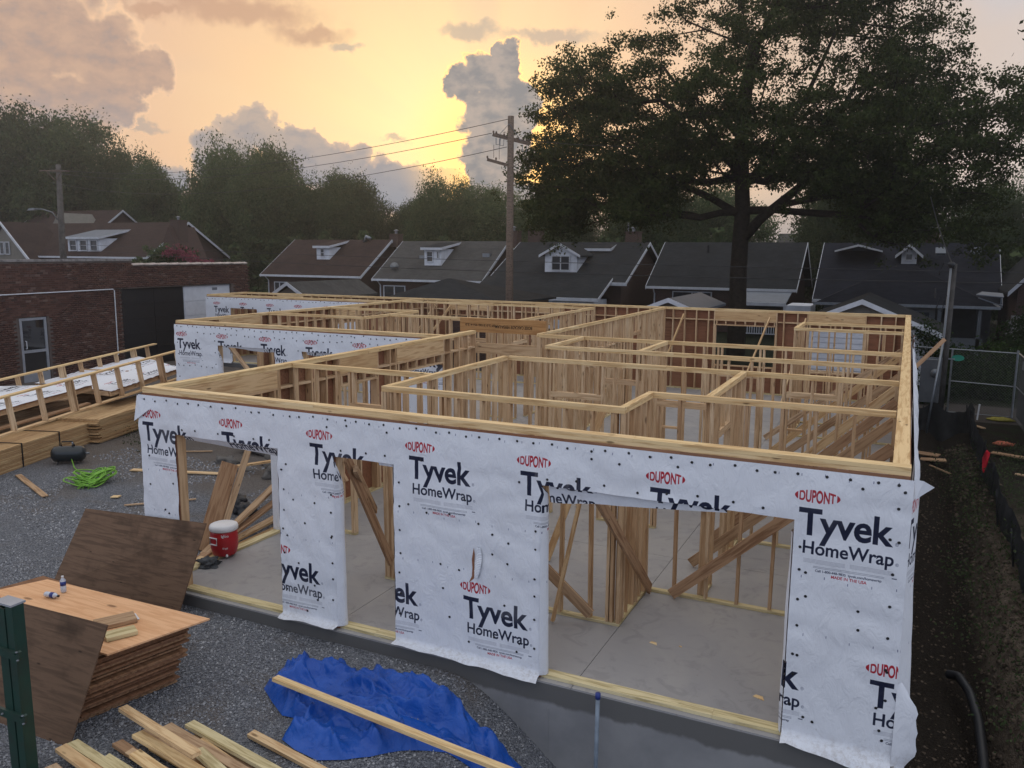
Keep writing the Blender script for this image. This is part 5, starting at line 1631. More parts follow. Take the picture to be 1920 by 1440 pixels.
# black sliding door and white door
for i in range(2):
    mb = MB(); mb.box(BX - .20, BX - .12, 15.70 + i * 1.57, 17.255 + i * 1.57, -.2, 3.0)
    for k in range(5): mb.box(BX - .119, BX - .105, 15.72 + i * 1.57, 17.235 + i * 1.57, -.1 + k * .62, -.06 + k * .62)
    mb.build('black_door_leaf', M['black'], t)
mb = MB(); mb.box(BX - .22, BX - .12, 18.86, 21.6, -.2, 3.0)
wd = mb.build('white_door', M['white'], t)
for k in range(5):
    mb = MB(); mb.box(BX - .118, BX - .098, 18.9, 21.56, -.17 + k * .63, .43 + k * .63); pnl = mb.build('door_panel', M['white'], wd)
mb = MB(); mb.box(BX - .097, BX - .09, 20.5, 20.8, 2.78, 2.90); mb.build('house_number', plain('faded_grey', (.2, .22, .25), .7), wd)
mb = MB(); mb.box(BX - .12, BX - .02, 15.5, 21.8, 3.02, 3.08); mb.box(BX - .10, BX + .02, 15.58, 15.66, -.2, 3.02); mb.build('door_lintel', M['black'], t)
# conduit
mb = MB(); mb.tube([(BX + .03, 8.6, 2.97), (BX + .03, 15.18, 3.02), (BX + .03, 15.24, 2.97), (BX + .03, 15.22, .4)], .022, 6); mb.build('conduit', M['white'], t)
mb = MB(); mb.tube([(BX + .03, 15.28, 3.05), (BX + .02, 15.5, 3.03), (BX + .02, 15.6, 2.9)], .015, 5); mb.build('cable', M['blackp'], t)

# ================================================================== HOUSES
def window(parent, x0, x1, y, z0, z1, n=2, frame='trim', depth=.05, muntin=True, facing=-1):
    mb = MB(); f = .07
    ya, yb = (y - depth, y + .03) if facing < 0 else (y - .03, y + depth)
    mb.box(x0, x0 + f, ya, yb, z0, z1); mb.box(x1 - f, x1, ya, yb, z0, z1); mb.box(x0 + f, x1 - f, ya, yb, z0, z0 + f); mb.box(x0 + f, x1 - f, ya, yb, z1 - f, z1)
    for i in range(1, n):
        xm = x0 + (x1 - x0) * i / n; mb.box(xm - .035, xm + .035, ya, yb, z0 + f, z1 - f)
    w = mb.build('window', M[frame], parent)
    for i in range(n):
        a = x0 + (x1 - x0) * i / n + (.04 if i else f); b = x0 + (x1 - x0) * (i + 1) / n - (.04 if i < n - 1 else f)
        mb = MB(); mb.box(a, b, y - .012, y + .012, z0 + f, (z0 + z1) / 2 - .02 if muntin else z1 - f)
        if muntin: mb.box(a, b, y - .010, y + .014, (z0 + z1) / 2 + .02, z1 - f)
        mb.build('pane', M['glass'], w)
    return w

def gable_house(label, x0, x1, ye, ym, ez, rz, roof, group='brick bungalows in a row beyond the alley', back=None, name='brick_house', ov=.45, base=-.6, trim='trim', wall='hbrick', trimw=.18):
    """ridge along X; rear slope faces -Y. x0..x1 roof extent, ye eave y, ym ridge y"""
    t = thing(name, label, 'house', ((x0 + x1) / 2, ym, base), group)
    yb = back or (2 * ym - ye)
    wx0, wx1 = x0 + ov, x1 - ov; wy0 = ye + ov
    sl = (rz - ez) / (ym - ye)
    zr = lambda y: ez + (y - ye) * sl if y <= ym else rz - (y - ym) * (rz - ez) / (yb - ym)
    mb = MB()
    mb.prism([(wx0, wy0, base), (wx0, yb - ov, base), (wx0, yb - ov, zr(yb - ov) - .15), (wx0, ym, rz - .15), (wx0, wy0, zr(wy0) - .15)], (wx1 - wx0, 0, 0))
    mb.build('wall', M[wall], t)
    mb = MB(); th = .14
    mb.prism([(x0, ye, ez - th), (x0, ym, rz - th), (x0, ym, rz), (x0, ye, ez)], (x1 - x0, 0, 0))
    mb.prism([(x0, ym, rz - th), (x0, yb, zr(yb) - th), (x0, yb, zr(yb)), (x0, ym, rz)], (x1 - x0, 0, 0))
    rf = mb.build('roof', M[roof], t)
    # white rake boards on both gables and the gutter
    for xx in (x0 - .03, x1 + .0):
        mb = MB()
        mb.prism([(xx, ye, ez - trimw - .04), (xx, ye, ez + .01), (xx, ym, rz + .01), (xx, ym, rz - trimw - .04)], (.03, 0, 0))
        mb.prism([(xx, ym, rz - trimw - .04), (xx, ym, rz + .01), (xx, yb, zr(yb) + .01), (xx, yb, zr(yb) - trimw - .04)], (.03, 0, 0))
        mb.build('rake_board', M[trim], t)
    mb = MB(); mb.box(x0, x1, ye - .12, ye - .001, ez - .16, ez + .0); mb.build('gutter', M[trim], t)
    mb = MB(); mb.tube([(x0 + .5, ye - .05, ez - .1), (x0 + .5, ye + .4, ez - .5), (x0 + .5, ye + .4, base)], .05, 6); mb.build('downspout', M[trim], t)
    t['_'] = 0; del t['_']
    return t, rf, zr

def dormer(parent, x0, x1, y, zb, zw, zr_, rz, kind='shed', win=1, roof='roof_brown', ym=50.5, tw=.15):
    """front wall at y from zb to zw; back runs into the slope"""
    slope_y = lambda z: None
    mb = MB()
    yb = min(ym - .1, y + 3.6)
    mb.box(x0, x1, y, yb, zb, zw)
    d = mb.build('dormer', M['siding'], parent)
    if kind == 'shed':
        mb = MB(); mb.prism([(x0 - .2, y - .25, zw - .02), (x0 - .2, yb + .5, zr_), (x0 - .2, yb + .5, zr_ + .1), (x0 - .2, y - .25, zw + .1)], (x1 - x0 + .4, 0, 0)); mb.build('dormer_roof', M[roof], d)
        mb = MB(); mb.box(x0 - .2, x1 + .2, y - .27, y - .252, zw - .08, zw + .11); mb.prism([(x1 + .2, y - .25, zw - .08), (x1 + .2, yb + .5, zr_ - .04), (x1 + .2, yb + .5, zr_ + .12), (x1 + .2, y - .25, zw + .12)], (.02, 0, 0)); mb.build('dormer_trim', M['trim'], d)
    else:
        xm = (x0 + x1) / 2; ap = zr_
        mb = MB(); mb.prism([(x0, y, zw), (x1, y, zw), (xm, y, ap - .12)], (0, yb - y, 0)); mb.build('dormer_gable', M['siding'], d)
        mb = MB(); o_ = .35
        sl = (ap - zw) / (xm - x0)
        mb.prism([(x0 - o_, y - .3, zw - o_ * sl), (xm, y - .3, ap), (xm, y - .3, ap + .1), (x0 - o_, y - .3, zw - o_ * sl + .1)], (0, yb - y + .6, 0))
        mb.prism([(x1 + o_, y - .3, zw - o_ * sl), (xm, y - .3, ap), (xm, y - .3, ap + .1), (x1 + o_, y - .3, zw - o_ * sl + .1)], (0, yb - y + .6, 0))
        mb.build('dormer_roof', M[roof], d)
        mb = MB()
        mb.prism([(x0 - o_, y - .32, zw - o_ * sl - .06), (xm, y - .32, ap - .06), (xm, y - .32, ap + .12), (x0 - o_, y - .32, zw - o_ * sl + .12)], (0, .018, 0))
        mb.prism([(x1 + o_, y - .32, zw - o_ * sl - .06), (xm, y - .32, ap - .06), (xm, y - .32, ap + .12), (x1 + o_, y - .32, zw - o_ * sl + .12)], (0, .018, 0))
        mb.build('dormer_trim', M['trim'], d)
    return d

def chimney(parent, x, y, z0, z1, w=.55, pot=True, m='chimbrick'):
    mb = MB(); mb.box(x - w / 2, x + w / 2, y - w / 2, y + w / 2, z0, z1); mb.box(x - w / 2 - .05, x + w / 2 + .05, y - w / 2 - .05, y + w / 2 + .05, z1 + .001, z1 + .08)
    c = mb.build('chimney', M[m], parent)
    if pot:
        mb = MB(); mb.lathe((x, y, z1 + .081), [(.11, 0), (.11, .22), (.2, .24), (.2, .29), (.02, .36)], 10); mb.build('chimney_pot', M['galv'], c)

# house 1, brown roof
t, rf, zr = gable_house('brick bungalow with brown roof and small white shed dormer, beside the grey roofed one', -49.0, -38.9, 46, 50.5, 2.60, 5.50, 'roof_brown')
d = dormer(t, -44.6, -43.3, 47.9, 3.85, 4.85, 5.40, 5.5, 'shed', roof='roof_brown'); window(d, -44.2, -43.75, 47.88, 4.05, 4.75, 1)
window(t, -47.9, -46.2, 46.42, .9, 2.0, 3); chimney(t, -37.9 - .9, 51, 4.9, 5.9, .8)
mb = MB(); mb.tube([(-41.4, 50.2, 5.3), (-41.2, 50.2, 5.75), (-40.8, 50.2, 5.55)], .16, 8); mb.build('roof_vent', M['galv'], t, True)
# house 2, grey roof
t, rf, zr = gable_house('brick bungalow with grey shingle roof, two-window white dormer and round satellite dish', -37.8, -28.2, 46, 50.5, 2.45, 5.38, 'roof_grey')
d = dormer(t, -33.95, -32.5, 47.5, 3.5, 4.75, 5.25, 5.4, 'shed', roof='roof_dark'); window(d, -33.75, -33.15, 47.48, 3.75, 4.6, 1); window(d, -32.85, -32.6, 47.48, 4.0, 4.6, 1, muntin=False)
window(t, -37.0, -35.0, 46.42, .75, 1.95, 2, depth=.08)
mb = MB(); mb.lathe((0, 0, 0), [(.02, .0), (.2, .05), (.34, .14)], 14)
me = mesh_np('satellite_dish', mb.v, mb.f, M['galv'], True); o = bpy.data.objects.new('satellite_dish', me)
place(o, t, Matrix.Translation((-36.3, 46.9, 3.35)) @ Matrix.Rotation(math.radians(65), 4, 'X') @ Matrix.Rotation(math.radians(25), 4, 'Y'))
for (x, y) in ((-34.9, 48.3), (-29.5, 48.6)):
    mb = MB(); mb.box(x, x + .6, y, y + .5, zr(y) + .02, zr(y) + .3); mb.build('roof_vent', M['galv'], t)
chimney(t, -27.0 - 1.1, 51.2, 4.9, 6.1, .9)
# house 3, dark roof with the big dormer and lower rear roof
t, rf, zr = gable_house('brick bungalow with near-black roof, wide white gabled dormer and low white rear porch', -27.2, -17.0, 45.0, 50.5, 2.62, 5.32, 'roof_dark')
d = dormer(t, -23.3, -20.9, 46.2, 3.0, 4.45, 5.10, 5.3, 'gable', roof='roof_dark'); window(d, -22.8, -21.4, 46.18, 3.3, 4.35, 2)
d2 = dormer(t, -21.2, -19.6, 49.2, 4.3, 4.75, 5.2, 5.3, 'shed', roof='roof_dark')
mb = MB(); mb.prism([(-27.4, 42.6, 1.55), (-27.4, 45.3, 2.75), (-27.4, 45.3, 2.88), (-27.4, 42.6, 1.68)], (9.4, 0, 0)); mb.build('porch_roof', M['roof_dark'], t)
mb = MB(); mb.box(-27.4, -18.0, 42.48, 42.58, 1.45, 1.66); mb.prism([(-18.0, 42.5, 1.45), (-18.0, 45.3, 2.72), (-18.0, 45.3, 2.90), (-18.0, 42.5, 1.68)], (.03, 0, 0)); mb.box(-18.2, -16.9, 44.9, 45.0, 2.40, 2.56); mb.build('porch_trim', M['trim'], t)
mb = MB(); mb.box(-27.0, -18.4, 42.9, 45.4, -.6, 1.5); pw_ = mb.build('porch_wall', M['siding'], t)
for a in (-26.6, -24.2, -21.6, -19.9): window(pw_, a, a + 1.6 if a < -22 else a + 1.1, 42.88, .25, 1.25, 2)
chimney(t, -26.2, 51.2, 4.9, 6.2, .95, False); chimney(t, -18.4, 51.0, 5.0, 6.0, .95)
mb = MB(); mb.tube([(-18.9, 51.3, 5.2), (-18.9, 51.3, 7.7)], .05, 6); mb.build('vent_pipe', M['galv'], t)
# house 4
t, rf, zr = gable_house('brick bungalow with plain charcoal roof right behind the oak trunk', -15.9, -6.35, 46, 50.5, 2.40, 5.32, 'roof_dark')
window(t, -14.2, -11.6, 46.42, 1.0, 2.1, 2)
mb = MB(); mb.prism([(-9.8, 43.4, 1.62), (-9.8, 46.4, 2.25), (-9.8, 46.4, 2.33), (-9.8, 43.4, 1.70)], (3.2, 0, 0)); mb.build('porch_roof', M['roof_lt'], t)
mb = MB(); mb.box(-9.8, -6.6, 43.3, 43.39, 1.5, 1.70); 
for x in (-9.7, -6.75): mb.box(x, x + .14, 43.45, 43.6, -.5, 1.6)
mb.build('porch_post', M['trim'], t)
mb = MB(); mb.box(-9.1, -7.1, 43.5, 43.56, .35, .43); mb.box(-9.1, -7.1, 43.5, 43.56, -.22, -.16)
for i in range(15): mb.box(-9.08 + i * .14, -9.03 + i * .14, 43.51, 43.55, -.16, .35)
mb.build('railing', M['trim'], t)
mb = MB(); mb.box(-9.4, -7.2, 46.28, 46.42, -.5, 1.5); mb.build('rear_door', M['porchdark'], t)
mb = MB(); mb.box(-12.7, -12.55, 49.4, 49.55, 4.6, 5.1); mb.build('vent_pipe', M['blackp'], t)
# house 5, blue-black hip
t, rf, zr = gable_house('house with slate dark roof, eyebrow vent, tiny white dormer and two skylights', -5.3, 4.6, 45.2, 50.5, 1.9, 5.30, 'roof_blue', wall='porchgrey')
d = dormer(t, -.66, .18, 48.5, 3.95, 4.72, 5.10, 5.3, 'gable', roof='roof_blue'); window(d, -.47, -.01, 48.48, 4.2, 4.66, 1, muntin=False)
mb = MB(); mb.prism([(-4.45, 47.9, 4.70), (-3.1, 47.9, 5.05), (-1.72, 47.9, 4.70), (-1.72, 47.9, 4.80), (-3.1, 47.9, 5.18), (-4.45, 47.9, 4.80)], (0, .1, 0)); e = mb.build('eyebrow_vent', M['trim'], t)
mb = MB(); mb.prism([(-4.45, 48.0, 4.78), (-3.1, 48.0, 5.15), (-1.72, 48.0, 4.78)], (0, 2.0, .02)); mb.build('vent_roof', M['roof_blue'], e)
for x in (1.15, 3.0):
    mb = MB(); mb.prism([(x, 48.0, 4.55), (x + .55, 48.0, 4.55), (x + .55, 48.5, 4.9), (x, 48.5, 4.9)], (0, -.08, .12)); mb.build('skylight', M['roof_lt'], t)
chimney(t, 1.0, 51, 5.1, 6.0, .75)
# its low hipped rear roof and porch
def hip(parent, x0, x1, y0, y1, ez, ax, ay, az, m, th=.1):
    mb = MB(); V = [(x0, y0, ez), (x1, y0, ez), (x1, y1, ez), (x0, y1, ez), (ax[0], ay, az), (ax[1], ay, az)]
    mb.add(V, [(0, 1, 5, 4), (1, 2, 5), (2, 3, 4, 5), (3, 0, 4)]); mb.add([(a, b, c - th) for a, b, c in V[:4]], [(0, 3, 2, 1)])
    mb.add([V[0], V[1], (x1, y0, ez - th), (x0, y0, ez - th)], [(0, 3, 2, 1)]); mb.add([V[1], V[2], (x1, y1, ez - th), (x1, y0, ez - th)], [(0, 3, 2, 1)])
    return mb.build('hip_roof', M[m], parent)
hip(t, -4.6, 3.95, 39.5, 46.5, 2.02, (-.6, -.1), 42.6, 4.05, 'roof_blue')
mb = MB(); mb.box(-4.7, -1.6, 39.38, 39.48, 1.9, 2.04); mb.box(-.75, 4.0, 39.36, 39.48, 1.92, 2.06); mb.box(3.97, 4.05, 39.5, 43, 1.92, 2.04); mb.build('gutter', M['galv'], t)
mb = MB(); mb.box(-4.2, 1.2, 40.2, 45.5, -.5, 1.9); w5 = mb.build('rear_wall', M['porchgrey'], t)
window(w5, -.2, 1.0, 40.18, .7, 1.7, 2, 'porchgrey')
mb = MB(); mb.box(1.25, 3.2, 42.5, 45.4, -.5, 1.9); mb.build('porch_back', M['porchdark'], t)
mb = MB(); mb.box(1.2, 3.5, 39.7, 42.4, -.15, -.02); mb.box(1.2, 3.4, 39.7, 39.78, -.02, .42); mb.build('porch_deck', M['porchgrey'], t)
for x in (1.3, 3.1):
    mb = MB(); mb.box(x, x + .17, 39.7, 39.87, -.5, 1.9); mb.build('porch_post', M['porchgrey'], t)
# awning and small lean-tos
mb = MB(); mb.prism([(2.9, 39.2, 2.62), (4.1, 39.2, 2.52), (4.1, 39.9, 2.68), (3.2, 39.9, 2.74)], (0, 0, .04)); mb.tube([(4.0, 39.2, 2.5), (4.0, 39.2, 2.2)], .03, 5); mb.tube([(3.0, 39, 2.5), (4.1, 39.3, 2.1)], .03, 5); mb.build('awning', M['roof_lt'], t)
mb = MB(); mb.box(-6.3, -5.0, 41.2, 44, -.5, 1.7); mb.build('shed_wall', M['siding'], t)
# right-hand house
t = thing('brick_house', 'steep gabled brick house cut off by the right edge of the frame', 'house', (8, 44, -.6), 'brick bungalows in a row beyond the alley')
mb = MB(); mb.prism([(4.9, 41.5, -.6), (11.5, 41.5, -.6), (11.5, 41.5, 2.9), (8.2, 41.5, 6.6), (4.9, 41.5, 2.9)], (0, 9, 0)); mb.build('wall', M['hbrick'], t)
mb = MB(); mb.prism([(4.45, 41, 2.55), (8.2, 41, 6.85), (8.2, 41, 7.0), (4.45, 41, 2.70)], (0, 10, 0)); mb.prism([(11.95, 41, 2.55), (8.2, 41, 6.85), (8.2, 41, 7.0), (11.95, 41, 2.70)], (0, 10, 0)); mb.build('roof', M['roof_dark'], t)
mb = MB(); mb.prism([(4.42, 40.95, 2.50), (8.2, 40.95, 6.8), (8.2, 40.95, 7.02), (4.42, 40.95, 2.74)], (0, .04, 0)); mb.build('rake_board', M['trim'], t)
for k in range(8):
    for j in range(3):
        mb = MB(); mb.box(4.5 + j * .42 + (.2 if k % 2 else 0), 4.88 + j * .42 + (.2 if k % 2 else 0), 41.2, 41.45, -.5 + k * .26, -.27 + k * .26); mb.build('stone_block', M['limestone'], t)
# far left houses
t, rf, zr = gable_house('long brown roofed brick house with three-window white dormer and a front gable', -84.5, -60.5, 44.5, 49.5, 3.9, 7.1, 'roof_brown', name='brick_house')
d = dormer(t, -71.4, -67.0, 45.2, 4.15, 5.55, 6.5, 7, 'shed', roof='roof_lt', ym=49)
for i in range(3): window(d, -71.1 + i * 1.40, -70.1 + i * 1.40, 45.18, 4.4, 5.4, 1, depth=.1)
mb = MB(); mb.prism([(-81.2, 43.5, 2.0), (-74.9, 43.5, 2.0), (-74.9, 43.5, 3.7), (-78.1, 43.5, 6.6), (-81.2, 43.5, 3.7)], (0, 4, 0)); fg = mb.build('front_gable', M['stucco'], t)
mb = MB()
for s in (-1, 1): mb.prism([(-78.1, 43.2, 6.85), (-78.1, 43.2, 7.1), (-78.1 + s * 3.9, 43.2, 3.5), (-78.1 + s * 3.9, 43.2, 3.2)], (0, .12, 0))
mb.build('gable_trim', M['trim'], fg)
mb = MB()
for s in (-1, 1): mb.prism([(-78.1, 43.3, 6.95), (-78.1, 43.3, 7.08), (-78.1 + s * 3.9, 43.3, 3.45), (-78.1 + s * 3.9, 43.3, 3.3)], (0, 4.5, 0))
mb.build('gable_roof', M['roof_brown'], fg)
for x in (-78.7, -77.9): window(fg, x, x + .65, 43.45, 4.0, 5.2, 1)
chimney(t, -59.6, 47.5, 4.5, 7.1, 1.0)
mb = MB(); mb.prism([(-61.9, 46.5, 3.0), (-58.0, 46.5, 3.0), (-59.8, 46.5, 6.6)], (0, 3, 0)); mb.build('end_gable', M['hbrick'], t)
t, rf, zr = gable_house('brown hipped roof rising behind the long house at the far left', -92.0, -78.0, 52, 57, 5.2, 8.8, 'roof_brown')
mb = MB(); mb.prism([(-82.5, 51.5, 6.6), (-79.5, 51.5, 6.6), (-81.0, 51.5, 8.3)], (0, 4, 0)); mb.build('front_gable', M['stucco'], t)
# distant roofs through the trees
t, rf, zr = gable_house('distant grey gabled house roof glimpsed right of the oak trunk', -12.5, -4.5, 78, 82, 4.4, 6.6, 'roof_grey', group=None)
t, rf, zr = gable_house('distant white trimmed gable glimpsed above the brown roof', -60.5, -56.5, 72, 74, 4.6, 6.6, 'roof_grey', group=None)

# ================================================================== GARAGES
def garage(label, xl, xr, y0, y1, ez, az, roof, wall, base=-.5, ov=.3, face=None):
    t = thing('garage', label, 'garage', ((xl + xr) / 2, y0, base), 'garages along the alley')
    xm = (xl + xr) / 2; sl = (az - ez) / (xm - xl)
    mb = MB(); mb.prism([(xl + ov, y0 + .3, base), (xr - ov, y0 + .3, base), (xr - ov, y0 + .3, ez + ov * sl - .15), (xm, y0 + .3, az - .15), (xl + ov, y0 + .3, ez + ov * sl - .15)], (0, y1 - y0 - .6, 0))
    w = mb.build('wall', M[wall], t)
    mb = MB()
    for x in (xl, xr): mb.prism([(x, y0, ez - .1), (xm, y0, az - .1), (xm, y0, az), (x, y0, ez)], (0, y1 - y0, 0))
    mb.build('roof', M[roof], t)
    mb = MB()
    for x in (xl, xr): mb.prism([(x, y0 - .03, ez - .17), (xm, y0 - .03, az - .17), (xm, y0 - .03, az + .012), (x, y0 - .03, ez + .012)], (0, .028, 0))
    mb.build('rake_board', M['trim'], t)
    return t, w
t, w = garage('small garage with grey shingles and a tan gable, first from the left behind the frame', -29.45, -26.85, 24.9, 30.9, 2.25, 3.02, 'roof_grey', 'stucco')
garage('garage with blue-grey metal roof and white rake, right of the tall pole', -9.95, -7.6, 24.9, 30.6, 2.33, 2.80, 'roof_metal', 'stucco')
t = thing('garage', 'garage with black pyramid roof just left of the tall pole', 'garage', (-19.6, 27.5, -.5), 'garages along the alley')
hip(t, -22.6, -16.2, 24.9, 31.2, 2.35, (-20.3, -20.1), 27.3, 3.30, 'roof_dark'); mb = MB(); mb.box(-22.3, -16.5, 25.2, 30.9, -.5, 2.3); mb.build('wall', M['hbrick'], t)
t, w = garage('white sided garage with black roof and ivy, behind the right end of the frame', -4.45, 1.25, 24.5, 31.0, 1.85, 2.98, 'roof_dark', 'siding', trimw=None) if False else garage('white sided garage with black roof and ivy, behind the right end of the frame', -4.45, 1.25, 24.5, 31.0, 1.78, 2.98, 'roof_dark', 'siding')
k = 0
z = -.45
while z < 2.0:      # lap siding boards
    hw = min(2.5, (2.9 - z) / .42); xa = max(-4.13, -1.6 - hw); xb = min(.93, -1.6 + hw)
    mb = MB(); mb.prism([(xa, 24.80, z), (xa, 24.765, z), (xa, 24.785, z + .2)], (xb - xa, 0, 0)); mb.build('siding_board', M['siding'], t); z += .2
mb = MB(); mb.prism([(-4.1, 24.78, 1.95), (.9, 24.78, 1.95), (-1.6, 24.78, 2.80)], (0, -.02, 0)); mb.build('gable_panel', M['stucco'], t)
mb = MB(); mb.box(.80, .95, 24.70, 24.76, -.45, 1.75); mb.build('corner_board', M['trim'], t)

# ================================================================== POLES AND WIRES
def catenary(a, b, sag, n=24):
    a, b = Vector(a), Vector(b)
    return [a.lerp(b, i / n) - Vector((0, 0, sag * 4 * (i / n) * (1 - i / n))) for i in range(n + 1)]
t = thing('utility_pole', 'tall brown utility pole with two crossarms against the sunset cloud', 'utility pole', (-15.38, 24, -.5))
mb = MB(); mb.tube([(-15.40, 24, -.6), (-15.39, 24, 4), (-15.37, 24, 10.08)], [.17, .155, .125], 12); mb.build('pole', M['polewood'], t, True)
A0, A1 = Vector((-16.10, 23.80, 9.36)), Vector((-14.68, 24.25, 8.98))
mb = MB(); mb.bar(A0, A1, .10, .13); ca = mb.build('crossarm', M['polewood'], t)
mb = MB(); mb.bar(A0 + Vector((0, .22, .03)), A1 + Vector((0, .22, .03)), .10, .12); mb.build('crossarm', M['polewood'], t)
mb = MB(); mb.bar((-15.37, 23.84, 9.75), (-15.85, 23.84, 9.32), .03, .01); mb.bar((-15.37, 23.84, 9.75), (-14.95, 24.12, 9.08), .03, .01); mb.build('arm_brace', M['galv'], t)
for f in (.02, .10, .32, .72, .97):
    q = A0.lerp(A1, f); mb = MB(); mb.lathe(q + Vector((0, 0, .066)), [(.02, 0), (.045, .03), (.03, .05), (.045, .07), (.02, .1)], 8); mb.build('insulator', M['polewood'], t)
for f in (.12, .22, .86):
    q = A0.lerp(A1, f) - Vector((0, .09, .10))
    mb = MB(); mb.tube([q, q - Vector((0, 0, .26)), q - Vector((-.18, 0, .28)), q - Vector((-.20, 0, .02))], .018, 5); mb.build('switch_bracket', M['galv'], t)
mb = MB(); mb.bar((-16.30, 23.7, 8.36), (-15.40, 23.92, 8.10), .09, .12); lo = mb.build('lower_crossarm', M['polewood'], t)
for x, z in ((-16.32, 8.40), (-15.92, 8.32)):
    mb = MB(); mb.lathe((x, 23.75, z), [(.02, 0), (.04, .04), (.04, .09), (.015, .12)], 8); mb.build('insulator', M['polewood'], lo)
mb = MB(); mb.tube([(-14.95, 23.9, 8.55), (-14.90, 23.9, 8.2), (-15.25, 23.9, 8.0)], .012, 5); mb.tube([(-16.05, 23.8, 8.95), (-16.05, 23.8, 8.42)], .009, 5); mb.tube([(-15.8, 23.8, 8.9), (-15.8, 23.8, 8.36)], .009, 5); mb.build('jumper_wire', M['wire'], t)
def wire(label, a, b, sag, r=.012, n=24, group='overhead wires'):
    mb = MB(); mb.tube(catenary(a, b, sag, n), r, 5)
    o = mb.build('power_line', M['wire'], None); tag(o, label, 'power line', group)
wire('uppermost wire running left from the top of the tall pole', (-15.45, 23.9, 9.95), (-66, 40, 11.2), 1.1, .013)
wire('wire running left from the upper crossarm of the tall pole', (-16.15, 23.8, 9.42), (-66.2, 39.8, 11.0), 1.2, .013)
wire('thinner wire running left below the crossarm of the tall pole', (-15.5, 23.9, 8.85), (-66, 40, 10.1), 1.4, .013)
wire('upper of the two long low cables crossing in front of the house roofs', (-62, 39.2, 4.95), (8.5, 21.6, 4.05), .25, .013, 40)
wire('lower thicker cable crossing in front of the house roofs', (-62, 39.2, 4.55), (8.5, 21.6, 3.78), .45, .017, 40)
wire('wire running right from the crossarm of the tall pole into the oak', (-14.7, 24.2, 9.1), (-11.6, 28.5, 9.2), .05, .014)
wire('service wire rising leftward from the top of the short right pole', (.98, 20.5, 4.35), (.4, 30.5, 6.9), .15, .018)
# left pole with lamp
t = thing('utility_pole', 'grey weathered pole with a street lamp arm in front of the far left house', 'utility pole', (-65.1, 40, -.4))
mb = MB(); mb.tube([(-65.15, 40, -.4), (-65.1, 40, 5), (-64.85, 40, 11.5)], [.28, .26, .20], 12); mb.build('pole', plain('grey_pole', (.12, .11, .10), .9, .1, .4, 3), t, True)
mb = MB(); mb.bar((-66.8, 39.7, 11.05), (-63.2, 39.7, 10.9), .1, .12); mb.bar((-66.0, 39.7, 11.0), (-65.0, 39.7, 10.2), .05, .05); mb.bar((-64.0, 39.7, 10.95), (-64.9, 39.7, 10.2), .05, .05); mb.build('crossarm', M['polewood'], t)
mb = MB(); mb.tube([(-65.2, 39.8, 7.0), (-65.5, 39.6, 7.6), (-66.3, 39.3, 7.85), (-67.0, 39.1, 7.85)], .05, 6); arm = mb.build('lamp_arm', M['galv'], t, True)
mb = MB(); mb.prism([(-67.9, 39.0, 7.75), (-66.9, 39.0, 7.78), (-66.9, 39.0, 7.95), (-67.6, 39.0, 7.92)], (0, .3, 0)); mb.build('lamp_head', M['galv'], t)
# right pole
t = thing('utility_pole', 'short service pole with white conduit and meter boxes at the right of the frame', 'utility pole', (.97, 20.5, -.7))
mb = MB(); mb.tube([(1.02, 20.5, -.7), (1.06, 20.5, 4.32)], [.085, .07], 10); mb.build('pole', plain('pole_dark', (.075, .07, .065), .9, .1, .4, 4), t, True)
mb = MB(); mb.tube([(.78, 20.3, -.6), (.93, 20.34, 2.0), (.96, 20.38, 4.2)], .035, 8); mb.build('conduit', plain('grey_conduit', (.17, .18, .19), .5, .4, .2, 4), t, True)
mb = MB(); mb.tube([(.92, 20.25, 2.0), (.66, 19.6, -.75)], .03, 8); mb.build('conduit_lower', M['galv'], t, True)
mb = MB(); mb.lathe((.97, 20.4, 4.2), [(.07, 0), (.10, .06), (.10, .14), (.05, .18)], 10); mb.tube([(.96, 20.3, 4.3), (.75, 20.2, 4.35), (.65, 20.2, 4.0)], .018, 5); mb.build('weatherhead', M['blackp'], t, True)
mb = MB(); mb.tube([(.72, 20.2, 3.3), (.66, 20.2, 3.0), (.8, 20.2, 2.9), (.9, 20.2, 3.4)], .02, 5); mb.tube([(.6, 20.2, 3.6), (.6, 20.2, 3.3)], .03, 5); mb.build('drip_loop', M['wire'], t)
mb = MB(); mb.box(.40, 1.0, 21.0, 21.25, .0, 1.35); bxm = mb.build('meter_cabinet', M['porchgrey'], t)
mb = MB(); mb.lathe((0, 0, 0), [(.13, 0), (.13, .05), (.10, .09)], 14); me = mesh_np('meter', mb.v, mb.f, M['galv'], True); o = bpy.data.objects.new('meter', me); place(o, bxm, Matrix.Translation((.80, 20.99, .95)) @ Matrix.Rotation(math.radians(90), 4, 'X'))
mb = MB(); mb.box(.35, 1.3, 20.7, 20.74, 1.42, 1.46); mb.build('strut', M['galv'], t)
for z in (-.1, -.4):
    mb = MB(); mb.box(.25, .42, 20.3, 20.45, z, z + .18); mb.build('outlet_box', M['galv'], t)

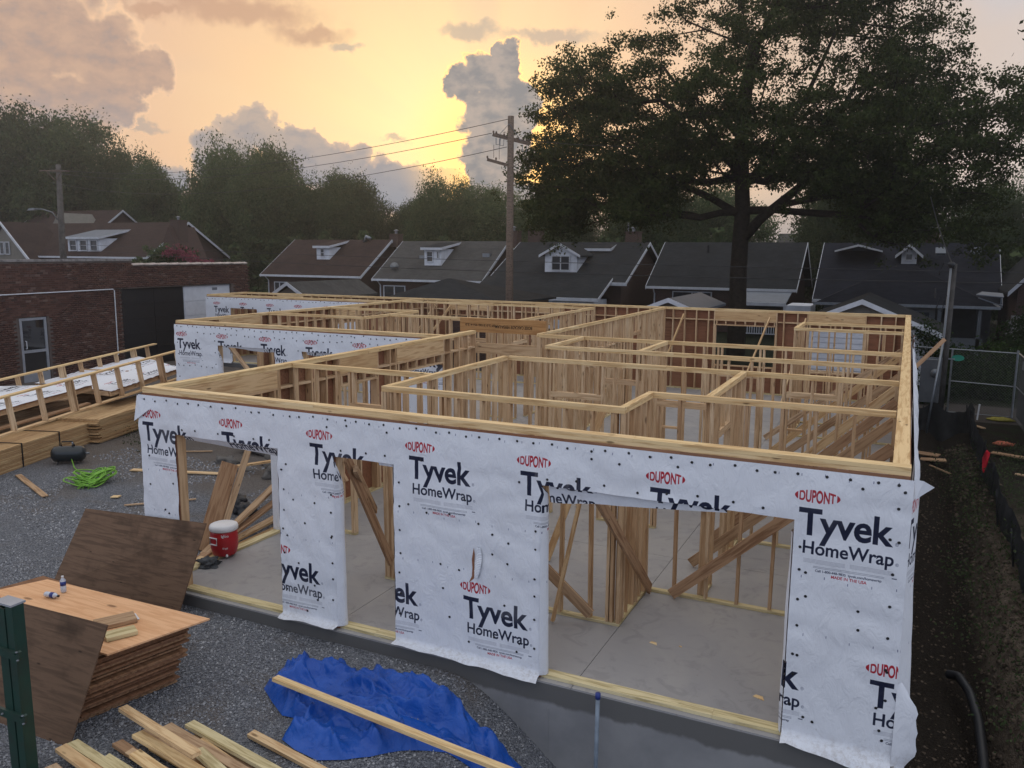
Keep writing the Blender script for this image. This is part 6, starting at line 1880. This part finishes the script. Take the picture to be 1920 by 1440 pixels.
# ================================================================== RIGHT SIDE: FENCE, SILT FENCE, DITCH THINGS
def chain_panel(parent, p0, p1, z0, z1, step=.11, r=.0028):
    p0, p1 = Vector((*p0, 0)), Vector((*p1, 0)); L = (p1 - p0).length; d = (p1 - p0) / L; h = z1 - z0
    mb = MB(); n = int((L + h) / step)
    for i in range(n):
        for sg in (1, -1):
            s0 = i * step - (h if sg > 0 else 0); za, zb2 = z0, z1
            sa, sb = (s0, s0 + h) if sg > 0 else (s0, s0 - h)
            pts = []
            # clip to 0..L
            def at(s):
                f = (s - sa) / (sb - sa); return Vector((p0.x + d.x * s, p0.y + d.y * s, za + (zb2 - za) * f))
            lo, hi = max(0, min(sa, sb)), min(L, max(sa, sb))
            if hi - lo < .03: continue
            a, b = at(lo), at(hi)
            mb.tube([a, b], r, 3, False)
    mb.build('chain_mesh', M['mesh'], parent, kind='stuff')
t = thing('chain_link_fence', 'chain link gate panel in front of the dark shrubs across the alley end', 'fence', (2.1, 22.4, -.6))
FZ0, FZ1 = -.55, 1.58
mb = MB(); mb.tube([(1.30, 22.4, FZ0 - .1), (1.30, 22.4, FZ1)], .03, 8); mb.build('post', M['galv'], t)
mb = MB(); mb.tube([(3.12, 22.4, FZ0 - .1), (3.12, 22.4, FZ1 + .05)], .035, 8); mb.build('post', M['galv'], t)
for z in (FZ1, .52): mb = MB(); mb.tube([(.3 if z > 1 else 1.30, 22.4, z + .02), (3.12, 22.4, z - .04)], .02, 6); mb.build('rail', M['galv'], t)
mb = MB(); mb.tube([(1.30, 22.4, -.48), (3.12, 22.4, -.5)], .012, 6); mb.build('tension_wire', M['galv'], t)
chain_panel(t, (1.30, 22.41), (3.12, 22.41), -.5, FZ1, .09)
mb = MB(); mb.lathe((0, 0, 0), [(.0, 0), (.16, .0), (.16, .01), (0, .01)], 16); me = mesh_np('oval_sign', [(x * 1.15, y * .62, z) for x, y, z in mb.v], mb.f, M['green_sign']); o = bpy.data.objects.new('oval_sign', me); place(o, t, Matrix.Translation((1.47, 22.37, 1.30)) @ Matrix.Rotation(math.radians(90), 4, 'X'))
t = thing('chain_link_fence', 'chain link fence section with dark screen coming towards the right edge', 'fence', (3.3, 20, -.6))
mb = MB(); mb.tube([(3.15, 22.3, 1.55), (3.35, 15.0, 1.45)], .022, 6); mb.build('rail', M['galv'], t)
mb = MB(); mb.tube([(3.15, 22.3, .5), (3.35, 15.0, .5)], .018, 6); mb.build('rail', M['galv'], t)
for y in (19.6, 16.0): mb = MB(); mb.tube([(3.15 + (22.3 - y) * .027, y, -.6), (3.15 + (22.3 - y) * .027, y, 1.5)], .03, 8); mb.build('post', M['galv'], t)
chain_panel(t, (3.16, 22.3), (3.35, 15.0), -.5, 1.5, .12)
mb = MB(); mb.prism([(3.22, 22.2, -.45), (3.22, 22.2, 1.45), (3.42, 15.0, 1.4), (3.42, 15.0, -.45)], (.01, 0, 0)); mb.build('screen_fabric', M['silt'], t)
mb = MB(); mb.prism([(3.17, 21.5, 1.15), (3.17, 21.5, 1.4), (3.18, 21.2, 1.4), (3.18, 21.2, 1.15)], (.01, 0, 0)); mb.build('notice', M['galv'], t)

# silt fence: slumped black cloth on stakes
def siltfence():
    t = thing('silt_fence', 'sagging black silt fence cloth on wooden stakes along the top of the trench bank', 'silt fence', (1.8, 10, -.5))
    ys = [3.0 + i * .18 for i in range(92)]
    def top(y): return .06 + .16 * noise.noise((y * .5, 2, 0)) + .06 * noise.noise((y * 1.9, 5, 0)) + .10 * sst(y, 14, 19)
    def pos(y, v):
        x = 1.82 - .06 * sst(y, 10, 19) + .08 * noise.noise((y * .45, 0, 3)) + (1 - v) * .10 * noise.noise((y * 1.1, v, 7)) + .05 * noise.noise((y * 2.7, v * 2, 7))
        z0 = gz(x, y) - .05
        return (x, y, z0 + v * (top(y) - z0) * (1 + 0))
    V = [pos(y, v) for y in ys for v in (0, .2, .4, .6, .8, 1)]
    F = [(i * 6 + k, i * 6 + k + 1, (i + 1) * 6 + k + 1, (i + 1) * 6 + k) for i in range(len(ys) - 1) for k in range(5)]
    obj(t, 'cloth', V, F, M['silt'], True)
    for i, y in enumerate((3.4, 5.0, 7.6, 9.8, 12.3, 14.6, 17.2, 19.2)):
        x, _, z = pos(y, 1); dx = random.uniform(-.1, .1)
        mb = MB(); mb.bar((x - .05, y, z - .6), (x - .05 + dx, y + .08, z + .10), .035, .02); mb.build('stake', M['silt'], t)
    t2 = thing('silt_fence', 'black cloth heaped and draped across the far end of the trench by the service pole', 'silt fence', (.8, 19.6, -.8))
    def pos2(u, v):
        x = .2 + 1.7 * u; y = 19.7 + .25 * math.sin(u * 7) + .15 * noise.noise((u * 5, v, 2))
        zt = .05 + .22 * noise.noise((u * 4, 0, 4)) + .28 * math.exp(-((u - .93) / .05) ** 2)
        return (x, y - .3 * (1 - v), -.85 + v * (zt + .85))
    V = [pos2(i / 40, v / 5) for i in range(41) for v in range(6)]
    F = [(i * 6 + k, i * 6 + k + 1, (i + 1) * 6 + k + 1, (i + 1) * 6 + k) for i in range(40) for k in range(5)]
    obj(t2, 'cloth', V, F, M['silt'], True)
    for x in (.5, 1.1, 1.75): mb = MB(); mb.bar((x, 19.6, -.9), (x + .03, 19.62, .12), .035, .03); mb.build('stake', M['silt'], t2)
siltfence()
mb = MB(); mb.tube([(.80, 4.05, gz(.8, 4.05) + .10), (.90, 3.9, gz(.9, 3.9) + .12), (1.00, 3.5, gz(1, 3.5) + .10), (1.02, 2.9, gz(1.02, 2.9) + .09), (1.0, 2.2, gz(1, 2.2) + .08), (.97, 1.2, gz(.97, 1.2) + .08), (.95, .2, gz(.95, .2) + .08)], .055, 12)
# ridged drain pipe
def drain():
    pts0 = [Vector(p) for p in ((.72, 4.15, -.98), (.84, 4.05, -.93), (.96, 3.75, -.98), (1.03, 3.2, -1.06), (1.03, 2.4, -1.10), (1.00, 1.5, -1.12), (.97, .3, -1.14))]
    P = []
    for i in range(len(pts0) - 1):
        n = 22
        for k in range(n):
            t_ = k / n
            a, b = pts0[i], pts0[i + 1]; P.append(a.lerp(b, t_))
    for _ in range(12): P = [P[0]] + [(P[i - 1] + P[i] * 2 + P[i + 1]) / 4 for i in range(1, len(P) - 1)] + [P[-1]]
    rr = [.052 + (.007 if i % 2 else 0) for i in range(len(P))]
    mb = MB(); mb.tube(P, rr, 14); o = mb.build('drain_pipe', M['blackp'], None, True); tag(o, 'black corrugated drain pipe curving along the trench floor', 'drain pipe')
drain()
# red flag tape on a stake
mb = MB(); mb.prism([(1.68, 13.6, .0), (1.73, 13.5, .20), (1.79, 13.4, .16), (1.74, 13.2, -.05), (1.67, 13.0, -.22), (1.66, 13.2, -.15)], (.02, .02, 0)); tag(mb.build('red_flag', M['flag']), 'red cloth flag hanging on the silt fence', 'flag')
blob('sandbag', 'faded orange sack lying on the soil right of the silt fence', 'sack', (2.45, 17.3, -.42), (.24, .15, .06), M['sack_o'], 4, amp=.4, n=9)
blob('sandbag', 'yellow sack lying at the foot of the chain link gate', 'sack', (2.75, 21.6, -.52), (.36, .16, .07), M['sack_y'], 8, amp=.4, n=9)
mb = MB(); mb.tube([(2.1, 21.4, -.5), (2.13, 21.4, .0)], .025, 5); tag(mb.build('marker_stake', M['white']), 'short white marker stake in front of the chain link gate', 'stake')
for i, (a, b, w, m, lab) in enumerate([((.15, 17.2, -.80), (.95, 17.0, -.80), .35, 'dimwood', 'wide plywood offcut on the trench floor next to the wrapped wall'),
                            ((.2, 16.4, -.82), (1.1, 16.5, -.80), .28, 'dimwood', 'second offcut at the foot of the service pole'),
                            ((2.1, 16.2, -.4), (2.8, 15.9, -.4), .2, 'dimwood', 'broken board below the orange sack'),
                            ((1.9, 20.2, -.45), (2.15, 19.6, -.42), .12, 'oldwood', 'small board standing in the soil by the silt fence end'),
                            ((.7, 15.9, -.84), (1.15, 15.2, -.84), .05, 'oldwood', 'thin stake lying by the offcuts'),
                            ((2.4, 14.0, -.4), (2.75, 13.9, -.4), .1, 'oldwood', 'little board on the dark soil right of the red flag')]):
    tag(beam(None, 'scrap_board', a, b, w, .03, M[m]), lab, 'wood scrap', 'scraps of wood in and by the trench')

# ================================================================== TREES
def grow(seed, trunk_pts, trunk_r, centers, sw=.5):
    """join crown clumps to the trunk through nearest nodes; returns nodes, parents, radii"""
    rg = np.random.default_rng(seed)
    nodes = [np.array(p, float) for p in trunk_pts]; par = [-1] + list(range(len(trunk_pts) - 1))
    ntr = len(trunk_pts)
    first = max(1, int(ntr * .45))
    order = np.argsort(np.linalg.norm(centers - nodes[-1] * .5 - nodes[first] * .5, axis=1))
    tips = []
    plen = [0.0] * ntr
    for ci in order:
        c = centers[ci]
        N = np.array(nodes[first:]); d = np.linalg.norm(N - c, axis=1)
        cost = d + .30 * np.array(plen[first:]) + np.where(N[:, 2] > c[2] + .4, 2.0, 0)
        k = int(np.argmin(cost)) + first
        a = nodes[k]; L = np.linalg.norm(c - a); n = max(1, int(L / .9)); prev = k
        bow = rg.normal(0, .10 * L, 3); bow[2] = abs(bow[2]) * -.3
        for i in range(1, n + 1):
            f = i / n
            q = a + (c - a) * f + bow * math.sin(math.pi * f) + (rg.normal(0, .06, 3) if i < n else 0)
            nodes.append(q); par.append(prev); plen.append(plen[prev] + L / n); prev = len(nodes) - 1
        tips.append(prev)
    n = len(nodes); w = np.zeros(n)
    for tnode in tips: w[tnode] += 1
    for i in range(n - 1, 0, -1): w[par[i]] += w[i]
    w = np.maximum(w, 1)
    rad = .018 * w ** sw
    rad[:ntr] = np.maximum(rad[:ntr], 0); s = trunk_r / rad[0]
    for i in range(ntr): rad[i] = trunk_r * (1 - .38 * i / max(1, ntr - 1))
    rad[ntr:] = np.minimum(rad[ntr:] * min(1.3, s), np.array([rad[par[i]] * .85 if par[i] < ntr else 9 for i in range(ntr, n)]))
    return np.array(nodes), par, rad, tips

def branch_mesh(nodes, par, rad, minr=.0, sides=5):
    V = []; F = []; k = 0
    for i in range(1, len(nodes)):
        if rad[i] < minr: continue
        a, b = Vector(nodes[par[i]]), Vector(nodes[i]); d = (b - a)
        if d.length < 1e-4: continue
        n = sides if rad[i] < .12 else 10
        d.normalize(); u = Vector((0, 0, 1)) if abs(d.z) < .9 else Vector((1, 0, 0)); x = d.cross(u).normalized(); y = d.cross(x)
        ra, rb = min(rad[par[i]], rad[i] * 1.35), rad[i]
        for q, r in ((a - d * r_over(ra), ra), (b, rb)):
            for j in range(n):
                t = 2 * math.pi * j / n; V.append(q + (x * math.cos(t) + y * math.sin(t)) * r)
        for j in range(n): F.append((k + j, k + (j + 1) % n, k + n + (j + 1) % n, k + n + j))
        k += 2 * n
    return V, F
def r_over(r): return r * .3

def leaves(centers, per, size, spread, seed, flat=.75, jitter=.5):
    """leaf-sized quads bunched in little sprays round each clump centre"""
    rg = np.random.default_rng(seed)
    n = len(centers)
    cnt = (per * rg.uniform(.5, 1.5, n)).astype(int)
    C = np.repeat(centers, cnt, axis=0); N = len(C)
    # sprays: sub-centres so the clump edge is ragged
    nsub = 7
    sub = rg.normal(0, 1, (n, nsub, 3)); sub /= np.linalg.norm(sub, axis=2)[..., None] + 1e-6; sub *= rg.uniform(.25, 1.0, (n, nsub, 1)) ** .6 * spread
    sub[..., 2] *= flat
    idx = np.repeat(np.arange(n), cnt); sidx = rg.integers(0, nsub, N)
    p = C + sub[idx, sidx] + rg.normal(0, spread * .30, (N, 3)) * np.array([1, 1, flat])
    a = rg.normal(0, 1, (N, 3)); a /= np.linalg.norm(a, axis=1)[:, None]
    b = rg.normal(0, 1, (N, 3)); b -= (b * a).sum(1)[:, None] * a; b /= np.linalg.norm(b, axis=1)[:, None]
    s = size * rg.uniform(1 - jitter, 1 + jitter, (N, 1))
    w = s * .55
    V = np.stack([p - a * s, p + b * w, p + a * s, p - b * w], 1).reshape(-1, 3)
    F = np.arange(N * 4).reshape(N, 4)
    return V, F

def crown_points(seed, n, c, r, mind, holes=0.0, shell=.35, squash=None):
    rg = np.random.default_rng(seed); pts = []
    c = np.array(c); r = np.array(r)
    tries = 0
    while len(pts) < n and tries < n * 60:
        tries += 1
        d = rg.normal(0, 1, 3); d /= np.linalg.norm(d); f = rg.uniform(shell, 1) ** .55
        q = c + d * r * f
        lump = 1 + .30 * noise.noise(Vector(d * 2.0) + Vector((seed, 0, 0))) + .16 * noise.noise(Vector(d * 4.5) + Vector((0, seed, 0)))
        q = c + d * r * f * lump
        if squash and not squash(q): continue
        if holes and noise.noise(Vector(q * .28) + Vector((seed, 5, 1))) < -holes: continue
        if pts and np.min(np.linalg.norm(np.array(pts[-400:]) - q, axis=1)) < mind: continue
        pts.append(q)
    return np.array(pts)

# ---- the big oak
ox, oy = -7.62, 33.6
parts_ = [crown_points(3, 330, (ox + 1.0, oy, 12.9), (8.2, 6.0, 6.2), .95, .12, .25),
          crown_points(4, 150, (ox - 6.4, oy - .5, 9.2), (4.4, 4.0, 3.2), .90, .12, .15),
          crown_points(14, 48, (ox - 7.2, oy - .5, 12.8), (3.2, 2.4, 1.9), .85, .2, .15),
          crown_points(17, 34, (ox + 4.4, oy - 1.8, 8.4), (2.8, 1.5, 1.2), .7, .4, .1), crown_points(18, 34, (ox - 4.3, oy - 1.8, 8.0), (2.4, 1.5, 1.3), .7, .4, .1),
          crown_points(16, 55, (ox + .4, oy - 3.2, 11.6), (3.6, 1.6, 4.2), .8, .4, .1),
          crown_points(5, 170, (ox + 7.0, oy + .5, 10.0), (4.6, 4.2, 4.2), .95, .12, .15),
          crown_points(8, 45, (ox - 8.6, oy - 1.0, 8.6), (2.7, 2.6, 2.4), .75, .2, .1),
          crown_points(6, 26, (ox - 9.2, oy - 1.5, 6.6), (2.2, 2.4, 1.1), .75, .2, .1),
          crown_points(10, 20, (ox - 4.4, oy - 1.5, 6.6), (2.0, 2.5, .9), .75, .2, .1),
          crown_points(7, 80, (ox + 8.2, oy + .5, 7.2), (4.6, 3.4, 2.6), .8, .3, .1),
          crown_points(9, 60, (ox + 3.5, oy, 17.2), (5.5, 5.0, 2.4), .9, .2, .1)]
cen = np.concatenate(parts_)
cen = cen[~((np.abs(cen[:, 0] - ox) < 2.9) & (cen[:, 2] < 7.8))]
dd = np.linalg.norm(cen[:, None] - cen[None], axis=2); dd.sort(axis=1)
cen = cen[dd[:, 4] < 1.75]
trunk = [(ox, oy, -.6), (ox + .02, oy, .6), (ox, oy, 2.0), (ox - .04, oy, 3.6), (ox - .02, oy, 5.2), (ox + .02, oy, 6.6), (ox - .1, oy, 8.2), (ox - .2, oy, 10.0), (ox - .1, oy, 12.2), (ox + .2, oy, 14.2)]
# limbs set by hand so that the fork and the long boughs sit right
limbs = [[(ox + .1, oy, 5.3), (ox + .9, oy - .2, 6.2), (ox + 2.1, oy - .3, 7.2), (ox + 3.2, oy, 8.2), (ox + 4.6, oy, 9.3), (ox + 5.6, oy, 10.8)],
         [(ox + 1.6, oy - .2, 6.8), (ox + 3.4, oy - .6, 7.1), (ox + 5.4, oy - .8, 7.3), (ox + 7.2, oy - .8, 7.6)],
         [(ox - .1, oy, 6.4), (ox - 1.4, oy - .4, 7.2), (ox - 2.7, oy - .6, 7.8), (ox - 4.4, oy - .8, 8.4), (ox - 6.2, oy - 1, 9.4)],
         [(ox - .1, oy, 8.0), (ox - 1.6, oy + .5, 10.2), (ox - 3.2, oy + .7, 12.2), (ox - 4.4, oy + .8, 13.8)],
         [(ox, oy, 7.6), (ox + 1.4, oy + .6, 9.8), (ox + 2.6, oy + .8, 12.0), (ox + 3.6, oy + 1, 14.6)]]
N_, P_, R2, tips_ = grow(2, trunk, .46, cen, .5)
V, F = branch_mesh(N_, P_, R2, .012)
k0 = len(V)
lv = MB()
for i, L in enumerate(limbs): lv.tube(L, [(.27, .17, .20, .17, .18)[i] * (1 - .62 * j / (len(L) - 1)) for j in range(len(L))], 9)
V = list(V) + [Vector(q) for q in lv.v]; F = F + [tuple(j + k0 for j in f) for f in lv.f]
t = thing('oak_tree', 'huge spreading oak filling the upper right sky, its dark trunk in front of the houses', 'tree', (ox, oy, -.5))
obj(t, 'trunk', V, F, M['bark'], True)
lt, lf = leaves(cen, 265, .070, .68, 5, .60)
# fringes: small outlying sprays that break the outline
out = cen + rng.normal(0, .7, cen.shape)
l2, f2 = leaves(out, 60, .065, .40, 6, .8)
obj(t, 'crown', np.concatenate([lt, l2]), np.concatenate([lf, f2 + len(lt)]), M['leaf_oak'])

# ---- tree kinds for the background
def proto(seed, h, r, zc, n, per, size, mind, holes=.25, trunk_h=None, rz=None, fine=False):
    rz = rz or (h - zc)
    c = crown_points(seed, n, (0, 0, zc), (r, r, rz), mind, holes, .25)
    c[:, 2] = np.maximum(c[:, 2], 1.2)
    tr = [(0, 0, -.8), (0, 0, 1.5), (.1, 0, 3.2), (0, .1, 5), (0, 0, zc), (.1, 0, zc + rz * .45)]
    N, P, R, tp = grow(seed, tr, .28, c, .5)
    V, F = branch_mesh(N, P, R, .03, 4)
    tm = mesh_np('trunk', [tuple(q) for q in V], F, M['bark'])
    lv, lf = leaves(c, per, size, mind * 1.35, seed, .8)
    fr = c + np.random.default_rng(seed).normal(0, mind * .5, c.shape)
    l2, f2 = leaves(fr, int(per * .3), size * .8, mind, seed + 1, 1.1)
    cm = mesh_np('crown', np.concatenate([lv, l2]), np.concatenate([lf, f2 + len(lv)]), M['leaf'])
    return tm, cm
PR = [proto(11, 12, 4.6, 6.6, 150, 380, .115, 1.10, .12), proto(12, 12, 5.2, 6.4, 180, 380, .115, 1.10, .15), proto(13, 12, 4.0, 6.8, 140, 380, .11, 1.0, .15),
      proto(14, 12, 5.8, 6.0, 190, 400, .12, 1.15, .15)]
PRH = [max(v.co.z for v in p_[1].vertices) for p_ in PR]
PRW = [max(v.co.x for v in p_[1].vertices) for p_ in PR]
g = 'trees standing behind the houses'
kinds = ['loose crowned', 'round topped', 'narrow', 'broad']
TL = [  # x, y, height, width factor, kind, label
    (-100, 60, 24.0, 1.3, 0, 'tall open-branched tree at the far left edge, sky showing through its top'),
    (-92.5, 62, 22.0, 1.25, 2, 'tall tree just right of the open-branched one at the far left'),
    (-85.6, 64, 19.0, 1.0, 1, 'dense tree above the long brown roof at the left'),
    (-79.2, 62, 16.0, .9, 0, 'lower tree where the left clump steps down beneath the sunset cloud'),
    (-72.8, 66, 14.2, .95, 3, 'dark low tree between the left clump and the rounded hazy tree'),
    (-66.0, 61, 18.0, 1.0, 1, 'tall hazy rounded tree under the middle cloud bank, left top'),
    (-59.2, 60, 16.8, .95, 0, 'hazy tree forming the right top of the middle clump'),
    (-54.6, 63, 13.4, .85, 2, 'slim tree at the right shoulder of the middle clump'),
    (-49.8, 61, 13.2, .85, 0, 'light leaved tree above the brown roofed bungalow'),
    (-45.2, 64, 10.6, .85, 3, 'low tree filling the dip above the small white dormer'),
    (-39.4, 60, 13.0, .85, 1, 'spiky topped tree left of the tall pole'),
    (-34.4, 61, 11.2, 1.0, 2, 'dark tree directly behind the tall pole'),
    (-29.0, 64, 11.4, .9, 3, 'tree behind the dark roof with the wide dormer'),
    (-22.5, 66, 11.6, .9, 1, 'tree behind the chimney left of the oak trunk'),
    (-15.8, 68, 11.8, 1.15, 0, 'tree showing low between the oak boughs and the plain charcoal roof'),
    (-1.5, 66, 11.6, .95, 3, 'tree behind the eyebrow vent of the slate dark roof'),
    (5.2, 62, 11.4, .95, 1, 'dark tree behind the right end of the slate dark roof'),
    (12.0, 58, 13.5, 1.0, 2, 'dark tree at the right edge behind the steep gable'),
    (-76, 72, 15.5, 1.1, 3, 'deeper tree behind the gap in the left clump'),
    (-63, 74, 13.5, 1.1, 3, 'deeper tree behind the hazy middle clump'),
    (-48, 76, 11.0, 1.1, 3, 'deeper tree behind the light leaved tree'),
    (-36, 76, 11.0, 1.2, 3, 'deeper tree filling behind the spiky topped tree'),
    (-26, 78, 10.5, 1.2, 1, 'deeper tree behind the wide dormer house'),
    (-4.2, 58, 12.2, 1.0, 1, 'tree filling the space between the oak trunk and the slate dark roof'),
    (-19.2, 60, 12.0, 1.0, 2, 'tree behind the gap between the wide dormer house and the charcoal roof'),
    (-5.8, 78, 12.0, 1.2, 0, 'small distant tree seen right of the oak trunk'),
    (-94, 74, 15, 1.3, 3, 'deeper tree behind the far left houses'),
    (-112, 66, 20, 1.2, 1, 'broad tree beyond the far left edge'),
]
for i, (x, y, h, wf, k, lab) in enumerate(TL):
    t = thing('broadleaf_tree', lab, 'tree', (x, y, -.5), g)
    s = (h + .5) / PRH[k]
    rz = random.uniform(0, 6.28)
    for me, nm in ((PR[k][0], 'trunk'), (PR[k][1], 'crown')):
        o = bpy.data.objects.new(nm, me); COL.objects.link(o); o.parent = t; o.rotation_euler = (0, 0, rz); sw_ = wf * 5.6 / PRW[k] * (.5 + .5 * s); o.scale = (sw_, sw_, s)
# hedge-like low growth along the house row, so no sky peeps through under the crowns
def bushrow(name, label, cat, pts, r, size, n, m='leaf', seed=1, kind=None, group=None):
    c = []
    rg = np.random.default_rng(seed)
    for (x, y, z, rr) in pts:
        for _ in range(n):
            d = rg.normal(0, 1, 3); d /= np.linalg.norm(d); c.append(np.array([x, y, z]) + d * np.array([rr, rr * .7, rr * r]) * rg.uniform(.3, 1) ** .5)
    c = np.array(c); v, f = leaves(c, 60, size, .45, seed, .9)
    o = obj(None, name, v, f, M[m])
    if kind: o['kind'] = kind
    else: tag(o, label, cat, group)
    return o
bushrow('undergrowth', None, None, [(x, 57 + 2 * math.sin(x), 3.0, 3.2) for x in range(-106, 16, 4)], 1.0, .30, 16, 'leaf', 5, 'stuff')

# right edge: tall dark tree reaching into the frame
c = np.concatenate([crown_points(31, 130, (9.0, 38, 9.5), (4.6, 4.6, 5.2), .8, .25, .1), crown_points(32, 50, (6.4, 37.0, 12.4), (2.4, 3, 3.0), .75, .3, .1)])
c = c[c[:, 2] > 5.2]
t = thing('broadleaf_tree', 'dark tree leaning in from the right edge beside the oak', 'tree', (10, 38, -.5))
N_, P_, R2, tp = grow(9, [(10, 38, -.6), (10, 38, 2), (9.9, 38, 4.5), (9.6, 38, 7), (9.2, 38, 9.5)], .35, c)
V, F = branch_mesh(N_, P_, R2, .012); obj(t, 'trunk', V, F, M['bark'], True)
v, f = leaves(c, 230, .12, 1.0, 8, .8); obj(t, 'crown', v, f, M['leaf_oak'])

# crape myrtle and shrubs by the far left houses
bushrow('crape_myrtle', 'crape myrtle bush with pink blossom beyond the brick building', 'shrub', [(-54.2, 43, 3.6, 1.5), (-51.8, 43, 2.9, 1.2), (-56.2, 43.2, 4.0, 1.0)], .8, .12, 16, 'leaf_dark', 7)
bushrow('blossom', 'pink blossom clusters along the top of the crape myrtle bush', 'blossom', [(-54.3, 42.2, 4.5, .9), (-52.6, 42.2, 3.9, .8), (-51.2, 42.2, 3.2, .6)], .5, .10, 7, 'leaf_pink', 8)
bushrow('ivy_shrub', 'ivy covered bush climbing by the chimney of the far left house', 'shrub', [(-58.6, 43.5, 3.6, 1.3), (-60.0, 43.5, 2.8, 1.2), (-57.6, 43.5, 4.4, .8)], 1.0, .13, 16, 'leaf', 9)
# right side growth behind the gate panel and by the last house
bushrow('shrub', 'big dark shrub filling the view behind the chain link gate', 'shrub', [(1.9, 26.3, .1, 1.0), (2.8, 26.5, .3, 1.1), (3.9, 26.6, .2, 1.1), (2.4, 25.8, -.2, .8), (3.4, 25.9, -.1, .9), (5, 27, .3, 1.1)], .9, .06, 60, 'leaf_dark', 10)
bushrow('shrub', 'rounded dark bush beneath the steep gabled house at the right', 'shrub', [(5.0, 36, 1.0, 1.2), (6.3, 36.5, 1.4, 1.3), (4.3, 35.5, .2, .9), (5.6, 34.5, -.1, 1.1)], .9, .07, 34, 'leaf_dark', 11)
bushrow('garage_ivy', 'ivy trailing down the corner of the white sided garage', 'ivy', [(.78, 24.62, 1.5, .28), (.9, 24.62, .9, .22), (.85, 24.62, .3, .25), (1.1, 24.8, 1.2, .3), (.5, 24.62, 1.75, .25), (1.2, 25, .2, .4)], 1.2, .045, 12, 'leaf_dark', 12)
bushrow('shrub', 'weedy bush between the garage and the chain link gate', 'shrub', [(1.4, 25.5, -.1, .45), (.6, 23.9, -.35, .35), (-.4, 23.8, -.4, .3)], .8, .05, 20, 'leaf_dark', 13)
bushrow('flower_bush', 'small bush with pale flowers beside the plain charcoal roofed house', 'shrub', [(-5.3, 44.6, .9, .7), (-5.0, 44.4, .4, .6)], .9, .07, 16, 'leaf_dark', 14)
bushrow('bank_weeds', None, None, [(1.45 + .3 * math.sin(k * 2.7), 2.5 + k * 1.15, -.55, .16 + .05 * math.sin(k)) for k in range(13)] + [(2.3 + .4 * math.sin(k * 1.9), 4 + k * 1.5, -.33, .2) for k in range(9)], .25, .022, 7, 'leaf', 25, 'stuff')
bushrow('weeds', None, None, [(-17.0, 6.6, -.16, .3), (-16.2, 6.1, -.18, .25), (-17.6, 7.2, -.16, .3)], .15, .02, 12, 'leaf_dark', 15, 'stuff')

# ================================================================== HAZE
mb = MB(); mb.box(-128, 46, -15, 100, -3.0, 25)
hz = mb.build('haze', M['white'], None)
hz.data.materials.clear()
hm = bpy.data.materials.new('haze_air'); hm.use_nodes = True
HT = NT(hm.node_tree); HT.n.clear()
pv = HT.new('ShaderNodeVolumePrincipled'); pv.inputs['Color'].default_value = (.9, .9, .92, 1); pv.inputs['Density'].default_value = .0010; pv.inputs['Anisotropy'].default_value = .7
ho = HT.new('ShaderNodeOutputMaterial'); HT.l.new(pv.outputs[0], ho.inputs['Volume'])
hz.data.materials.append(hm); hz['kind'] = 'stuff'
